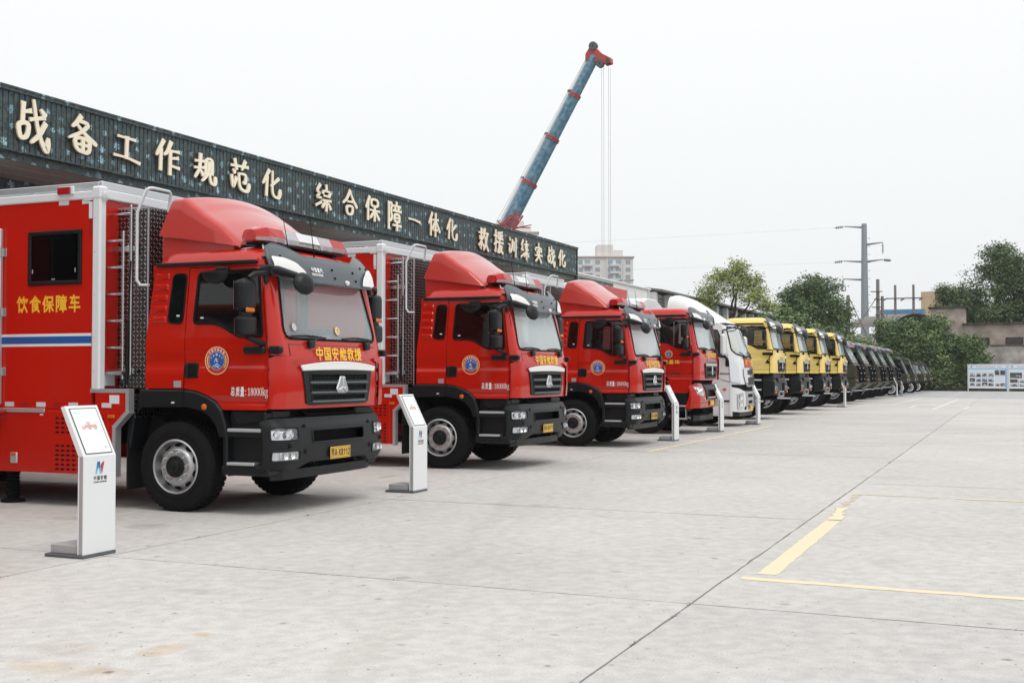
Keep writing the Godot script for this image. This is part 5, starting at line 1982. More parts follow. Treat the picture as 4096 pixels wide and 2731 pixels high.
func cab_shell(t, body: Material, dy: float, quarter := true, pane := "windshield"):
	var at = Vector3(0, dy, 0)
	var ws = soften(V2([-0.93, 1.965, 0.93, 1.965, 0.985, 2.05, 0.93, 2.70, 0.85, 2.745, -0.85, 2.745, -0.93, 2.70, -0.985, 2.05]), 0.06)
	part(t, "cab_front", "c_front", body, func(b):
		panel(b, cab_f, V2([-1.222, 2.845, 1.222, 2.845, 1.222, 1.775, 0.945, 1.775, 0.945, 1.905, -0.945, 1.905, -0.945, 1.775, -1.222, 1.775]), [ws], 0.07), at)
	part(t, "windshield", "c_ws", M[pane], func(b): panel(b, cab_f, ws, [], 0.15, -0.006), at)
	part(t, "windshield_seal", "c_wsseal", M.rubber, func(b): bead(b, cab_f, ws, 0.014, 0.0), at)
	part(t, "front_panel", "c_lid", body, func(b):
		panel(b, cab_f, V2([-0.936, 1.18, 0.936, 1.18, 0.936, 1.896, -0.936, 1.896]), [], 0.09, 0.004), at)
	for sg in [1.0, -1.0]:
		var k = "r" if sg > 0 else "l"
		part(t, "corner_panel", "c_corner" + k, body, func(b):
			panel(b, cab_f, V2([sg * 0.946, 1.185, sg * 1.21, 1.185, sg * 1.21, 1.74, sg * 1.15, 1.765, sg * 0.85, 1.765, sg * 0.80, 1.74, sg * 0.946, 1.70]), [], 0.05, 0.03)
			# returns that give the vane its thickness
			for y2 in 6:
				var y0 = 1.185 + y2 * 0.0925
				var p0 = cab_f(sg * 1.21, y0)
				var p1 = cab_f(sg * 1.21, y0 + 0.0925)
				b.quadd(p0, p1, p1 + Vector3(0, 0, sg * 0.03), p0 + Vector3(0, 0, sg * 0.03), Vector3(-1, 0, 0)), at)
		each(t, "vane_slot", "c_slot" + k, M.dark, [1.30, 1.46, 1.62], func(b, q):
				var p = cab_f(sg * 1.20, q)
				b.box(p + Vector3(-0.004, 0, sg * 0.026), Vector3(0.014, 0.05, 0.01), 0.003), at)
		# rear side panel
		var qw = soften(SP([-1.50, 2.715, -1.315, 2.715, -1.345, 2.145, -1.55, 2.155], sg), 0.06)
		part(t, "rear_side_panel", "c_rear" + k + ("q" if quarter else ""), body, func(b):
			panel(b, cab_f, SP([-1.318, 1.405, -1.85, 1.405, -1.85, 1.9, -1.76, 2.845, -1.288, 2.845], sg), [qw] if quarter else [], 0.08), at)
		if quarter:
			var q = part(t, "quarter_window", "c_qw" + k, M.side_glass, func(b): panel(b, cab_f, qw, [], 0.15, -0.004), at)
			part(q, "seal", "c_qws" + k, M.rubber, func(b): bead(b, cab_f, qw, 0.012), Vector3.ZERO)
		each(t, "louvre", "c_louv" + k, body, [0, 1, 2, 3, 4], func(b, i):
				var y = 2.70 - i * 0.125
				var c = cab_f(sg * (1.04 + 1.655 + i * 0.004), y)
				b.prism([Vector2(c.x - 0.1, c.y - 0.04), Vector2(c.x + 0.09, c.y - 0.04), Vector2(c.x + 0.10, c.y + 0.01), Vector2(c.x + 0.085, c.y + 0.03), Vector2(c.x - 0.085, c.y + 0.03), Vector2(c.x - 0.1, c.y + 0.01)], "z", c.z - sg * 0.03, c.z + sg * 0.016, 0.013), at)
		# roof side strip over the door
		part(t, "roof_rail", "c_rail" + k, body, func(b): panel(b, cab_f, SP([-0.17, 2.783, -1.287, 2.783, -1.287, 2.845, -0.17, 2.845], sg), [], 0.12), at)
		# door
		var dw = soften(SP([-1.15, 2.72, -0.235, 2.735, -0.235, 1.985, -0.57, 1.985, -0.68, 2.04, -0.80, 2.11, -0.90, 2.14, -1.19, 2.145], sg), 0.05)
		var d = part(t, "door", "c_door" + k, body, func(b):
			panel(b, cab_f, SP([-0.192, 1.17, -0.78, 1.17, -0.87, 1.265, -1.0, 1.335, -1.15, 1.385, -1.308, 1.405, -1.30, 2.0, -1.278, 2.775, -0.192, 2.775], sg), [dw], 0.06), at)
		part(d, "door_window", "c_dw" + k, M.side_glass, func(b): panel(b, cab_f, dw, [], 0.12, -0.006))
		part(d, "window_seal", "c_dws" + k, M.rubber, func(b): bead(b, cab_f, dw, 0.017))
		part(d, "door_handle", "c_dh" + k, M.plastic, func(b):
			b.prism(rrect(-1.305, 1.52, -1.115, 1.70, 0.025), "z", sg * 1.125, sg * 1.158, 0.008)
			b.box(Vector3(-1.26, 1.61, sg * 1.168), Vector3(0.045, 0.165, 0.03), 0.01))
		part(d, "handle_recess", "c_dhr" + k, M.dark, func(b):
			b.prism(rrect(-1.225, 1.545, -1.135, 1.675, 0.015), "z", sg * 1.157, sg * 1.1605))
		part(t, "gutter", "c_gut" + k, M.plastic, func(b): b.box(Vector3(-1.06, 2.825, sg * 1.108), Vector3(1.36, 0.045, 0.045), 0.012), at)
	# rear wall and roof
	part(t, "cab_rear_wall", "c_back", body, func(b): b.box(Vector3(-1.79, 2.1, 0), Vector3(0.04, 1.46, 2.14)), at)
	part(t, "roof", "c_roof", body, func(b):
		var g = []
		for i in 19:
			var u = lerp(-1.0, 1.0, i / 18.0)
			var row = []
			for j in 33:
				var v = lerp(-1.0, 1.0, j / 32.0)
				var e = pow(max(0.0, 1.0 - pow(abs(v), 7.0)), 0.5)
				var ex = pow(max(0.0, 1.0 - pow(abs(u), 9.0 if u < 0 else 6.0)), 0.6)
				row.append(Vector3(-1.035 + u * 0.735 - 0.06 * pow(abs(v), 4) * max(u, 0.0), 2.825 + (0.195 + 0.035 * (1.0 - v * v)) * e * ex, v * 1.095))
			g.append(row)
		b.surf(g, Vector3(-1.03, 2.0, 0)), at)
	seats_and_dash(t, at)


func visor_and_lamps(t, dy: float, lettered := true):
	var at = Vector3(0, dy, 0)
	var v = part(t, "sun_visor", "v_main", M.visor, func(b):
		var o = soften(V2([-1.08, 2.70, -0.95, 2.64, -0.5, 2.625, 0.5, 2.625, 0.95, 2.64, 1.08, 2.70, 1.08, 2.88, 1.03, 2.99, 0.88, 3.04, 0.74, 3.01, 0.52, 2.915, -0.52, 2.915, -0.74, 3.01, -0.88, 3.04, -1.03, 2.99, -1.08, 2.88]), 0.04)
		panel(b, visor_f, o, [], 0.06)
		panel(b, func(s, y): return visor_f(s, y) + Vector3(-0.03, -0.004, 0), o, [], 0.12)
		bead(b, func(s, y): return visor_f(s, y) + Vector3(-0.014, 0, 0), o, 0.016), at)
	for sg in [1.0, -1.0]:
		part(v, "visor_lamp", "v_lamp%d" % sg, M.white_print, func(b):
			panel(b, visor_f, soften(V2([sg * 1.06, 2.70, sg * 0.94, 2.655, sg * 0.58, 2.645, sg * 0.64, 2.74, sg * 0.76, 2.82, sg * 0.90, 2.865, sg * 1.06, 2.875]), 0.03), [], 0.08, 0.022))
	each(v, "visor_bolt", "v_bolt", M.dark, [[0.93, 2.89], [-0.93, 2.89], [0.05, 2.80], [-0.42, 2.80], [0.02, 2.70], [-0.46, 2.70], [-0.7, 2.88]], func(b, q):
			b.lathe([Vector2(0.016, 0), Vector2(0.014, 0.01), Vector2(0, 0.01)], visor_f(q[0], q[1]) + Vector3(0.001, 0, 0), Vector3(1, 0.15, 0).normalized(), 10))
	part(v, "visor_camera", "v_cam", M.white_print, func(b): b.lathe([Vector2(0.03, 0), Vector2(0.026, 0.03), Vector2(0, 0.04)], visor_f(-0.23, 2.665), Vector3(1, -0.2, 0.3).normalized(), 12))
	if lettered:
		part(v, "maker_text", "v_txt", M.white_print, func(b):
			words(b, "中国重汽", visor_f(0.52, 2.745) + Vector3(0.03, 0, 0), Vector3(-0.03, 0, -1).normalized(), Vector3(-0.45, 1, 0).normalized(), 0.055, 0.055, 0.062, 1.4))
		latin(v, "maker_caption", "SINOTRUK", M.white_print, visor_f(0.52, 2.70) + Vector3(0.022, 0, 0), Basis(Vector3(-0.03, 0, -1).normalized(), Vector3(-0.3, 1, 0).normalized(), Vector3(1, 0.3, -0.03).normalized()), 0.245, 0.034, false, true, 0.002)
	else:
		part(v, "visor_sticker", "v_stick", M.white_print, func(b): panel(b, visor_f, rect(0.36, 2.69, 0.53, 2.77), [], 0.1, 0.01))
	# roof front dark strip under the visor and wipers
	each(t, "wiper", "v_wip", M.plastic, [[0.57, 0.25, 0.95], [-0.67, -0.85, -0.12]], func(b, q):
			b.box(cab_f(q[0], 1.91) + Vector3(0.03, 0, 0), Vector3(0.06, 0.09, 0.11), 0.015)
			b.tube([cab_f(q[0], 1.93) + Vector3(0.05, 0, 0), cab_f((q[0] + q[1]) / 2, 1.99) + Vector3(0.035, 0, 0), cab_f((q[1] + q[2]) / 2, 2.0) + Vector3(0.03, 0, 0)], 0.012, 6)
			var bl = []
			for k in 7:
				bl.append(cab_f(lerp(float(q[1]), float(q[2]), k / 6.0), 1.985 + 0.02 * sin(PI * k / 6.0)) + Vector3(0.02, 0, 0))
			b.tube(bl, 0.012, 6), at)


func emblem(t, o: Vector3, r: float, pre := "e", ux := Vector3(1, 0, 0), uy := Vector3.UP):
	# round badge: gold rim, red ring with lettering and ears of grain, blue field with stars and a peak
	var nn = ux.cross(uy)
	var e = part(t, "badge", pre + "_rim", M.gold_print, func(b):
		b.flat(disc(0, 0, r, 40), o, ux, uy))
	part(e, "badge_ring", pre + "_ring", M.red_print, func(b): b.flat(disc(0, 0, r * 0.93, 40), o, ux, uy, 0.0008))
	part(e, "badge_wreath", pre + "_wreath", M.gold_print, func(b):
		b.flat(disc(0, 0, r * 0.66, 36), o, ux, uy, 0.0016)
		for sg in [-1.0, 1.0]:
			for k in 7:
				var a = lerp(-0.62, 0.42, k / 6.0)
				var c = Vector2(sg * cos(a), sin(a)) * r * 0.79
				var d = Vector2(-sg * sin(a), cos(a)) * r
				var q = Vector2(sg * cos(a), sin(a)) * r
				b.flat([c - d * 0.07 , c + q * 0.07 + d * 0.02, c + d * 0.09], o, ux, uy, 0.0015)
				b.flat([c - d * 0.07 , c - q * 0.07 + d * 0.02, c + d * 0.09], o, ux, uy, 0.0017))
	part(e, "badge_field", pre + "_field", M.blue_print, func(b): b.flat(disc(0, 0, r * 0.63, 36), o, ux, uy, 0.0024))
	part(e, "badge_marks", pre + "_marks", M.white_print, func(b):
		for q in [[0, 0.44, 0.13], [-0.26, 0.34, 0.085], [0.26, 0.34, 0.085], [-0.45, 0.19, 0.065], [0.45, 0.19, 0.065]]:
			var st := PackedVector2Array()
			for k in 10:
				var a = PI / 2 + PI * k / 5
				var rr = q[2] if k % 2 == 0 else q[2] * 0.42
				st.append(Vector2(q[0] + cos(a) * rr, q[1] + sin(a) * rr) * r)
			b.flat(st, o, ux, uy, 0.0032)
		b.flat(V2([-0.42 * r, -0.46 * r, -0.28 * r, -0.42 * r, 0, -0.25 * r, 0.10 * r, -0.31 * r, 0.42 * r, -0.46 * r, 0.02 * r, -0.19 * r]), o, ux, uy, 0.0032)
		b.flat(V2([-0.27 * r, -0.56 * r, -0.05 * r, -0.42 * r, 0.12 * r, -0.5 * r, 0.27 * r, -0.56 * r, 0.1 * r, -0.40 * r, -0.06 * r, -0.36 * r]), o, ux, uy, 0.0032)
		var text = "中国安能救援"
		for i in 6:
			var a = lerp(2.38, 0.76, i / 5.0)
			var up2 = ux * cos(a) + uy * sin(a)
			var rt = ux * sin(a) - uy * cos(a)
			glyph(b, text[i], o + up2 * r * 0.70 - rt * r * 0.09 + nn * 0.0012, rt, up2, r * 0.18, r * 0.18, 1.2)
		for i in 12:
			var a = lerp(-2.3, -0.84, i / 11.0)
			if i in [3, 8]:
				continue
			var up2 = ux * cos(a) + uy * sin(a)
			var rt = ux * -sin(a) + uy * cos(a)
			b.flat(V2([-0.035 * r, -0.05 * r, 0.035 * r, -0.05 * r, 0.02 * r, 0.05 * r, -0.03 * r, 0.04 * r]), o + up2 * r * 0.80, rt, -up2, -0.0014)
		b.flat(V2([-0.20 * r, -0.12 * r, -0.16 * r, -0.12 * r, -0.06 * r, 0.14 * r, 0.02 * r, -0.12 * r, 0.10 * r, -0.12 * r, 0.0, 0.17 * r, -0.10 * r, 0.17 * r]), o, ux, uy, 0.0032))
	part(e, "badge_flag", pre + "_flag", M.red_print, func(b):
		b.flat(V2([0.02 * r, 0.08 * r, 0.20 * r, 0.18 * r, 0.12 * r, -0.12 * r]), o, ux, uy, 0.0042))


func plate(t, text: String, o: Vector3):
	# yellow number plate facing forward, o = its lower left corner seen from the front
	var ux = Vector3(0, 0, -1)
	var p = part(t, "number_plate", "plate", M.plate_yellow, func(b): b.box(Vector3(0, 0.07, -0.22), Vector3(0.008, 0.14, 0.44), 0.003), o)
	part(p, "plate_frame", "plate_rim", M.black_print, func(b):
		for q in [[0.012, 0.0045], [0.128, 0.0045]]:
			b.box(Vector3(0.0046, q[0], -0.22), Vector3(0.001, 0.004, 0.42))
		b.box(Vector3(0.0046, 0.07, -0.012), Vector3(0.001, 0.118, 0.004))
		b.box(Vector3(0.0046, 0.07, -0.428), Vector3(0.001, 0.118, 0.004)))
	var g := B.new()
	glyph(g, "鄂", Vector3(0.0055, 0.03, -0.025), ux, Vector3.UP, 0.05, 0.085, 1.1)
	put("plate_region", g, M.black_print, p)
	if text:
		latin(p, "plate_number", text, M.black_print, Vector3(0.0055, 0.03, -0.085), Basis(ux, Vector3.UP, Vector3(1, 0, 0)), 0.335, 0.083, false, true, 0.001)


func red_front(t):
	# black bumper with lamps, grille and badge of the three box trucks
	var rec = rrect(-0.56, 0.79, 0.56, 0.935, 0.03)
	var hls = [rrect(0.82, 0.832, 1.215, 0.978, 0.03), rrect(-1.215, 0.832, -0.82, 0.978, 0.03)]
	var fgs = [rrect(0.785, 0.605, 1.20, 0.718, 0.025), rrect(-1.20, 0.605, -0.785, 0.718, 0.025)]
	var bm = part(t, "bumper", "b_main", M.plastic, func(b):
		panel(b, bumper_f, soften(V2([-1.30, 0.52, -0.80, 0.50, -0.62, 0.575, 0.62, 0.575, 0.80, 0.50, 1.30, 0.52, 1.30, 1.045, 1.12, 1.078, -1.12, 1.078, -1.30, 1.045]), 0.04), [rec] + hls + fgs, 0.07)
		# top shelf
		for i in 20:
			var s0 = lerp(-1.15, 1.15, i / 20.0)
			var s1 = lerp(-1.15, 1.15, (i + 1) / 20.0)
			var a = bumper_f(s0, 1.078)
			var c = bumper_f(s1, 1.078)
			b.quadd(a, c, c + Vector3(-0.16, 0.015, 0), a + Vector3(-0.16, 0.015, 0), Vector3.UP)
			var a2 = bumper_f(s0, lut([[0.62, 0.575], [0.80, 0.505]], abs(s0)))
			var c2 = bumper_f(s1, lut([[0.62, 0.575], [0.80, 0.505]], abs(s1)))
			b.quadd(a2, c2, c2 + Vector3(-0.2, 0, 0), a2 + Vector3(-0.2, 0, 0), Vector3.DOWN)
		for o in [rec] + hls + fgs:
			bead(b, bumper_f, o, 0.012))
	part(bm, "bumper_recess", "b_rec", M.dark, func(b):
		b.box(Vector3(-0.13, 0.86, 0), Vector3(0.02, 0.2, 1.2))
		b.box(Vector3(-0.07, 0.788, 0), Vector3(0.13, 0.02, 1.14)))
	each(bm, "bumper_bolt", "b_bolt", M.rubber, [[0.70, 0.98], [0.70, 0.70], [-0.70, 0.98], [-0.70, 0.70], [0.98, 0.775], [-0.98, 0.775]], func(b, q):
			b.lathe([Vector2(0.03, 0), Vector2(0.026, 0.006), Vector2(0.018, 0.006), Vector2(0.014, 0.0), Vector2(0.012, 0.006), Vector2(0, 0.006)], bumper_f(q[0], q[1]) + Vector3(0.001, 0, 0), Vector3(1, 0, 0), 12))
	for i in 2:
		var sg = 1.0 if i == 0 else -1.0
		var h = part(t, "headlight", "b_hl%d" % i, M.chrome, func(b):
			panel(b, bumper_f, hls[i], [], 0.08, -0.05)
			for q in [[0.96, 0.055], [1.12, 0.05]]:
				b.lathe([Vector2(0.0, -0.02), Vector2(q[1] * 0.6, -0.01), Vector2(q[1], 0.03)], bumper_f(sg * q[0], 0.905) + Vector3(-0.035, 0, 0), Vector3(1, 0, sg * 0.25).normalized(), 18))
		part(h, "lens", "b_hll%d" % i, M.lens, func(b): panel(b, bumper_f, hls[i], [], 0.08, -0.004))
		var f = part(t, "fog_lamp", "b_fg%d" % i, M.alu, func(b):
			panel(b, bumper_f, fgs[i], [], 0.08, -0.012))
		part(f, "lamp_bowl", "b_fgl%d" % i, M.chrome, func(b):
			for q in [0.93, 1.04]:
				b.lathe([Vector2(0.0, 0.002), Vector2(0.024, 0.006), Vector2(0.034, 0.02)], bumper_f(sg * q, 0.662) + Vector3(-0.008, 0, 0), Vector3(1, 0, sg * 0.2).normalized(), 14)
			b.tube([bumper_f(sg * 0.84, 0.64) + Vector3(0.0, 0, 0), bumper_f(sg * 0.84, 0.69) + Vector3(0.0, 0, 0), bumper_f(sg * 1.10, 0.695) + Vector3(0.0, 0, 0), bumper_f(sg * 1.10, 0.632) + Vector3(0, 0, 0), bumper_f(sg * 0.84, 0.632) + Vector3(0, 0, 0)], 0.006, 6))
	part(t, "underrun_bar", "b_bar", M.plastic, func(b):
		var P = V2([-0.27, -1.02, -0.22, -1.06, -0.17, -0.9, -0.15, -0.5, -0.15, 0.5, -0.17, 0.9, -0.22, 1.06, -0.27, 1.02, -0.24, 0.5, -0.24, -0.5])
		b.prism(P, "y", 0.385, 0.50, 0.008))
	# radiator gap between panel and bumper
	part(t, "radiator", "b_rad", M.dark, func(b):
		b.box(Vector3(-0.42, 1.05, 0), Vector3(0.3, 0.7, 1.9))
		b.box(Vector3(-0.20, 1.10, -0.1), Vector3(0.06, 0.05, 1.1), 0.01)
		b.tube([Vector3(-0.18, 1.15, 0.5), Vector3(-0.16, 1.10, 0.45), Vector3(-0.2, 1.08, 0.3)], 0.015, 6))
	# grille
	var gr = V2([-0.745, 1.63, 0.745, 1.63, 0.70, 1.40, 0.665, 1.245, 0.60, 1.228, -0.60, 1.228, -0.665, 1.245, -0.70, 1.40])
	var rows = [rrect(-0.62, 1.49, 0.62, 1.575, 0.02), rrect(-0.60, 1.375, 0.60, 1.455, 0.02), rrect(-0.575, 1.27, 0.575, 1.34, 0.02)]
	var g = part(t, "grille", "g_main", M.plastic, func(b):
		panel(b, cab_f, gr, rows, 0.06, 0.02)
		bead(b, cab_f, gr, 0.012, 0.012)
		for o in rows:
			bead(b, cab_f, o, 0.011, 0.02))
	each(g, "grille_bar", "g_bar", M.visor, [[1.472, 0.63], [1.357, 0.61], [1.255, 0.58]], func(b, q):
			var pa = []
			for k in 13:
				pa.append(cab_f(lerp(-q[1], q[1], k / 12.0), q[0]) + Vector3(0.03, 0, 0))
			b.tube(pa, 0.013, 6))
	part(g, "grille_mesh", "g_mesh", M.rubber, func(b):
		panel(b, cab_f, rect(-0.66, 1.25, 0.66, 1.60), [], 0.1, 0.008)
		for i in 22:
			for o in [[1.49, 1.575], [1.375, 1.455], [1.27, 1.34]]:
				var z = lerp(-0.6, 0.6, i / 21.0)
				b.box(cab_f(z, (o[0] + o[1]) / 2) + Vector3(0.011, 0, 0), Vector3(0.004, o[1] - o[0], 0.006)))
	part(t, "chrome_strip", "g_chrome", M.white_print, func(b):
		var o := PackedVector2Array()
		for k in 13:
			var z = lerp(0.80, -0.80, k / 12.0)
			o.append(Vector2(z, 1.655 + 0.05 * (1.0 - pow(z / 0.8, 2))))
		for k in 13:
			var z = lerp(-0.80, 0.80, k / 12.0)
			o.append(Vector2(z * 0.97, 1.618 + 0.012 * (1.0 - pow(z / 0.8, 2))))
		panel(b, cab_f, o, [], 0.07, 0.045)
		bead(b, cab_f, o, 0.014, 0.034))
	part(t, "maker_star", "g_star", M.chrome, func(b):
		var x = 0.02
		b.prism(V2([-0.045, 1.548, 0.045, 1.548, 0.13, 1.40, 0.075, 1.345, -0.075, 1.345, -0.13, 1.40]), "x", x, x + 0.03, 0.012)
		b.prism(V2([-0.03, 1.535, 0.03, 1.535, 0.02, 1.44, -0.02, 1.44]), "x", x + 0.03, x + 0.05, 0.008)
		b.prism(V2([0.02, 1.43, 0.105, 1.39, 0.065, 1.355, 0.01, 1.40]), "x", x + 0.03, x + 0.05, 0.008)
		b.prism(V2([-0.02, 1.43, -0.105, 1.39, -0.065, 1.355, -0.01, 1.40]), "x", x + 0.03, x + 0.05, 0.008))
	part(t, "front_text", "g_text", M.yellow_print, func(b):
		words(b, "中国安能救援", Vector3(0.008, 1.735, 0.50), Vector3(0, 0, -1), Vector3(-0.12, 1, 0).normalized(), 0.15, 0.14, 0.168, 1.35))


func running_gear(t):
	# wing, steps, wheels and chassis of the box trucks
	for sg in [1.0, -1.0]:
		var k = "r" if sg > 0 else "l"
		part(t, "wheel_arch", "w_arch" + k, M.plastic, func(b):
			b.prism(V2([-1.93, 1.392, -1.31, 1.392, -1.15, 1.372, -1.0, 1.322, -0.87, 1.252, -0.79, 1.16, -0.74, 1.0, -0.72, 0.86, -0.83, 0.86, -0.875, 0.99, -0.96, 1.09, -1.10, 1.16, -1.28, 1.195, -1.93, 1.185]), "z", sg * 0.80, sg * 1.165, 0.018)
			b.prism(V2([-1.93, 1.39, -2.12, 1.15, -2.16, 0.7, -2.10, 0.7, -2.04, 1.1, -1.86, 1.25]), "z", sg * 0.80, sg * 1.10, 0.01)
			b.box(Vector3(-1.31, 1.395, sg * 0.985), Vector3(0.008, 0.01, 0.36)))
		part(t, "arch_seam", "w_seam" + k, M.dark, func(b): b.box(Vector3(-1.31, 1.29, sg * 1.1655), Vector3(0.007, 0.19, 0.004)))
		part(t, "side_marker", "w_mark" + k, M.amber, func(b): b.lathe([Vector2(0.036, 0), Vector2(0.034, 0.014), Vector2(0.02, 0.024), Vector2(0, 0.026)], Vector3(-1.02, 1.20, sg * 1.165), Vector3(0, 0, sg), 16))
		part(t, "mud_flap", "w_flap" + k, M.mud_flap, func(b):
			b.box(Vector3(-2.13, 0.50, sg * 0.95), Vector3(0.02, 0.55, 0.34), 0.004))
		part(t, "step_well", "w_well" + k, M.plastic, func(b):
			b.box(Vector3(-0.48, 0.80, sg * 0.88), Vector3(0.56, 0.74, 0.36), 0.02)
			b.box(Vector3(-0.48, 0.50, sg * 1.06), Vector3(0.62, 0.11, 0.22), 0.02)
			b.box(Vector3(-0.235, 0.87, sg * 1.08), Vector3(0.05, 0.56, 0.16), 0.015)
			b.box(Vector3(-0.745, 0.74, sg * 1.08), Vector3(0.06, 0.40, 0.16), 0.015)
			b.prism(V2([-0.70, 1.16, -0.25, 1.16, -0.25, 1.06, -0.62, 1.02]), "z", sg * 0.9, sg * 1.12, 0.01)
			b.box(Vector3(-0.48, 0.90, sg * 1.08), Vector3(0.50, 0.06, 0.16), 0.01))
		var st = part(t, "step_tread", "w_step" + k, M.alu, func(b):
			b.box(Vector3(-0.49, 0.945, sg * 1.10), Vector3(0.44, 0.035, 0.14), 0.006))
		part(t, "step_tread", "w_step2" + k, M.alu, func(b):
			b.box(Vector3(-0.53, 0.572, sg * 1.11), Vector3(0.36, 0.032, 0.14), 0.006))
		wheel(t, Vector3(-1.43, 0.515, sg * 1.14), sg)
		wheel(t, Vector3(-6.3, 0.515, sg * 1.10), sg)
		wheel(t, Vector3(-6.3, 0.515, sg * 0.75), sg)
	part(t, "chassis", "w_chassis", M.dark, func(b):
		for z in [-0.42, 0.42]:
			b.box(Vector3(-4.2, 0.85, z), Vector3(7.6, 0.28, 0.09))
		b.box(Vector3(-1.43, 0.5, 0), Vector3(0.14, 0.14, 1.9))
		b.box(Vector3(-6.3, 0.55, 0), Vector3(0.3, 0.3, 1.6))
		b.box(Vector3(-1.4, 0.95, 0), Vector3(1.5, 0.7, 1.2), 0.05)
		b.box(Vector3(-2.0, 0.8, 0.62), Vector3(0.3, 0.6, 0.4), 0.03)
		b.tube([Vector3(-1.5, 0.62, 0.5), Vector3(-0.35, 0.55, 0.5)], 0.05, 8)
		b.tube([Vector3(-1.5, 0.62, -0.5), Vector3(-0.35, 0.55, -0.5)], 0.05, 8))


func fairing(t, body: Material, pre := "f"):
	# roof air deflector
	var prof = func(x):  # shoulder height, crest height, half width
		return [lut([[-1.80, 3.60], [-1.60, 3.60], [-1.3, 3.46], [-0.98, 3.27], [-0.80, 3.12], [-0.70, 3.04]], x), lut([[-1.80, 3.72], [-1.55, 3.71], [-1.35, 3.64], [-1.15, 3.52], [-1.0, 3.41], [-0.8, 3.23], [-0.70, 3.10]], x), lut([[-1.8, 0.985], [-1.0, 0.99], [-0.70, 0.97]], x), lut([[-1.80, 3.185], [-0.70, 3.02]], x)]
	part(t, "air_deflector", pre + "_main", body, func(b):
		var g = []
		for i in 23:
			var x = lerp(-1.80, -0.70, i / 22.0)
			var p = prof.call(x)
			var row = []
			for j in 41:
				var v = lerp(-1.0, 1.0, j / 40.0)
				var a = abs(v)
				var z: float
				var y: float
				if a > 0.86:
					var q = (a - 0.86) / 0.14
					y = lerp(p[0] - 0.05, p[3], q)
					z = p[2] + 0.015 * q
				elif a > 0.74:
					var q = (a - 0.74) / 0.12
					y = p[0] - 0.05 + (0.05 + (p[1] - p[0]) * 0.22) * pow(cos(q * PI / 2), 0.8)
					z = p[2] - 0.11 * (1.0 - sin(q * PI / 2))
				else:
					var zz = a / 0.74
					z = (p[2] - 0.11) * zz
					y = p[0] + (p[1] - p[0]) * (0.22 + 0.78 * (1.0 - zz * zz))
				var lean = max(0.0, (y - 3.185) / 0.45) * 0.2 * clampf((-1.2 - x) / 0.6, 0, 1)
				row.append(Vector3(x + lean, y, z * sign(v)))
			g.append(row)
		b.surf(g, Vector3(-1.2, 2.9, 0)))
	part(t, "deflector_base", pre + "_base", body, func(b):
		b.prism(V2([-1.79, 2.86, -1.79, 3.19, -0.80, 3.06, -0.80, 2.96, -1.4, 2.9]), "z", -0.95, 0.95, 0.01))


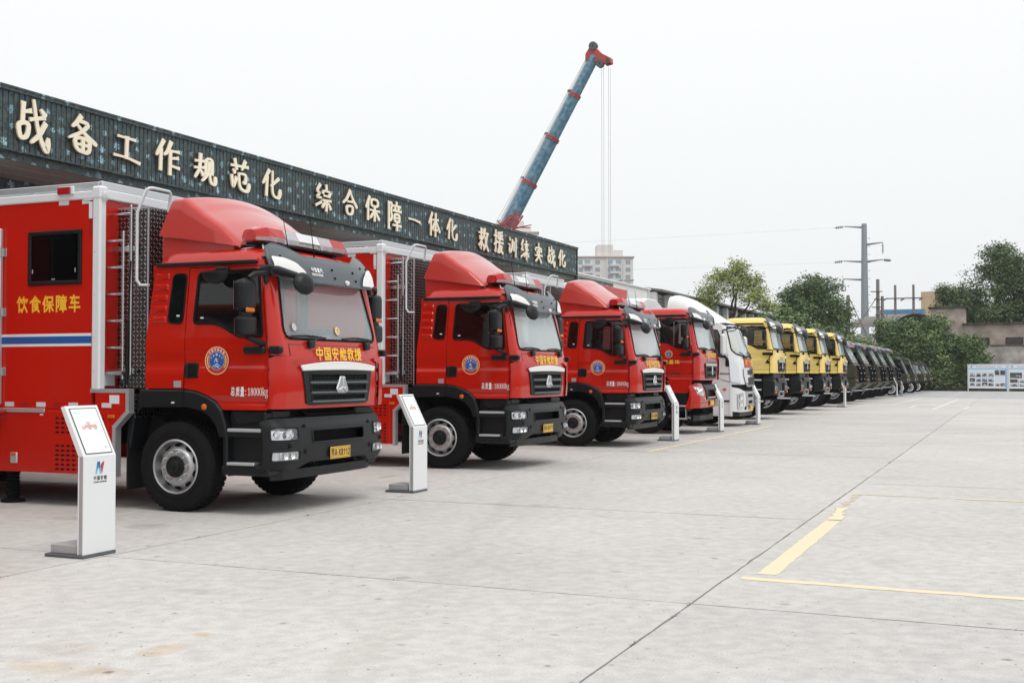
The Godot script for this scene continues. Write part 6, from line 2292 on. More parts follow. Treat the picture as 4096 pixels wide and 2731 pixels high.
func light_bar(t):
	var lb = part(t, "light_bar", "l_base", M.plastic, func(b):
		b.box(Vector3(-0.58, 3.07, 0), Vector3(0.26, 0.03, 1.7), 0.01)
		for z in [-0.7, 0.7]:
			b.box(Vector3(-0.58, 3.0, z), Vector3(0.16, 0.10, 0.10), 0.01))
	var body = func(b, z0, z1, taper0, taper1, low := false):
		# lens section with sloped faces, tapered at the bar's ends
		var A = []
		for q in [[z0, taper0], [z1, taper1]]:
			var ring = []
			for p in [[-0.16, 0.0], [-0.175, 0.05], [-0.12, 0.155], [-0.06, 0.17], [0.06, 0.17], [0.12, 0.155], [0.175, 0.05], [0.16, 0.0]]:
				ring.append(Vector3(-0.58 + p[0] * q[1], 3.085 + p[1] * (0.35 + 0.65 * q[1]), q[0]))
			A.append(ring)
		for k in ([0, 6] if low else [1, 2, 3, 4, 5]):
			b.quadd(A[0][k], A[0][k + 1], A[1][k + 1], A[1][k], A[0][k] + A[0][k + 1] - Vector3(-0.58, 3.1, z0) * 2)
		for q in 2:
			for k in ([] if low else range(1, 7)):
				b.trid(A[q][0], A[q][k], A[q][k + 1], Vector3(0, 0, z0 - z1 if q == 0 else z1 - z0))
	each(lb, "red_lens", "l_red", M.red_lens, [[0.97, 0.80, 0.55, 1.0], [0.798, 0.50, 1.0, 1.0], [-0.50, -0.798, 1.0, 1.0], [-0.80, -0.97, 1.0, 0.55]], func(b, q): body.call(b, q[0], q[1], q[2], q[3]))
	each(lb, "clear_lens", "l_clear", M.clear_lens, [[0.498, 0.23], [-0.23, -0.498]], func(b, q): body.call(b, q[0], q[1], 1.0, 1.0))
	each(lb, "lower_lens", "l_low", M.clear_lens, [[0.97, 0.80, 0.55, 1.0], [0.798, 0.23, 1.0, 1.0], [-0.23, -0.798, 1.0, 1.0], [-0.80, -0.97, 1.0, 0.55]], func(b, q): body.call(b, q[0], q[1], q[2], q[3], true))
	part(lb, "speaker_cover", "l_spk", M.alu_white, func(b):
		body.call(b, 0.228, -0.228, 0.98, 0.98)
		for k in 16:
			b.box(Vector3(-0.437, 3.12, -0.2 + k * 0.0267), Vector3(0.02, 0.07, 0.012)))
	each(lb, "lamp_module", "l_mod", M.red_print, [-0.82, -0.66, 0.66, 0.82], func(b, z):
			b.box(Vector3(-0.55, 3.11, z), Vector3(0.16, 0.06, 0.10), 0.01))
	each(lb, "reflector", "l_refl", M.chrome, [-0.58, -0.40, -0.32, 0.32, 0.40, 0.58], func(b, z):
			b.box(Vector3(-0.55, 3.115, z), Vector3(0.14, 0.07, 0.05), 0.01))
	part(t, "cable", "l_cable", M.white_print, func(b): b.tube([Vector3(-0.5, 3.04, 0.82), Vector3(-0.47, 2.99, 0.85), Vector3(-0.42, 2.98, 0.83), Vector3(-0.36, 2.96, 0.80)], 0.012, 6))
	for q in [[-0.34, 0.55, 0.0], [-0.36, -0.02, 0.02]]:
		part(t, "antenna", "l_ant%d" % int(q[1] * 100), M.dark, func(b):
			b.tube([Vector3(q[0], 2.90, q[1]), Vector3(q[0] - 0.01, 3.05, q[1]), Vector3(q[0] - 0.06 + q[2], 3.46, q[1] + 0.05)], [0.014, 0.006, 0.0025], 6))


# ---------------------------------------------------------------- the box body behind the cab
func box_body(t, first: bool):
	var red = M.box_red
	for sg in [1.0, -1.0]:
		var k = "r" if sg > 0 else "l"
		var w = part(t, "box_side", "x_side" + k, red, func(b):
			b.prism(V2([-8.3, 1.16, -2.55, 1.16, -2.55, 3.64, -8.3, 3.64]), "z", sg * 1.19, sg * 1.235))
		part(t, "skirt", "x_skirt" + k, red, func(b):
			b.prism(V2([-8.3, 0.395, -2.235, 0.395, -2.235, 0.95, -2.055, 1.12, -2.055, 1.355, -2.5, 1.355, -2.5, 1.155, -8.3, 1.155]), "z", sg * 1.18, sg * 1.232))
		part(t, "corner_post", "x_post" + k, M.alu_white, func(b):
			b.box(Vector3(-2.49, 2.545, sg * 1.20), Vector3(0.125, 2.33, 0.11), 0.02)
			b.box(Vector3(-2.49, 3.70, sg * 1.195), Vector3(0.15, 0.16, 0.135), 0.025)
			b.box(Vector3(-2.62, 3.665, sg * 1.236), Vector3(0.13, 0.10, 0.02), 0.004)
			b.box(Vector3(-2.585, 3.50, sg * 1.237), Vector3(0.05, 0.2, 0.012), 0.003))
		part(t, "corner_lamp", "x_clamp" + k, M.clear_lens, func(b):
			b.ball(Vector3(-2.41, 3.66, sg * 1.20), Vector3(0.035, 0.07, 0.05), 12))
		part(t, "top_rail", "x_rail" + k, M.alu_white, func(b):
			b.box(Vector3(-5.4, 3.68, sg * 1.205), Vector3(5.7, 0.10, 0.09), 0.012))
		part(t, "roof_rack_rail", "x_rack" + k, M.alu, func(b):
			b.box(Vector3(-5.4, 3.80, sg * 1.15), Vector3(5.75, 0.085, 0.05), 0.008)
			for q in 8:
				b.box(Vector3(-2.8 - q * 0.75, 3.745, sg * 1.15), Vector3(0.05, 0.04, 0.04)))
		part(t, "edge_trim", "x_trim" + k, M.alu, func(b):
			var path = [[-2.55, 1.375, -2.03, 1.375], [-2.03, 1.375, -2.03, 1.13], [-2.03, 1.13, -2.215, 0.955], [-2.215, 0.955, -2.215, 0.395]]
			for p in path:
				var a = Vector2(p[0], p[1])
				var c = Vector2(p[2], p[3])
				var d = (c - a).normalized()
				var nn = Vector2(-d.y, d.x) * 0.024
				a -= d * 0.02
				c += d * 0.02
				b.prism([a - nn, c - nn, c + nn, a + nn], "z", sg * 1.15, sg * (1.238 + 0.002 * path.find(p))))
		tag(part(t, "rivets", "x_rivet" + k, M.steel, func(b):
			for q in [[-2.50, 1.375], [-2.35, 1.375], [-2.20, 1.375], [-2.06, 1.375], [-2.03, 1.15], [-2.2, 0.96], [-2.215, 0.75], [-2.215, 0.55], [-2.5, 1.6], [-2.5, 2.0], [-2.5, 2.5], [-2.5, 3.0], [-2.5, 3.4]]:
				b.lathe([Vector2(0.008, 0), Vector2(0.006, 0.004), Vector2(0, 0.005)], Vector3(q[0], q[1], sg * (1.256 if q[1] > 1.5 else 1.246)), Vector3(0, 0, sg), 6)), "", "", "", "stuff")
		part(t, "lower_strip", "x_strip" + k, M.alu, func(b): b.box(Vector3(-5.8, 1.135, sg * 1.238), Vector3(5.1, 0.05, 0.02), 0.005))
		# vented lower panel
		var vp = part(t, "vent_panel", "x_vent" + k, red, func(b):
			b.box(Vector3(-2.745, 0.765, sg * 1.236), Vector3(0.89, 0.74, 0.012), 0.004))
		tag(part(vp, "vent_slot", "x_slot" + k, M.dark, func(b):
			for row in [1.045, 0.99, 0.935, 0.88, 0.72, 0.665, 0.61, 0.555, 0.50, 0.445]:
				for c in 9:
					b.prism(rrect(-3.08 + c * 0.083, row - 0.012, -3.08 + c * 0.083 + 0.058, row + 0.012, 0.011, 2), "z", sg * 1.2415, sg * 1.243)), "", "", "", "stuff")
		part(t, "side_marker_lamp", "x_mk" + k, M.amber, func(b): b.box(Vector3(-2.26, 1.075, sg * 1.24), Vector3(0.10, 0.04, 0.02), 0.008))
		each(t, "maker_label", "x_lab" + k, M.alu_white, [[-2.22, 1.275, 1.2335, 0.14, 0.10], [-2.48, 1.10, 1.2435, 0.05, 0.018], [-3.30, 1.085, 1.2335, 0.05, 0.018]], func(b, q):
			b.box(Vector3(q[0], q[1], sg * q[2]), Vector3(q[3], q[4], 0.003)))
	part(t, "box_front", "x_front", red, func(b):
		b.box(Vector3(-2.50, 2.5, 0), Vector3(0.05, 2.27, 2.3)))
	part(t, "front_rail", "x_frail", M.alu_white, func(b):
		b.box(Vector3(-2.475, 3.69, 0), Vector3(0.09, 0.115, 2.26), 0.012))
	part(t, "front_rack_rail", "x_frack", M.alu, func(b):
		b.box(Vector3(-2.51, 3.805, 0), Vector3(0.06, 0.09, 2.34), 0.01)
		for z in [-0.8, -0.3, 0.3, 0.8]:
			b.box(Vector3(-2.51, 3.75, z), Vector3(0.04, 0.03, 0.05)))
	part(t, "box_roof", "x_roof", M.alu_white, func(b): b.box(Vector3(-5.4, 3.70, 0), Vector3(5.75, 0.05, 2.3)))
	part(t, "box_rear", "x_rear", red, func(b): b.box(Vector3(-8.28, 2.0, 0), Vector3(0.05, 3.2, 2.34)))
	part(t, "box_floor", "x_floor", M.dark, func(b): b.box(Vector3(-5.4, 1.12, 0), Vector3(5.7, 0.06, 2.3)))
	# chequer plate locker on the front wall
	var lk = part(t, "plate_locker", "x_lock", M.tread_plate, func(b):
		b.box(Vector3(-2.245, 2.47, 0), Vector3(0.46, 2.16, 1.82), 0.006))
	part(lk, "locker_edge", "x_locke", M.alu, func(b):
		for z in [-0.905, 0.905]:
			b.box(Vector3(-2.245, 3.545, z), Vector3(0.47, 0.02, 0.02))
			b.box(Vector3(-2.025, 2.47, z), Vector3(0.02, 2.17, 0.02)))
	part(lk, "data_label", "x_lockd", M.alu_white, func(b): b.box(Vector3(-2.49, 1.50, 1.06), Vector3(0.07, 0.14, 0.19)))
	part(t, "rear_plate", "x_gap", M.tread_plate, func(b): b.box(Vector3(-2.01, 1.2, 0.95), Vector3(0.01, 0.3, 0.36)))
	# folding ladder
	var ld = part(t, "ladder", "x_lad", M.steel, func(b):
		for q in [[-2.60, 3.56, 1.55, 1.04], [-2.27, 3.56, 1.55, 1.04], [-2.66, 3.25, 1.50, 1.10], [-2.33, 3.25, 1.50, 1.10]]:
			b.box(Vector3(q[0] + 0.10, (q[1] + q[2]) / 2, q[3]), Vector3(0.035, q[1] - q[2], 0.022), 0.008))
	each(ld, "rung", "x_rung", M.chrome, [0, 1, 2, 3, 4, 5, 6], func(b, k):
			var o = Vector3(0.06, 3.46, 1.04) if k == 0 else Vector3(0, 3.14 - (k - 1) * 0.315, 1.10)
			b.tube([o + Vector3(-2.56, 0, 0), o + Vector3(-2.23, 0, 0)], 0.019, 8))
	each(ld, "bracket", "x_lbr", M.steel, [3.05, 1.60], func(b, y):
			b.box(Vector3(-2.36, y, 1.0), Vector3(0.42, 0.06, 0.02), 0.004)
			b.box(Vector3(-2.25, y, 0.96), Vector3(0.05, 0.08, 0.12), 0.008)
			if y < 2.0:
				b.tube([Vector3(-2.52, 1.58, 1.06), Vector3(-2.20, 1.58, 1.06)], 0.025, 8)
				b.tube([Vector3(-2.52, 1.58, 1.12), Vector3(-2.20, 1.58, 1.12)], 0.025, 8))
	part(ld, "gas_strut", "x_strut", M.plastic, func(b):
		b.tube([Vector3(-2.19, 1.45, 1.07), Vector3(-2.17, 2.2, 1.07)], 0.018, 8)
		b.tube([Vector3(-2.17, 2.2, 1.07), Vector3(-2.16, 2.9, 1.05)], 0.01, 8))
	for q in [[0.93, "a"], [-0.60, "b"]]:
		var z = q[0]
		part(t, "grab_rail", "x_grab" + q[1], M.alu_white, func(b):
			b.tube([Vector3(-2.02, 2.62, z - 0.04), Vector3(-2.10, 2.62, z + 0.03), Vector3(-2.14, 2.68, z + 0.04), Vector3(-2.14, 3.48, z + 0.04), Vector3(-2.02, 3.74, z + 0.03), Vector3(-1.99, 3.765, z + 0.01), Vector3(-1.97, 3.77, z - 0.05), Vector3(-1.96, 3.765, z - 0.30), Vector3(-1.97, 3.74, z - 0.34), Vector3(-2.0, 3.52, z - 0.34)], 0.019, 8))
	if first:
		var rl = part(t, "roof_edge_lamp", "x_rel", M.tape_red, func(b): b.box(Vector3(-2.955, 3.745, 1.275), Vector3(0.19, 0.085, 0.03), 0.008))
		part(rl, "lamp_frame", "x_relf", M.alu_white, func(b): b.box(Vector3(-2.94, 3.745, 1.255), Vector3(0.24, 0.10, 0.03), 0.01))
	# reflective tape
	var white_t = []
	var red_t = []
	for i in 26:
		var x = -2.33 - i * 0.245
		(white_t if i % 2 == 0 else red_t).append([x, 1.205, 0.14 if i % 2 == 0 else 0.105, 0.055])
	if not first:
		for i in 14:
			(white_t if i % 2 == 1 else red_t).append([-2.73 - i * 0.3, 3.60, 0.15, 0.05])
		for i in 8:
			(white_t if i % 2 == 0 else red_t).append([-2.585, 3.45 - i * 0.27, 0.045, 0.2])
	else:
		white_t.append([-2.99, 3.605, 0.15, 0.055])
		white_t.append([-2.66, 3.605, 0.11, 0.055])
		white_t.append([-2.59, 3.50, 0.04, 0.2])
		red_t.append([-2.59, 3.29, 0.04, 0.2])
	each(t, "white_tape", "x_wt%d" % int(first), M.tape_white, white_t, func(b, q):
			b.box(Vector3(q[0], q[1], 1.2362), Vector3(q[2], q[3], 0.0022)))
	each(t, "red_tape", "x_rt%d" % int(first), M.tape_red, red_t, func(b, q):
			b.box(Vector3(q[0], q[1], 1.2360), Vector3(q[2], q[3], 0.002)))
	# stripe
	part(t, "white_stripe", "x_wstr", M.white_print, func(b): b.box(Vector3(-5.42, 1.975, 1.2353), Vector3(5.72, 0.15, 0.0022)))
	part(t, "blue_stripe", "x_bstr", M.blue_print, func(b): b.box(Vector3(-5.42, 1.975, 1.2375), Vector3(5.72, 0.085, 0.0022)))
	if not first:
		return
	var wn = part(t, "box_window", "x_win", M.plastic, func(b):
		for q in [[-3.115, 3.255, 0.81, 0.05], [-3.115, 2.655, 0.81, 0.05]]:
			b.box(Vector3(q[0], q[1], 1.245), Vector3(q[2], q[3], 0.03), 0.008)
		for x in [-3.495, -2.735]:
			b.box(Vector3(x, 2.955, 1.2455), Vector3(0.05, 0.65, 0.03), 0.008))
	part(wn, "pane", "x_winp", M.dark_glass, func(b): b.box(Vector3(-3.115, 2.955, 1.2425), Vector3(0.74, 0.58, 0.008)))
	part(wn, "latch", "x_winl", M.alu, func(b):
		b.box(Vector3(-3.13, 2.70, 1.249), Vector3(0.05, 0.012, 0.008), 0.002)
		b.box(Vector3(-3.45, 2.80, 1.249), Vector3(0.012, 0.05, 0.008), 0.002)
		b.box(Vector3(-2.80, 2.80, 1.249), Vector3(0.012, 0.05, 0.008), 0.002))
	part(t, "side_text", "x_text", M.yellow_print, func(b):
		words(b, "饮食保障车", Vector3(-3.70, 2.31, 1.2366), Vector3(1, 0, 0), Vector3.UP, 0.17, 0.19, 0.20, 1.35))
	# door swung open at right angles to the side
	var dr = part(t, "open_door", "x_door", red, func(b): b.box(Vector3(-3.985, 2.27, 1.66), Vector3(0.05, 2.06, 0.80), 0.006))
	part(dr, "door_lining", "x_doorl", M.alu_white, func(b): b.box(Vector3(-4.02, 2.27, 1.66), Vector3(0.03, 2.08, 0.82), 0.006))
	part(dr, "door_edge", "x_doore", M.alu, func(b):
		b.box(Vector3(-3.955, 2.27, 1.262), Vector3(0.075, 2.14, 0.05), 0.01)
		b.box(Vector3(-3.95, 2.27, 2.05), Vector3(0.05, 2.10, 0.03), 0.008))
	part(dr, "hinge", "x_hinge", M.steel, func(b):
		for y in [3.05, 2.32, 1.60]:
			b.tube([Vector3(-3.93, y - 0.06, 1.28), Vector3(-3.93, y + 0.06, 1.28)], 0.018, 8)
			b.box(Vector3(-3.90, y, 1.245), Vector3(0.08, 0.10, 0.012), 0.003))
	part(t, "stabiliser_leg", "x_leg", M.dark, func(b):
		b.tube([Vector3(-3.92, 0.06, 1.05), Vector3(-3.92, 0.6, 1.05)], 0.07, 12)
		for k in 8:
			b.lathe([Vector2(0.07, 0), Vector2(0.085, 0.015), Vector2(0.07, 0.03)], Vector3(-3.92, 0.08 + k * 0.04, 1.05), Vector3.UP, 14)
		b.lathe([Vector2(0, 0.05), Vector2(0.08, 0.05), Vector2(0.14, 0.03), Vector2(0.14, 0.002), Vector2(0, 0.002)], Vector3(-3.92, 0, 1.05), Vector3.UP, 18))
	var lch = part(t, "locker_latch", "x_latch", M.alu, func(b): b.box(Vector3(-3.72, 0.56, 1.237), Vector3(0.11, 0.13, 0.02), 0.015))
	part(lch, "latch_lamp", "x_latchl", M.amber, func(b): b.box(Vector3(-3.72, 0.60, 1.249), Vector3(0.07, 0.035, 0.01), 0.004))
	part(t, "access_flap", "x_flap", M.red, func(b): b.prism(V2([-4.3, 1.0, -3.83, 1.10, -3.83, 1.13, -4.3, 1.15]), "z", 1.25, 1.5))


func red_box_truck(x: float, z: float, label: String, number: String, first: bool, tall: float):
	var t = thing("fire_support_truck", label, "truck", Vector3(x, 0, z), 0.0, "red box trucks with lightbars")
	t.scale.y = tall
	cab_shell(t, M.red, 0.0, true, "windshield" if first else "pale_windshield")
	visor_and_lamps(t, 0.0)
	mirrors(t, Vector3.ZERO)
	red_front(t)
	running_gear(t)
	fairing(t, M.red_fairing)
	light_bar(t)
	box_body(t, first)
	emblem(t, Vector3(-0.865, 1.72, 1.153), 0.158)
	part(t, "weight_text", "c_wt", M.white_print, func(b):
		words(b, "总质量", Vector3(-0.675, 1.325, 1.1535), Vector3(1, 0, 0), Vector3.UP, 0.055, 0.10, 0.062, 1.25)
		for y in [1.345, 1.385]:
			b.box(Vector3(-0.478, y, 1.1535), Vector3(0.010, 0.012, 0.001)))
	latin(t, "weight_number", "18000kg", M.white_print, Vector3(-0.452, 1.305, 1.1535), Basis.IDENTITY, 0.262, 0.115, true, false, 0.001)
	part(t, "warning_label", "c_lab", M.alu, func(b): b.box(Vector3(-1.40, 1.455, 1.1515), Vector3(0.10, 0.075, 0.003)))
	each(t, "window_sticker", "c_stk", M.white_print, [cab_f(1.04 + 1.41, 2.235) + Vector3(0, 0, 0.004), cab_f(1.04 + 1.08, 2.205) + Vector3(0, 0, 0.004), Vector3(-1.45, 1.245, 1.167)], func(b, q):
		b.box(q, Vector3(0.042, 0.018, 0.002)))
	if first:
		part(t, "number_sticker", "c_one", M.gold_print, func(b): b.flat(disc(0, 0, 0.05, 20), cab_f(-0.05, 2.08) + Vector3(0.012, 0, 0), Vector3(0, 0, -1), Vector3(-0.22, 1, 0).normalized()))
		latin(t, "number_sticker_digit", "1", M.red_print, cab_f(-0.04, 2.055) + Vector3(0.017, 0, 0), Basis(Vector3(0, 0, -1), Vector3(-0.22, 1, 0).normalized(), Vector3(1, 0.22, 0).normalized()), 0.025, 0.055, true, true, 0.001)
		part(t, "inspection_sticker", "c_insp", M.tape_white, func(b): b.flat(disc(0, 0, 0.045, 14), cab_f(0.80, 2.10) + Vector3(0.012, 0, 0), Vector3(0, 0, -1), Vector3(-0.22, 1, 0).normalized()))
	plate(t, number, Vector3(0.028, 0.582, 0.235))
	return t


# ---------------------------------------------------------------- small grille shared by the heavy red and the yellow trucks
func narrow_grille(t, dy: float):
	var at = Vector3(0, dy, 0)
	var o = soften(V2([-0.62, 1.60, 0.62, 1.60, 0.56, 1.30, 0.50, 1.235, -0.50, 1.235, -0.56, 1.30]), 0.03)
	var rows = [rrect(-0.44, 1.40, 0.44, 1.515, 0.02), rrect(-0.42, 1.265, 0.42, 1.345, 0.02)]
	var g = part(t, "grille", "n_gr", M.plastic, func(b):
		panel(b, cab_f, o, rows, 0.07, 0.02)
		bead(b, cab_f, o, 0.018, 0.012)
		for r in rows:
			bead(b, cab_f, r, 0.012, 0.02), at)
	part(g, "grille_mesh", "n_mesh", M.rubber, func(b): panel(b, cab_f, rect(-0.5, 1.25, 0.5, 1.55), [], 0.1, 0.006))
	part(g, "chrome_strip", "n_chr", M.alu, func(b): panel(b, cab_f, rrect(-0.6, 1.545, 0.6, 1.605, 0.02), [], 0.1, 0.035))
	part(g, "maker_star", "n_star", M.chrome, func(b):
		b.prism(V2([-0.03, 1.535, 0.03, 1.535, 0.08, 1.36, 0.05, 1.31, -0.05, 1.31, -0.08, 1.36]), "x", 0.015, 0.05, 0.01))


func howo(x: float, z: float):
	var t = thing("heavy_red_truck", "red heavy truck without lightbar, red bumper, between the box trucks and the white truck", "truck", Vector3(x, 0, z))
	var dy = 0.19
	cab_shell(t, M.red, dy, false, "pale_windshield")
	visor_and_lamps(t, dy, false)
	mirrors(t, Vector3(0, dy, 0))
	narrow_grille(t, dy)
	part(t, "front_text", "h_text", M.yellow_print, func(b):
		words(b, "中国安能救援", Vector3(0.006, 1.95, 0.52), Vector3(0, 0, -1), Vector3.UP, 0.15, 0.13, 0.172, 1.4))
	latin(t, "maker_letters", "HOWO", M.chrome, Vector3(0.012, 1.83, 0.40), Basis(Vector3(0, 0, -1), Vector3.UP, Vector3(1, 0, 0)), 0.72, 0.085, false, true, 0.02)
	# red bumper with large corner lamps
	var hl = [V2([0.66, 1.00, 0.80, 0.93, 1.12, 1.02, 1.20, 1.23, 0.72, 1.23]), V2([-0.66, 1.00, -0.80, 0.93, -1.12, 1.02, -1.20, 1.23, -0.72, 1.23])]
	var ins = V2([-0.60, 1.25, -0.52, 0.89, 0.52, 0.89, 0.60, 1.25])
	var up = func(s, y): return bumper_f(s, y * 0.9 - 0.05) + Vector3(0, y - (y * 0.9 - 0.05), 0)
	var bm = part(t, "bumper", "h_bump", M.red, func(b):
		panel(b, up, soften(V2([-1.45, 0.64, -1.1, 0.67, 1.1, 0.67, 1.45, 0.64, 1.35, 0.95, 1.32, 1.22, 1.1, 1.30, 0.72, 1.29, 0.62, 1.26, -0.62, 1.26, -0.72, 1.29, -1.1, 1.30, -1.32, 1.22, -1.35, 0.95]), 0.05), [hl[0], hl[1], ins], 0.07))
	part(bm, "bumper_seam", "h_seam", M.dark, func(b):
		var p = []
		for k in 21:
			p.append(up.call(lerp(-1.35, 1.35, k / 20.0), 0.80) + Vector3(0.0, 0, 0))
		b.tube(p, 0.007, 5))
	var io = part(t, "bumper_insert", "h_ins", M.plastic, func(b):
		panel(b, up, ins, [rrect(-0.42, 0.95, 0.42, 1.12, 0.03)], 0.08, 0.012)
		b.box(Vector3(-0.1, 1.05, 0), Vector3(0.02, 0.3, 1.1))
		bead(b, up, ins, 0.014, 0.008))
	part(io, "insert_lip", "h_lip", M.alu, func(b): b.box(Vector3(0.02, 0.925, 0), Vector3(0.02, 0.025, 0.80), 0.006))
	for i in 2:
		var sg = 1.0 if i == 0 else -1.0
		var h = part(t, "headlight", "h_hl%d" % i, M.chrome, func(b):
			panel(b, up, hl[i], [], 0.08, -0.04)
			for q in [[0.85, 1.16, 0.06], [1.02, 1.15, 0.07], [0.80, 1.04, 0.05], [0.95, 1.03, 0.04]]:
				b.lathe([Vector2(0.0, -0.01), Vector2(q[2] * 0.7, 0.0), Vector2(q[2], 0.03)], up.call(sg * q[0], q[1]) + Vector3(-0.03, 0, 0), Vector3(1, 0, sg * 0.3).normalized(), 14))
		part(h, "lens", "h_hll%d" % i, M.lens, func(b): panel(b, up, hl[i], [], 0.08, 0.0))
		part(t, "fog_lamp", "h_fog%d" % i, M.chrome, func(b): b.lathe([Vector2(0.045, 0.004), Vector2(0.035, 0.012), Vector2(0, 0.012)], up.call(sg * 0.66, 0.90), Vector3(1, 0, 0), 16))
	part(t, "underrun_bar", "h_bar", M.plastic, func(b):
		b.prism(V2([-0.22, -1.0, -0.12, -0.7, -0.10, 0.0, -0.12, 0.7, -0.22, 1.0, -0.30, 0.95, -0.20, 0.6, -0.20, -0.6, -0.30, -0.95]), "y", 0.34, 0.48, 0.01))
	part(t, "front_gear", "h_gear", M.dark, func(b):
		b.box(Vector3(-0.5, 1.0, 0), Vector3(0.5, 0.7, 1.8))
		b.box(Vector3(-0.35, 0.56, 0), Vector3(0.3, 0.2, 1.0), 0.03)
		for z2 in [-0.45, 0.45]:
			b.lathe([Vector2(0.06, 0), Vector2(0.07, 0.1), Vector2(0.03, 0.14), Vector2(0, 0.14)], Vector3(-0.2, 0.58, z2), Vector3(1, 0, 0), 12)
		for z2 in [-0.42, 0.42]:
			b.box(Vector3(-4.2, 0.95, z2), Vector3(7.6, 0.28, 0.09))
		b.box(Vector3(-1.43, 0.52, 0), Vector3(0.16, 0.16, 1.9)))
	for sg in [1.0, -1.0]:
		var k = "r" if sg > 0 else "l"
		part(t, "wheel_arch", "h_arch" + k, M.plastic, func(b):
			b.prism(V2([-2.0, 1.55, -1.35, 1.57, -1.1, 1.5, -0.9, 1.38, -0.80, 1.2, -0.78, 0.85, -0.9, 0.85, -0.95, 1.05, -1.1, 1.2, -1.4, 1.28, -2.0, 1.28]), "z", sg * 0.8, sg * 1.14, 0.015)
			b.box(Vector3(-0.55, 0.90, sg * 0.95), Vector3(0.46, 0.62, 0.34), 0.02))
		part(t, "lower_door", "h_ldoor" + k, M.red, func(b):
			b.prism(V2([-0.22, 1.36, -0.30, 1.05, -0.76, 1.05, -0.80, 1.2, -0.88, 1.36]), "z", sg * 1.08, sg * 1.15, 0.012))
		part(t, "step", "h_step" + k, M.steel, func(b):
			b.tube([Vector3(-0.75, 0.72, sg * 1.14), Vector3(-0.30, 0.72, sg * 1.14)], 0.022, 8)
			b.tube([Vector3(-0.72, 0.40, sg * 1.14), Vector3(-0.34, 0.40, sg * 1.14)], 0.022, 8)
			for x2 in [-0.66, -0.38]:
				b.tube([Vector3(x2, 0.40, sg * 1.13), Vector3(x2, 0.72, sg * 1.13)], 0.014, 6))
		wheel(t, Vector3(-1.43, 0.54, sg * 1.13), sg, false, 1.05)
		wheel(t, Vector3(-5.4, 0.54, sg * 1.10), sg, false, 1.05)
	emblem(t, Vector3(-0.81, 2.03, 1.153), 0.10, "h_e")
	part(t, "base_text", "h_base", M.yellow_print, func(b):
		words(b, "汉基地", Vector3(-0.95, 1.785, 1.1545), Vector3(1, 0, 0), Vector3.UP, 0.115, 0.10, 0.15, 1.5))
	latin(t, "weight_number", ":30505kg", M.black_print, Vector3(-0.90, 1.49, 1.1545), Basis.IDENTITY, 0.39, 0.105, false, false, 0.001)
	plate(t, "", Vector3(0.03, 0.71, 0.235))
	# open tank body behind the cab: its red front panel shows above the roof
	part(t, "rear_body", "h_body", M.box_red, func(b):
		b.prism(V2([-1.2, 1.2, 1.2, 1.2, 1.2, 3.86, -1.2, 3.86]), "x", -2.75, -2.65, 0.01)
		b.box(Vector3(-5.0, 2.2, 0), Vector3(4.4, 2.0, 2.3), 0.05))


# ---------------------------------------------------------------- white tractor truck
func white_f(s: float, y: float) -> Vector3:
	var W = lut([[0, 1.2], [2.0, 1.2], [2.9, 1.10], [3.2, 1.06]], y)
	var F = lut([[0.4, -0.03], [0.7, 0.0], [1.3, 0.0], [1.9, -0.05], [2.15, -0.12], [2.9, -0.42], [3.0, -0.50]], y)
	var a = abs(s)
	var x: float
	var z: float
	if a <= 0.80:
		x = -0.07 * pow(a / 0.8, 2)
		z = a
	elif a <= 1.428:
		var th = (a - 0.80) / 0.4
		x = -0.07 - 0.4 * (1.0 - cos(th)) * 0.75
		z = 0.80 + 0.4 * sin(th)
	else:
		x = -0.37 - (a - 1.428)
		z = 1.2
	x += F * lut([[0.9, 1.0], [1.43, 0.6], [1.9, 0.0]], a)
	return Vector3(x, y, z * W / 1.2 * (1.0 if s >= 0 else -1.0))


func WP(a: Array, sg := 1.0) -> PackedVector2Array:
	var p := PackedVector2Array()
	for i in range(0, a.size(), 2):
		p.append(Vector2(sg * (1.058 - a[i]), a[i + 1]))
	return p


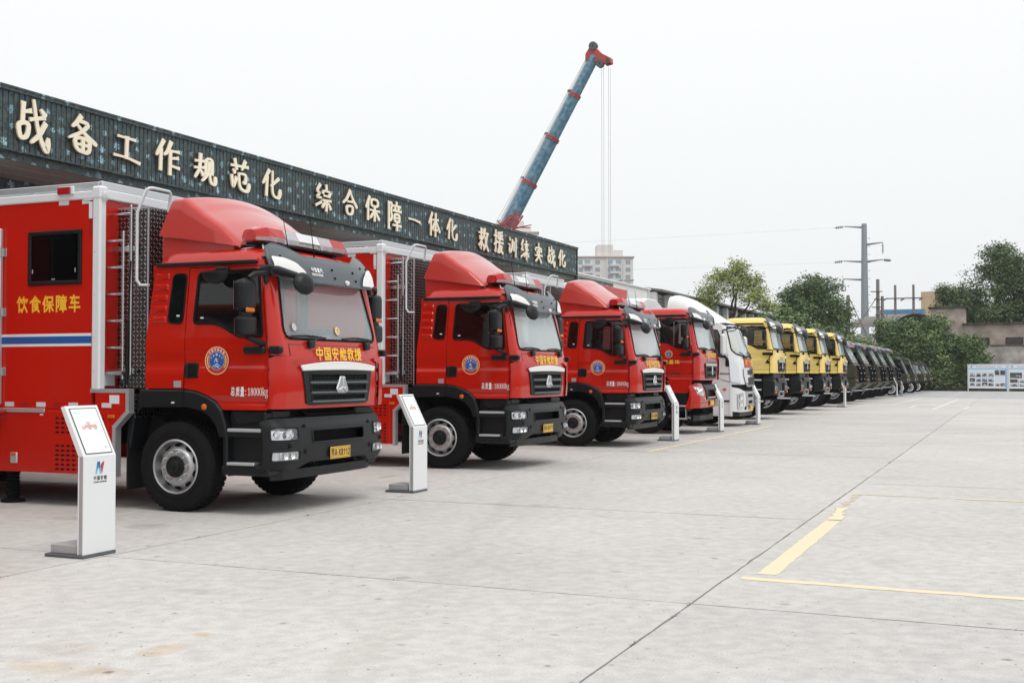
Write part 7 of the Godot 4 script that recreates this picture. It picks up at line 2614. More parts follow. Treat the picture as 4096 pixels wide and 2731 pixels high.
func white_truck(x: float, z: float):
	var t = thing("white_truck", "white heavy truck with chrome grille, roof deflector and white mirrors", "truck", Vector3(x, 0, z))
	var f = white_f
	var ws = soften(V2([-1.02, 2.10, -0.5, 2.04, 0.5, 2.04, 1.02, 2.10, 1.20, 2.22, 1.10, 2.84, 0.95, 2.90, -0.95, 2.90, -1.10, 2.84, -1.20, 2.22]), 0.08)
	part(t, "cab_front", "wt_front", M.white, func(b):
		panel(b, f, V2([-1.40, 1.22, 1.40, 1.22, 1.40, 2.96, -1.40, 2.96]), [ws], 0.08))
	part(t, "windshield", "wt_ws", M.pale_windshield, func(b): panel(b, f, ws, [], 0.12, -0.006))
	part(t, "windshield_seal", "wt_wss", M.rubber, func(b): bead(b, f, ws, 0.022))
	for sg in [1.0, -1.0]:
		var k = "r" if sg > 0 else "l"
		var dw = soften(WP([-0.42, 2.0, -0.60, 2.02, -1.1, 2.2, -1.1, 2.80, -0.60, 2.80, -0.46, 2.5], sg), 0.05)
		var d = part(t, "door", "wt_door" + k, M.white, func(b):
			panel(b, f, WP([-0.352, 1.30, -0.60, 1.38, -0.72, 1.52, -1.25, 1.52, -1.25, 2.96, -0.352, 2.96], sg), [dw], 0.07))
		part(d, "door_window", "wt_dw" + k, M.side_glass, func(b): panel(b, f, dw, [], 0.12, -0.006))
		part(d, "window_seal", "wt_dws" + k, M.rubber, func(b): bead(b, f, dw, 0.018))
		part(t, "rear_side_panel", "wt_rear" + k, M.white, func(b): panel(b, f, WP([-1.256, 1.5, -2.1, 1.5, -2.1, 2.96, -1.256, 2.96], sg), [], 0.15))
		part(t, "lower_side", "wt_low" + k, M.white, func(b):
			b.prism(V2([-0.34, 1.28, -0.58, 1.36, -0.70, 1.50, -1.30, 1.50, -1.15, 1.38, -0.95, 1.2, -0.86, 0.9, -0.84, 0.31, -0.30, 0.31, -0.30, 1.2]), "z", sg * 0.95, sg * 1.19, 0.015))
		part(t, "step", "wt_step" + k, M.alu, func(b):
			b.box(Vector3(-0.55, 0.70, sg * 1.13), Vector3(0.46, 0.03, 0.14), 0.008)
			b.box(Vector3(-0.55, 0.37, sg * 1.13), Vector3(0.46, 0.02, 0.14), 0.006))
		part(t, "step_gap", "wt_gap" + k, M.dark, func(b):
			b.box(Vector3(-0.55, 0.745, sg * 1.15), Vector3(0.46, 0.05, 0.09), 0.004))
		part(t, "side_lamp", "wt_sl" + k, M.amber, func(b): b.box(Vector3(-0.50, 1.08, sg * 1.195), Vector3(0.10, 0.06, 0.02), 0.006))
		part(t, "wheel_arch", "wt_arch" + k, M.plastic, func(b):
			b.prism(V2([-2.1, 1.5, -1.32, 1.49, -1.16, 1.37, -0.97, 1.19, -0.87, 0.9, -0.95, 0.9, -1.1, 1.1, -1.4, 1.25, -2.1, 1.25]), "z", sg * 0.75, sg * 1.17, 0.01))
		# chrome corner vanes
		part(t, "corner_vane", "wt_vane" + k, M.chrome, func(b):
			panel(b, f, soften(V2([sg * 0.98, 1.24, sg * 1.36, 1.30, sg * 1.38, 2.08, sg * 1.28, 1.95, sg * 1.02, 1.70]), 0.05), [], 0.06, 0.025))
		part(t, "mirror", "wt_mir" + k, M.white, func(b):
			b.box(Vector3(-0.47, 2.37, sg * 1.42), Vector3(0.16, 0.62, 0.24), 0.06))
		part(t, "mirror_arm", "wt_arm" + k, M.plastic, func(b):
			b.tube([Vector3(-0.50, 2.70, sg * 1.40), Vector3(-0.52, 2.78, sg * 1.30), Vector3(-0.5, 2.80, sg * 1.15)], 0.025, 6)
			b.box(Vector3(-0.5, 2.80, sg * 1.14), Vector3(0.08, 0.05, 0.05), 0.01))
		part(t, "mirror_bracket", "wt_brk" + k, M.plastic, func(b):
			b.tube([Vector3(-0.46, 2.05, sg * 1.36), Vector3(-0.42, 1.95, sg * 1.22), Vector3(-0.40, 1.80, sg * 1.20)], 0.035, 6)
			b.box(Vector3(-0.41, 1.84, sg * 1.20), Vector3(0.12, 0.2, 0.05), 0.02))
		wheel(t, Vector3(-1.45, 0.515, sg * 1.13), sg)
		wheel(t, Vector3(-5.0, 0.515, sg * 1.10), sg)
		var hr = soften(V2([sg * 0.74, 0.56, sg * 1.08, 0.52, sg * 1.12, 0.95, sg * 0.80, 0.97]), 0.03)
		var hl = part(t, "headlight", "wt_hl" + k, M.chrome, func(b):
			panel(b, f, hr, [], 0.08, 0.006)
			for q in [0.86, 0.66]:
				b.lathe([Vector2(0, 0.0), Vector2(0.06, 0.015), Vector2(0.08, 0.03)], f.call(sg * 0.93, q), Vector3(1, 0, sg * 0.5).normalized(), 14))
		part(hl, "lens", "wt_hll" + k, M.lens, func(b): panel(b, f, hr, [], 0.08, 0.03))
		part(hl, "lamp_frame", "wt_hlf" + k, M.alu, func(b):
			bead(b, f, hr, 0.018, 0.02)
			b.tube([f.call(sg * 0.77, 0.755) + Vector3(0.03, 0, 0), f.call(sg * 1.10, 0.745) + Vector3(0.03, 0, sg * 0.02)], 0.014, 6))
	part(t, "bumper", "wt_bump", M.white, func(b):
		panel(b, f, soften(V2([-1.40, 0.45, -0.9, 0.42, 0.9, 0.42, 1.40, 0.45, 1.40, 1.16, 1.1, 1.12, 0.62, 1.02, -0.62, 1.02, -1.1, 1.12, -1.40, 1.16]), 0.05), [], 0.09, 0.004))
	part(t, "gap_band", "wt_band", M.dark, func(b):
		panel(b, f, V2([-1.38, 1.16, -0.6, 1.0, 0.6, 1.0, 1.38, 1.16, 1.38, 1.24, -1.38, 1.24]), [], 0.1, -0.03)
		b.box(Vector3(-0.42, 0.9, 0), Vector3(0.3, 0.9, 1.6))
		b.box(Vector3(-4.2, 0.9, 0), Vector3(7.4, 0.3, 0.95)))
	part(t, "lower_grille", "wt_lgr", M.silver, func(b):
		panel(b, f, soften(V2([-0.42, 0.58, 0.42, 0.58, 0.55, 1.02, -0.55, 1.02]), 0.04), [rect(-0.33, 0.84, 0.33, 0.94), rect(-0.28, 0.66, 0.28, 0.75)], 0.07, 0.015))
	part(t, "grille_gap", "wt_lgrd", M.dark, func(b):
		panel(b, f, rect(-0.40, 0.62, 0.40, 0.97), [], 0.1, 0.007)
		for sg in [-1.0, 1.0]:
			panel(b, f, rect(sg * 0.42, 0.48, sg * 0.58, 0.58) if sg > 0 else rect(-0.58, 0.48, -0.42, 0.58), [], 0.1, 0.008))
	part(t, "lip", "wt_lip", M.plastic, func(b):
		b.prism(V2([-0.40, -1.1, -0.14, -0.85, -0.09, 0, -0.14, 0.85, -0.40, 1.1, -0.5, 1.0, -0.5, -1.0]), "y", 0.29, 0.415, 0.01))
	# chrome grille
	var gt = part(t, "grille", "wt_gr", M.chrome, func(b):
		panel(b, f, soften(V2([-0.66, 1.70, 0.66, 1.70, 0.70, 1.50, 0.52, 1.15, -0.52, 1.15, -0.70, 1.50]), 0.06), [rect(-0.36, 1.50, 0.36, 1.64), rrect(-0.36, 1.22, 0.36, 1.42, 0.03)], 0.06, 0.03))
	part(gt, "grille_slat", "wt_slat", M.plastic, func(b):
		panel(b, f, rect(-0.5, 1.2, 0.5, 1.66), [], 0.1, 0.01)
		for q in [1.25, 1.31, 1.37]:
			b.box(Vector3(-0.0, q, 0), Vector3(0.04, 0.02, 0.70), 0.006)
		b.box(Vector3(-0.02, 1.57, 0), Vector3(0.03, 0.05, 0.10), 0.01))
	part(t, "red_sticker", "wt_stick", M.red_print, func(b): panel(b, f, rect(-0.52, 1.71, 0.52, 1.98), [], 0.1, 0.006))
	part(t, "sticker_text", "wt_stxt", M.yellow_print, func(b):
		words(b, "中国安能救援", f.call(0, 1.77) + Vector3(0.012, 0, 0.49) + Vector3(-0.012, 0, 0), Vector3(0, 0, -1), Vector3(-0.08, 1, 0).normalized(), 0.15, 0.16, 0.165, 1.4))
	latin(t, "model_letters", "GIGA", M.plastic, Vector3(-0.63, 1.51, 1.203), Basis.IDENTITY, 0.28, 0.05, false, true, 0.008)
	each(t, "wiper", "wt_wip", M.plastic, [[0.75, 0.35], [-0.1, -0.55]], func(b, q):
			b.tube([f.call(q[0] - 0.5, 2.02) + Vector3(0.03, 0, 0), f.call(q[0] - 0.2, 2.10) + Vector3(0.03, 0, 0), f.call(q[0], 2.16) + Vector3(0.03, 0, 0)], 0.014, 6)
			b.tube([f.call(q[0] - 0.55, 2.0) + Vector3(0.035, 0, 0), f.call(q[0] - 0.15, 2.0) + Vector3(0.035, 0, 0)], 0.02, 6))
	part(t, "front_mirror", "wt_fm", M.plastic, func(b):
		b.tube([Vector3(-0.45, 2.82, 1.05), Vector3(-0.1, 2.92, 1.12), Vector3(0.06, 2.86, 1.12)], 0.014, 6)
		b.tube([Vector3(-0.45, 2.75, 1.05), Vector3(-0.2, 2.78, 1.12), Vector3(-0.1, 2.92, 1.12)], 0.014, 6)
		b.lathe([Vector2(0, 0.06), Vector2(0.1, 0.04), Vector2(0.15, 0), Vector2(0.13, -0.03), Vector2(0, -0.04)], Vector3(0.08, 2.80, 1.16), Vector3(0.75, 0.45, 0.2).normalized(), 18))
	part(t, "roof", "wt_roof", M.white, func(b): b.prism(V2([-0.55, 2.95, -0.75, 3.03, -2.1, 3.03, -2.1, 2.94]), "z", -1.08, 1.08, 0.02))
	part(t, "roof_lamp", "wt_rl", M.clear_lens, func(b):
		for z2 in [-0.6, 0.6]:
			b.box(Vector3(-0.62, 3.02, z2), Vector3(0.08, 0.05, 0.12), 0.015))
	part(t, "air_deflector", "wt_defl", M.white, func(b):
		var g = []
		for i in 17:
			var u = i / 16.0
			var xx = lerp(-2.25, -0.55, u)
			var top = lut([[0.0, 3.86], [0.1, 3.90], [0.3, 3.78], [0.6, 3.46], [0.85, 3.16], [1.0, 3.02]], u)
			var row = []
			for j in 25:
				var v = lerp(-1.0, 1.0, j / 24.0)
				var e = pow(1.0 - pow(abs(v), 5.0), 0.5)
				row.append(Vector3(xx, 3.0 + (top - 3.0) * e, v * lerp(1.06, 0.95, u)))
			g.append(row)
		b.surf(g, Vector3(-1.5, 2.5, 0)))
	plate(t, "", Vector3(0.035, 0.47, 0.235))
	part(t, "cab_rear_wall", "wt_back", M.white, func(b): b.box(Vector3(-2.1, 2.2, 0), Vector3(0.05, 1.5, 2.2)))
	part(t, "cargo_body", "wt_cargo", M.white, func(b):
		b.prism(V2([-1.2, 1.2, 1.2, 1.2, 1.2, 3.62, 0.5, 3.82, -0.5, 3.82, -1.2, 3.62]), "x", -8.6, -3.0, 0.03))
	seats_and_dash(t, Vector3(-0.15, 0.12, 0))


# ---------------------------------------------------------------- yellow trucks
func yellow_truck(x: float, z: float, label: String, odd: bool):
	var t = thing("yellow_truck", label, "truck", Vector3(x, 0, z), 0.0, "yellow heavy trucks")
	var dy = 0.37
	cab_shell(t, M.yellow, dy, false, "pale_windshield")
	visor_and_lamps(t, dy, false)
	narrow_grille(t, dy)
	var at = Vector3(0, dy, 0)
	for sg in [1.0, -1.0]:
		var k = "r" if sg > 0 else "l"
		part(t, "mirror", "y_mir" + k, M.plastic, func(b):
			b.box(Vector3(-0.30, 2.42, sg * 1.42), Vector3(0.12, 0.36, 0.23), 0.04)
			b.box(Vector3(-0.29, 2.11, sg * 1.42), Vector3(0.12, 0.17, 0.22), 0.04), at)
		part(t, "mirror_frame", "y_mfr" + k, M.dark, func(b):
			b.tube([Vector3(-0.80, 2.74, sg * 1.12), Vector3(-0.5, 2.70, sg * 1.38), Vector3(-0.28, 2.66, sg * 1.42), Vector3(-0.10, 2.70, sg * 1.30), Vector3(0.02, 2.74, sg * 1.10)], 0.02, 6)
			b.tube([Vector3(-0.25, 2.68, sg * 1.40), Vector3(-0.28, 2.58, sg * 1.42)], 0.02, 6)
			b.tube([Vector3(-0.29, 2.02, sg * 1.42), Vector3(-0.25, 1.95, sg * 1.35), Vector3(-0.05, 1.93, sg * 1.2)], 0.018, 6)
			b.box(Vector3(-0.24, 1.82, sg * 1.17), Vector3(0.36, 0.085, 0.08), 0.02), at)
		if sg > 0:
			part(t, "guide_arm", "y_arm" + k, M.dark, func(b):
				b.tube([Vector3(-0.05, 1.93, 1.20), Vector3(-0.22, 1.62, 1.24)], 0.014, 6)
				b.prism(V2([-0.31, 1.50, -0.15, 1.50, -0.20, 1.60, -0.25, 1.62]), "z", 1.22, 1.27, 0.006), at)
		# corner housings with lamps
		part(t, "bumper_corner", "y_corner" + k, M.plastic, func(b):
			b.prism(V2([-0.42, 0.78, -0.06, 0.86, -0.02, 1.0, -0.02, 1.24, -0.08, 1.34, -0.44, 1.36]), "z", sg * 0.62, sg * 1.15, 0.03)
			b.lathe([Vector2(0.23, 0), Vector2(0.23, 0.10), Vector2(0.17, 0.18), Vector2(0, 0.20)], Vector3(-0.28, 1.32, sg * 0.88), Vector3.UP, 18))
		var hl = part(t, "headlight", "y_hl" + k, M.chrome, func(b): b.box(Vector3(-0.015, 1.05, sg * 0.93), Vector3(0.03, 0.12, 0.34), 0.01))
		part(hl, "lens", "y_hll" + k, M.lens, func(b): b.box(Vector3(0.006, 1.05, sg * 0.93), Vector3(0.008, 0.125, 0.345), 0.003))
		part(t, "turn_lamp", "y_tl" + k, M.amber, func(b): b.box(Vector3(-0.02, 0.915, sg * 1.0), Vector3(0.06, 0.08, 0.16), 0.01))
		part(t, "step", "y_step" + k, M.alu, func(b):
			b.tube([Vector3(-0.95, 1.32, sg * 1.14), Vector3(-0.46, 1.32, sg * 1.14)], 0.028, 8)
			b.tube([Vector3(-0.95, 1.0, sg * 1.14), Vector3(-0.46, 1.0, sg * 1.14)], 0.028, 8)
			b.tube([Vector3(-0.90, 0.62, sg * 1.16), Vector3(-0.40, 0.62, sg * 1.16)], 0.03, 8))
		part(t, "step_frame", "y_stepf" + k, M.dark, func(b):
			b.box(Vector3(-0.70, 1.06, sg * 1.0), Vector3(0.50, 0.80, 0.20))
			for x2 in [-0.85, -0.55]:
				b.tube([Vector3(x2, 0.62, sg * 1.14), Vector3(x2, 0.9, sg * 1.05)], 0.014, 6))
		part(t, "wheel_arch", "y_arch" + k, M.plastic, func(b):
			b.prism(V2([-2.1, 1.74, -1.35, 1.76, -1.1, 1.7, -0.98, 1.55, -0.95, 1.2, -1.02, 1.2, -1.1, 1.4, -1.4, 1.52, -2.1, 1.5]), "z", sg * 0.75, sg * 1.15, 0.01))
		wheel(t, Vector3(-1.40, 0.63, sg * 1.14), sg, true, 1.22)
		wheel(t, Vector3(-5.0, 0.63, sg * 1.10), sg, true, 1.22)
	part(t, "bumper_middle", "y_mid", M.plastic, func(b):
		b.box(Vector3(-0.10, 1.30, 0), Vector3(0.20, 0.16, 1.2), 0.03)
		b.box(Vector3(-0.14, 1.06, 0), Vector3(0.14, 0.34, 1.0), 0.02)
		b.box(Vector3(-0.30, 1.46, 0), Vector3(0.3, 0.14, 1.5)))
	part(t, "tow_frame", "y_tow", M.silver, func(b):
		for q in [[0.93, 0.76], [0.77, 0.76]]:
			b.box(Vector3(-0.03, q[0], 0), Vector3(0.08, 0.035, 0.78), 0.008)
		for z2 in [-0.38, 0.38]:
			b.box(Vector3(-0.03, 0.85, z2), Vector3(0.08, 0.19, 0.04), 0.008))
	part(t, "chassis", "y_chas", M.dark, func(b):
		for z2 in [-0.42, 0.42]:
			b.box(Vector3(-4.2, 1.05, z2), Vector3(7.6, 0.28, 0.09))
		b.box(Vector3(-1.4, 1.2, 0), Vector3(1.5, 0.7, 1.3))
		b.box(Vector3(-1.4, 0.62, 0), Vector3(0.16, 0.16, 1.9))
		b.tube([Vector3(-1.3, 0.7, -0.6), Vector3(-0.3, 0.7, -0.6), Vector3(-0.2, 0.62, 0), Vector3(-0.3, 0.7, 0.6), Vector3(-1.3, 0.7, 0.6)], 0.05, 8))
	part(t, "tool_tag", "y_tag", M.plate_yellow, func(b): b.box(Vector3(-0.62, 0.84, 1.10), Vector3(0.05, 0.08, 0.02), 0.01))
	part(t, "kerb_mirror", "y_kerb", M.plastic, func(b):
		b.lathe([Vector2(0, 0.06), Vector2(0.11, 0.045), Vector2(0.17, 0), Vector2(0.16, -0.02), Vector2(0, -0.03)], Vector3(0.12, 2.60, 1.02), Vector3(0.8, 0.3, 0.35).normalized(), 20)
		b.tube([Vector3(0.02, 2.74, 1.10), Vector3(0.10, 2.66, 1.04)], 0.02, 6), at)
	part(t, "horn_lamp", "y_lamp", M.white_print, func(b): b.lathe([Vector2(0.05, 0), Vector2(0.05, 0.03), Vector2(0, 0.04)], cab_f(-0.72, 1.72) + Vector3(0.01, 0, 0), Vector3(1, 0, 0), 14), at)
	part(t, "maker_letters", "y_let", M.chrome, func(b):
		for q in [[0.30, 0.03], [0.22, 0.02], [0.12, 0.03], [0.02, 0.02], [-0.06, 0.05], [-0.18, 0.03]]:
			b.box(cab_f(q[0], 1.68) + Vector3(0.01, 0, 0), Vector3(0.02, 0.07, q[1] * 1.6), 0.004), at)
	part(t, "front_vent", "y_vent", M.line_yellow, func(b):
		for q in 4:
			for s in [0.28, -0.34]:
				b.box(cab_f(s, 1.78 + q * 0.035) + Vector3(0.008, 0, 0), Vector3(0.01, 0.012, 0.16), 0.003), at)
	latin(t, "weight_number", ":22000kg", M.gold_print, Vector3(-0.85, 1.78, 1.154), Basis.IDENTITY, 0.52, 0.12, false, false, 0.001)
	part(t, "rear_body", "y_body" + ("o" if odd else ""), M.visor if odd else M.yellow, func(b):
		if odd:
			b.box(Vector3(-3.2, 3.30, 0), Vector3(1.2, 0.24, 1.6), 0.03)
			b.box(Vector3(-3.0, 2.2, 0), Vector3(0.4, 2.1, 2.2), 0.03)
			b.box(Vector3(-5.5, 1.7, 0), Vector3(4.4, 0.9, 2.3), 0.03)
		else:
			b.box(Vector3(-2.3, 2.2, 0), Vector3(0.3, 1.8, 2.2), 0.03)
			b.box(Vector3(-5.0, 1.8, 0), Vector3(5.0, 1.1, 2.3), 0.03))


# ---------------------------------------------------------------- olive angular trucks
func olive_truck(x: float, z: float, label: String, tall: bool):
	var t = thing("olive_truck", label, "truck", Vector3(x, 0, z), 0.0, "angular olive trucks with black grille guards")
	part(t, "cab", "o_cab", M.green, func(b):
		# lower nose and upper cab with a raked screen; screen and side openings are dark panes set on it
		b.prism(V2([-2.2, 1.30, -0.06, 1.30, 0.0, 1.40, 0.0, 1.90, -0.10, 2.0, -2.2, 2.0]), "z", -1.2, 1.2, 0.03)
		b.prism(V2([-0.12, 2.0, -0.22, 2.12, -0.30, 2.12, -0.22, 2.0]), "z", -1.14, 1.14)
		b.prism(V2([-0.72, 2.90, -0.60, 2.90, -0.62, 3.0, -0.9, 3.10, -2.2, 3.10, -2.2, 2.96, -0.74, 2.96]), "z", -1.10, 1.10, 0.02)
		for sg in [-1.0, 1.0]:
			var a = Vector3(-0.19, 2.06, sg * 1.12)
			var c = Vector3(-0.66, 2.95, sg * 1.06)
			b.tube([a + Vector3(-0.05, 0, 0), c + Vector3(-0.05, 0, 0)], [0.06, 0.05], 6)
			b.tube([Vector3(-1.30, 2.0, sg * 1.13), Vector3(-1.34, 2.98, sg * 1.07)], 0.06, 4)
			b.prism(V2([-1.4, 2.0, -2.2, 2.0, -2.2, 2.98, -1.4, 2.98]), "z", sg * 1.04, sg * 1.14)
		b.tube([Vector3(-0.21, 2.06, 0), Vector3(-0.69, 2.95, 0)], 0.03, 4)
		b.box(Vector3(-2.15, 2.5, 0), Vector3(0.08, 1.0, 2.1)))
	each(t, "windshield", "o_ws", M.painted_sky_windshield, [-1.0, 1.0], func(b, sg):
			b.quadd(Vector3(-0.15, 2.08, sg * 0.03), Vector3(-0.15, 2.08, sg * 1.10), Vector3(-0.60, 2.93, sg * 1.05), Vector3(-0.60, 2.93, sg * 0.03), Vector3(1, 0.5, 0)))
	each(t, "side_window", "o_sw", M.side_glass, [-1.0, 1.0], func(b, sg):
			b.quadd(Vector3(-0.28, 2.06, sg * 1.12), Vector3(-1.28, 2.06, sg * 1.12), Vector3(-1.30, 2.95, sg * 1.06), Vector3(-0.70, 2.95, sg * 1.06), Vector3(0, 0, sg)))
	part(t, "interior", "o_int", M.seat, func(b):
		for z2 in [-0.55, 0.55]:
			b.box(Vector3(-1.35, 2.2, z2), Vector3(0.16, 0.9, 0.5), 0.05)
		b.box(Vector3(-0.45, 1.98, 0), Vector3(0.4, 0.2, 2.1), 0.04))
	var vs = part(t, "sun_visor", "o_vis", M.steel_pole, func(b):
		b.prism(V2([-0.34, 2.86, -0.30, 2.90, -0.34, 3.05, -0.50, 3.18, -0.80, 3.20, -0.82, 3.12, -0.60, 3.0]), "z", -1.16, 1.16, 0.03))
	part(vs, "red_banner", "o_ban", M.red_print, func(b):
		b.box(Vector3(-0.43, 3.11, 0.1), Vector3(0.16, 0.012, 1.3), 0.003)
		b.box(Vector3(-0.315, 2.975, 0.1), Vector3(0.012, 0.10, 1.3), 0.003))
	part(t, "front_mirror", "o_fm", M.plastic, func(b):
		b.lathe([Vector2(0, 0.05), Vector2(0.12, 0.04), Vector2(0.20, 0), Vector2(0.18, -0.03), Vector2(0, -0.04)], Vector3(0.06, 2.86, -0.70), Vector3(0.5, 0.75, 0.2).normalized(), 18)
		b.tube([Vector3(-0.35, 2.95, -0.6), Vector3(-0.05, 2.95, -0.68)], 0.02, 6))
	each(t, "grille_guard", "o_guard", M.dark, [0.98, 0.42, -0.42, -0.98], func(b, z2):
			b.prism(V2([-0.02, 1.92, 0.06, 1.94, 0.22, 1.74, 0.24, 1.10, 0.16, 1.04, 0.13, 1.10, 0.12, 1.70, 0.02, 1.84]), "z", z2 - 0.045, z2 + 0.045, 0.01))
	part(t, "guard_bar", "o_gbar", M.alu, func(b):
		for q in [[0.14, 1.80], [0.20, 1.55], [0.20, 1.25]]:
			b.tube([Vector3(q[0], q[1], -0.98), Vector3(q[0], q[1], -0.42)], 0.022, 6)
			b.tube([Vector3(q[0], q[1], 0.42), Vector3(q[0], q[1], 0.98)], 0.022, 6))
	part(t, "grille", "o_gr", M.plastic, func(b):
		b.box(Vector3(0.012, 1.62, 0), Vector3(0.03, 0.46, 0.8), 0.01)
		for k in 5:
			b.box(Vector3(0.04, 1.46 + k * 0.08, 0), Vector3(0.03, 0.03, 0.7), 0.006))
	part(t, "bumper", "o_bump", M.green, func(b):
		b.prism(V2([-1.0, 1.24, -0.06, 1.24, 0.02, 1.16, -0.02, 0.92, -0.30, 0.72, -0.95, 0.72]), "z", -1.22, 1.22, 0.02)
		b.prism(V2([0.02, 1.08, 0.20, 1.0, 0.26, 1.02, 0.05, 1.14]), "z", 0.30, 1.2, 0.008)
		b.prism(V2([0.02, 1.08, 0.20, 1.0, 0.26, 1.02, 0.05, 1.14]), "z", -1.2, -0.30, 0.008))
	for sg in [1.0, -1.0]:
		var k = "r" if sg > 0 else "l"
		part(t, "headlight", "o_hl" + k, M.clear_lens, func(b):
			b.lathe([Vector2(0.09, 0), Vector2(0.085, 0.03), Vector2(0, 0.05)], Vector3(0.0, 1.16, sg * 0.72), Vector3(1, 0, 0), 14))
		part(t, "turn_lamp", "o_tl" + k, M.amber, func(b): b.box(Vector3(0.0, 1.22, sg * 1.05), Vector3(0.06, 0.09, 0.10), 0.01))
		part(t, "step", "o_step" + k, M.alu, func(b): b.tube([Vector3(-0.75, 0.62, sg * 1.20), Vector3(-0.25, 0.62, sg * 1.20)], 0.03, 8))
		part(t, "mirror", "o_mir" + k, M.plastic, func(b):
			b.box(Vector3(-0.50, 2.48, sg * 1.38), Vector3(0.10, 0.42, 0.22), 0.03)
			b.tube([Vector3(-0.50, 2.70, sg * 1.36), Vector3(-0.55, 2.74, sg * 1.08)], 0.018, 6))
		wheel(t, Vector3(-1.15, 0.65, sg * 1.12), sg, true, 1.26)
		wheel(t, Vector3(-5.0, 0.65, sg * 1.12), sg, true, 1.26)
	each(t, "wiper", "o_wip", M.dark, [0.3, -0.75], func(b, z2):
			b.tube([Vector3(-0.17, 2.08, z2), Vector3(-0.20, 2.18, z2 + 0.2), Vector3(-0.21, 2.20, z2 + 0.5)], 0.014, 6))
	part(t, "chassis", "o_chas", M.dark, func(b):
		b.box(Vector3(-3.6, 1.0, 0), Vector3(6.4, 0.3, 1.0))
		b.box(Vector3(-1.15, 0.65, 0), Vector3(0.16, 0.16, 1.9)))
	part(t, "cargo_bed", "o_bed" + ("t" if tall else ""), M.green, func(b):
		b.box(Vector3(-4.9, 1.9, 0), Vector3(4.6, 0.8, 2.4), 0.03)
		if tall:
			b.box(Vector3(-3.6, 3.05, 0), Vector3(2.2, 0.9, 1.9), 0.06))


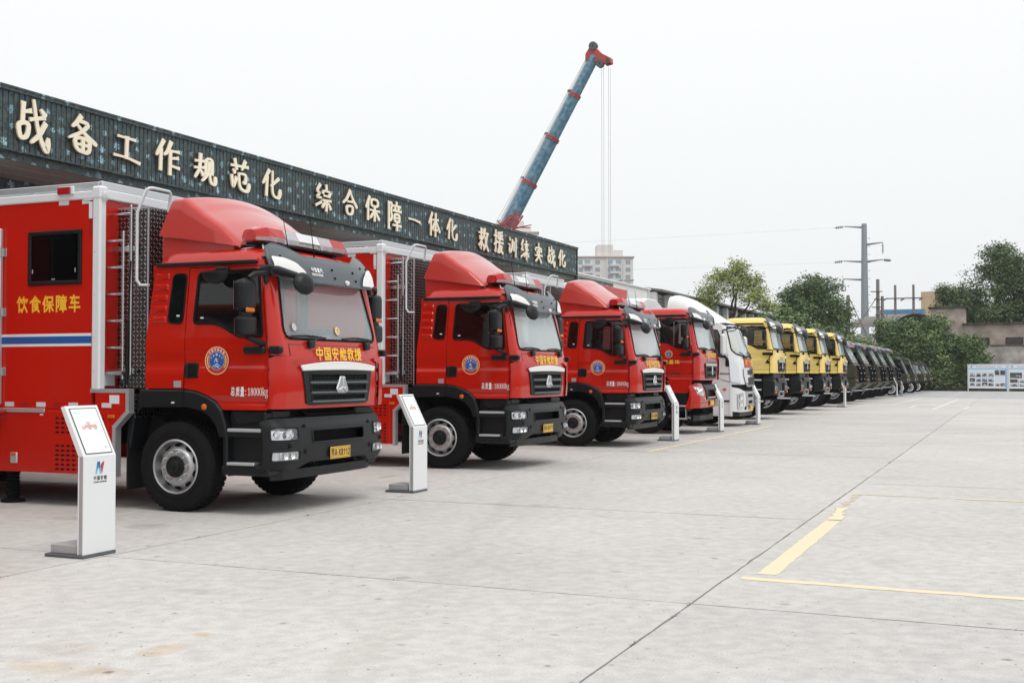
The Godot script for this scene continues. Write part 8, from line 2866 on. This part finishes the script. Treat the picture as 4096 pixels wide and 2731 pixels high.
# ---------------------------------------------------------------- small olive trucks at the far end
func small_truck(x: float, z: float, label: String, kind: int):
	var t = thing("small_olive_truck", label, "truck", Vector3(x, 0, z), 0.0, "small olive trucks at the far end")
	var key = "s%d" % kind
	var top = 2.55 if kind == 0 else 2.30
	part(t, "cab", key + "cab", M.green, func(b):
		b.prism(V2([-1.7, 0.85, -0.10, 0.85, 0.0, 0.95, 0.0, 1.42, -0.06, 1.50, -1.7, 1.50]), "z", -1.05, 1.05, 0.05)
		b.prism(V2([-0.48, top - 0.10, -0.52, top, -0.8, top + 0.12, -1.7, top + 0.12, -1.7, top - 0.10]), "z", -0.98, 0.98, 0.04)
		for sg in [-1.0, 1.0]:
			b.tube([Vector3(-0.10, 1.48, sg * 1.0), Vector3(-0.50, top - 0.04, sg * 0.94)], 0.05, 6)
			b.tube([Vector3(-1.15, 1.48, sg * 1.01), Vector3(-1.15, top - 0.04, sg * 0.95)], 0.045, 6)
			b.prism(V2([-1.25, 1.48, -1.7, 1.48, -1.7, top, -1.25, top]), "z", sg * 0.92, sg * 1.0)
		b.box(Vector3(-1.66, 1.9, 0), Vector3(0.06, 1.1, 1.9)))
	part(t, "windshield", key + "ws", M.pale_windshield, func(b):
		b.quadd(Vector3(-0.09, 1.50, -0.98), Vector3(-0.09, 1.50, 0.98), Vector3(-0.50, top - 0.08, 0.92), Vector3(-0.50, top - 0.08, -0.92), Vector3(1, 0.4, 0)))
	each(t, "side_window", key + "sw", M.windshield if kind == 1 else M.side_glass, [-1.0, 1.0], func(b, sg):
			b.quadd(Vector3(-0.16, 1.52, sg * 1.0), Vector3(-1.1, 1.52, sg * 1.0), Vector3(-1.12, top - 0.1, sg * 0.94), Vector3(-0.52, top - 0.1, sg * 0.94), Vector3(0, 0, sg)))
	part(t, "interior", key + "int", M.seat, func(b):
		b.box(Vector3(-1.2, 1.75, 0), Vector3(0.14, 0.6, 1.6), 0.05)
		b.box(Vector3(-0.35, 1.45, 0), Vector3(0.3, 0.12, 1.9), 0.03))
	part(t, "grille", key + "gr", M.dark, func(b):
		for k in 4:
			b.box(Vector3(0.01, 1.02 + k * 0.07, 0), Vector3(0.03, 0.035, 0.9), 0.005))
	part(t, "red_plaque", key + "pl", M.red_print, func(b): b.box(Vector3(0.008, 1.36, 0.1), Vector3(0.02, 0.12, 0.5), 0.004))
	part(t, "plaque_marks", key + "pm", M.yellow_print, func(b): b.box(Vector3(0.02, 1.36, 0.1), Vector3(0.004, 0.06, 0.36)))
	part(t, "bumper", key + "bump", M.dark, func(b): b.box(Vector3(-0.04, 0.70, 0), Vector3(0.22, 0.22, 2.1), 0.03))
	for sg in [1.0, -1.0]:
		var k = "r" if sg > 0 else "l"
		part(t, "headlight", key + "hl" + k, M.clear_lens, func(b): b.lathe([Vector2(0.10, 0), Vector2(0.09, 0.03), Vector2(0, 0.05)], Vector3(0.0, 1.08, sg * 0.78), Vector3(1, 0, 0), 14))
		part(t, "mirror", key + "mir" + k, M.plastic, func(b):
			b.box(Vector3(-0.35, 1.95, sg * 1.28), Vector3(0.10, 0.40, 0.20), 0.03)
			b.tube([Vector3(-0.35, 2.14, sg * 1.26), Vector3(-0.42, 2.18, sg * 0.98)], 0.016, 6))
		part(t, "wheel_arch", key + "arch" + k, M.green, func(b): b.prism(V2([-1.7, 1.0, -0.6, 1.0, -0.45, 0.75, -0.55, 0.7, -0.7, 0.88, -1.5, 0.9, -1.7, 0.7]), "z", sg * 0.70, sg * 1.06, 0.02))
		var w = wheel(t, Vector3(-1.10, 0.45, sg * 1.05), sg, true, 0.87)
		part(w, "white_ring", "ring", M.white_print, func(b): b.lathe([Vector2(0.29, 0.012), Vector2(0.36, 0.014), Vector2(0.37, 0.008)], Vector3.ZERO, Vector3(0, 0, 1), 32))
		wheel(t, Vector3(-4.2, 0.45, sg * 1.0), sg, true, 0.87)
	part(t, "front_mirror", key + "fm", M.plastic, func(b): b.lathe([Vector2(0, 0.05), Vector2(0.10, 0.03), Vector2(0.13, -0.01), Vector2(0, -0.03)], Vector3(0.02, 2.2, 0.9), Vector3(0.7, 0.5, 0.3).normalized(), 16))
	part(t, "number_plate", key + "np", M.plate_yellow, func(b): b.box(Vector3(0.08, 0.70, 0), Vector3(0.01, 0.12, 0.40), 0.003))
	part(t, "bed", key + "bed", M.green, func(b):
		b.box(Vector3(-3.6, 1.5, 0), Vector3(3.6, 0.9 if kind == 0 else 0.6, 2.0), 0.03)
		b.box(Vector3(-3.0, 0.75, 0), Vector3(5.0, 0.2, 0.8))
		if kind == 0:
			b.box(Vector3(-2.6, 2.62, 0), Vector3(1.6, 0.25, 1.5), 0.03))


# ---------------------------------------------------------------- wheel loader at the left edge; the tip of its bucket shows
func wheel_loader(x: float, z: float):
	var t = thing("wheel_loader", "orange wheel loader at the left edge, only its bucket tip on the ground showing", "wheel loader", Vector3(x, 0, z))
	part(t, "bucket", "wl_bucket", M.orange, func(b):
		b.prism(V2([0.0, 0.012, -0.5, 0.03, -1.0, 0.12, -1.15, 0.5, -1.0, 0.95, -0.75, 1.1, -0.72, 1.04, -0.92, 0.9, -1.05, 0.5, -0.92, 0.2, -0.5, 0.09, -0.02, 0.045]), "z", -1.5, 1.5, 0.005)
		for s in [-1.49, 1.45]:
			b.prism(V2([0.0, 0.015, -0.5, 0.04, -1.0, 0.13, -1.13, 0.5, -0.98, 0.94, -0.76, 1.08, -0.15, 0.25]), "z", s, s + 0.04))
	each(t, "lift_arm", "wl_arm", M.orange, [-0.45, 0.45], func(b, s):
		b.prism(V2([-1.0, 0.45, -1.0, 0.75, -2.1, 1.35, -3.2, 2.0, -3.3, 1.75, -2.2, 1.05]), "z", s - 0.08, s + 0.08, 0.01))
	part(t, "frame", "wl_frame", M.orange, func(b):
		b.box(Vector3(-3.2, 1.2, 0), Vector3(1.4, 0.9, 1.0), 0.05)
		b.box(Vector3(-5.4, 1.25, 0), Vector3(2.8, 0.8, 1.1), 0.05))
	part(t, "engine_hood", "wl_hood", M.orange, func(b): b.prism(V2([-5.2, 1.6, -5.2, 2.45, -7.2, 2.35, -7.4, 1.3, -6.9, 1.1]), "z", -0.75, 0.75, 0.06))
	part(t, "cab", "wl_cab", M.orange, func(b):
		b.box(Vector3(-4.5, 3.35, 0), Vector3(1.5, 0.14, 1.5), 0.05)
		b.box(Vector3(-4.5, 1.75, 0), Vector3(1.4, 0.5, 1.4), 0.04)
		for px in [-3.85, -5.15]:
			for s in [-0.68, 0.68]:
				b.box(Vector3(px, 2.65, s), Vector3(0.09, 1.4, 0.09), 0.02))
	part(t, "cab_glass", "wl_glass", M.side_glass, func(b): b.box(Vector3(-4.5, 2.64, 0), Vector3(1.32, 1.28, 1.38)))
	for q in [[-2.9, 1.05], [-2.9, -1.05], [-6.0, 1.05], [-6.0, -1.05]]:
		wheel(t, Vector3(q[0], 0.78, q[1] + 0.25 * sign(q[1])), sign(q[1]), true, 1.5)


func trucks():
	# the row goes on past the left edge of the photo: this neighbour is what the nearest truck's side mirrors
	wheel_loader(-7.05, -5.25)
	red_box_truck(-7.24, -11.90, "nearest red box truck with white Chinese weight text and open box door", "A·XR112", true, 0.981)
	red_box_truck(-7.20, -18.43, "second red box truck from the left, half hidden by the nearest one", "A·QD711", false, 0.978)
	red_box_truck(-7.20, -24.72, "third red box truck, smallest of those with a lightbar", "A·CR995", false, 0.968)
	howo(-7.30, -30.40)
	white_truck(-7.25, -35.1)
	var yl = ["first yellow truck, directly behind the white truck", "second yellow truck from the white truck", "third yellow truck from the white truck", "last yellow truck, next to the olive trucks"]
	var yz = [-40.5, -45.7, -51.2, -56.7]
	for i in 4:
		yellow_truck(-7.30, yz[i], yl[i], i > 0)
	var ol = ["first angular olive truck, next to the last yellow truck", "second angular olive truck from the yellow trucks", "third angular olive truck, middle of the five", "fourth angular olive truck from the yellow trucks", "last of the five angular olive trucks with grille guards"]
	var oz = [-62.2, -67.2, -72.9, -77.3, -82.8]
	for i in 5:
		olive_truck(-7.35, oz[i], ol[i], i == 1)
	small_truck(-6.95, -87.5, "small olive truck with rounded roof just past the grille guard trucks", 0)
	small_truck(-6.85, -93.0, "second small olive truck with rounded roof", 0)
	small_truck(-6.55, -98.0, "third small olive truck, with a long clear side window", 1)
	small_truck(-6.5, -104.5, "farthest small olive truck at the end of the row", 1)


func _ready():
	rng.seed = 20240
	camera_and_light()
	materials()
	yard()
	garage()
	background()
	trucks()
	kiosks()
	small_things()
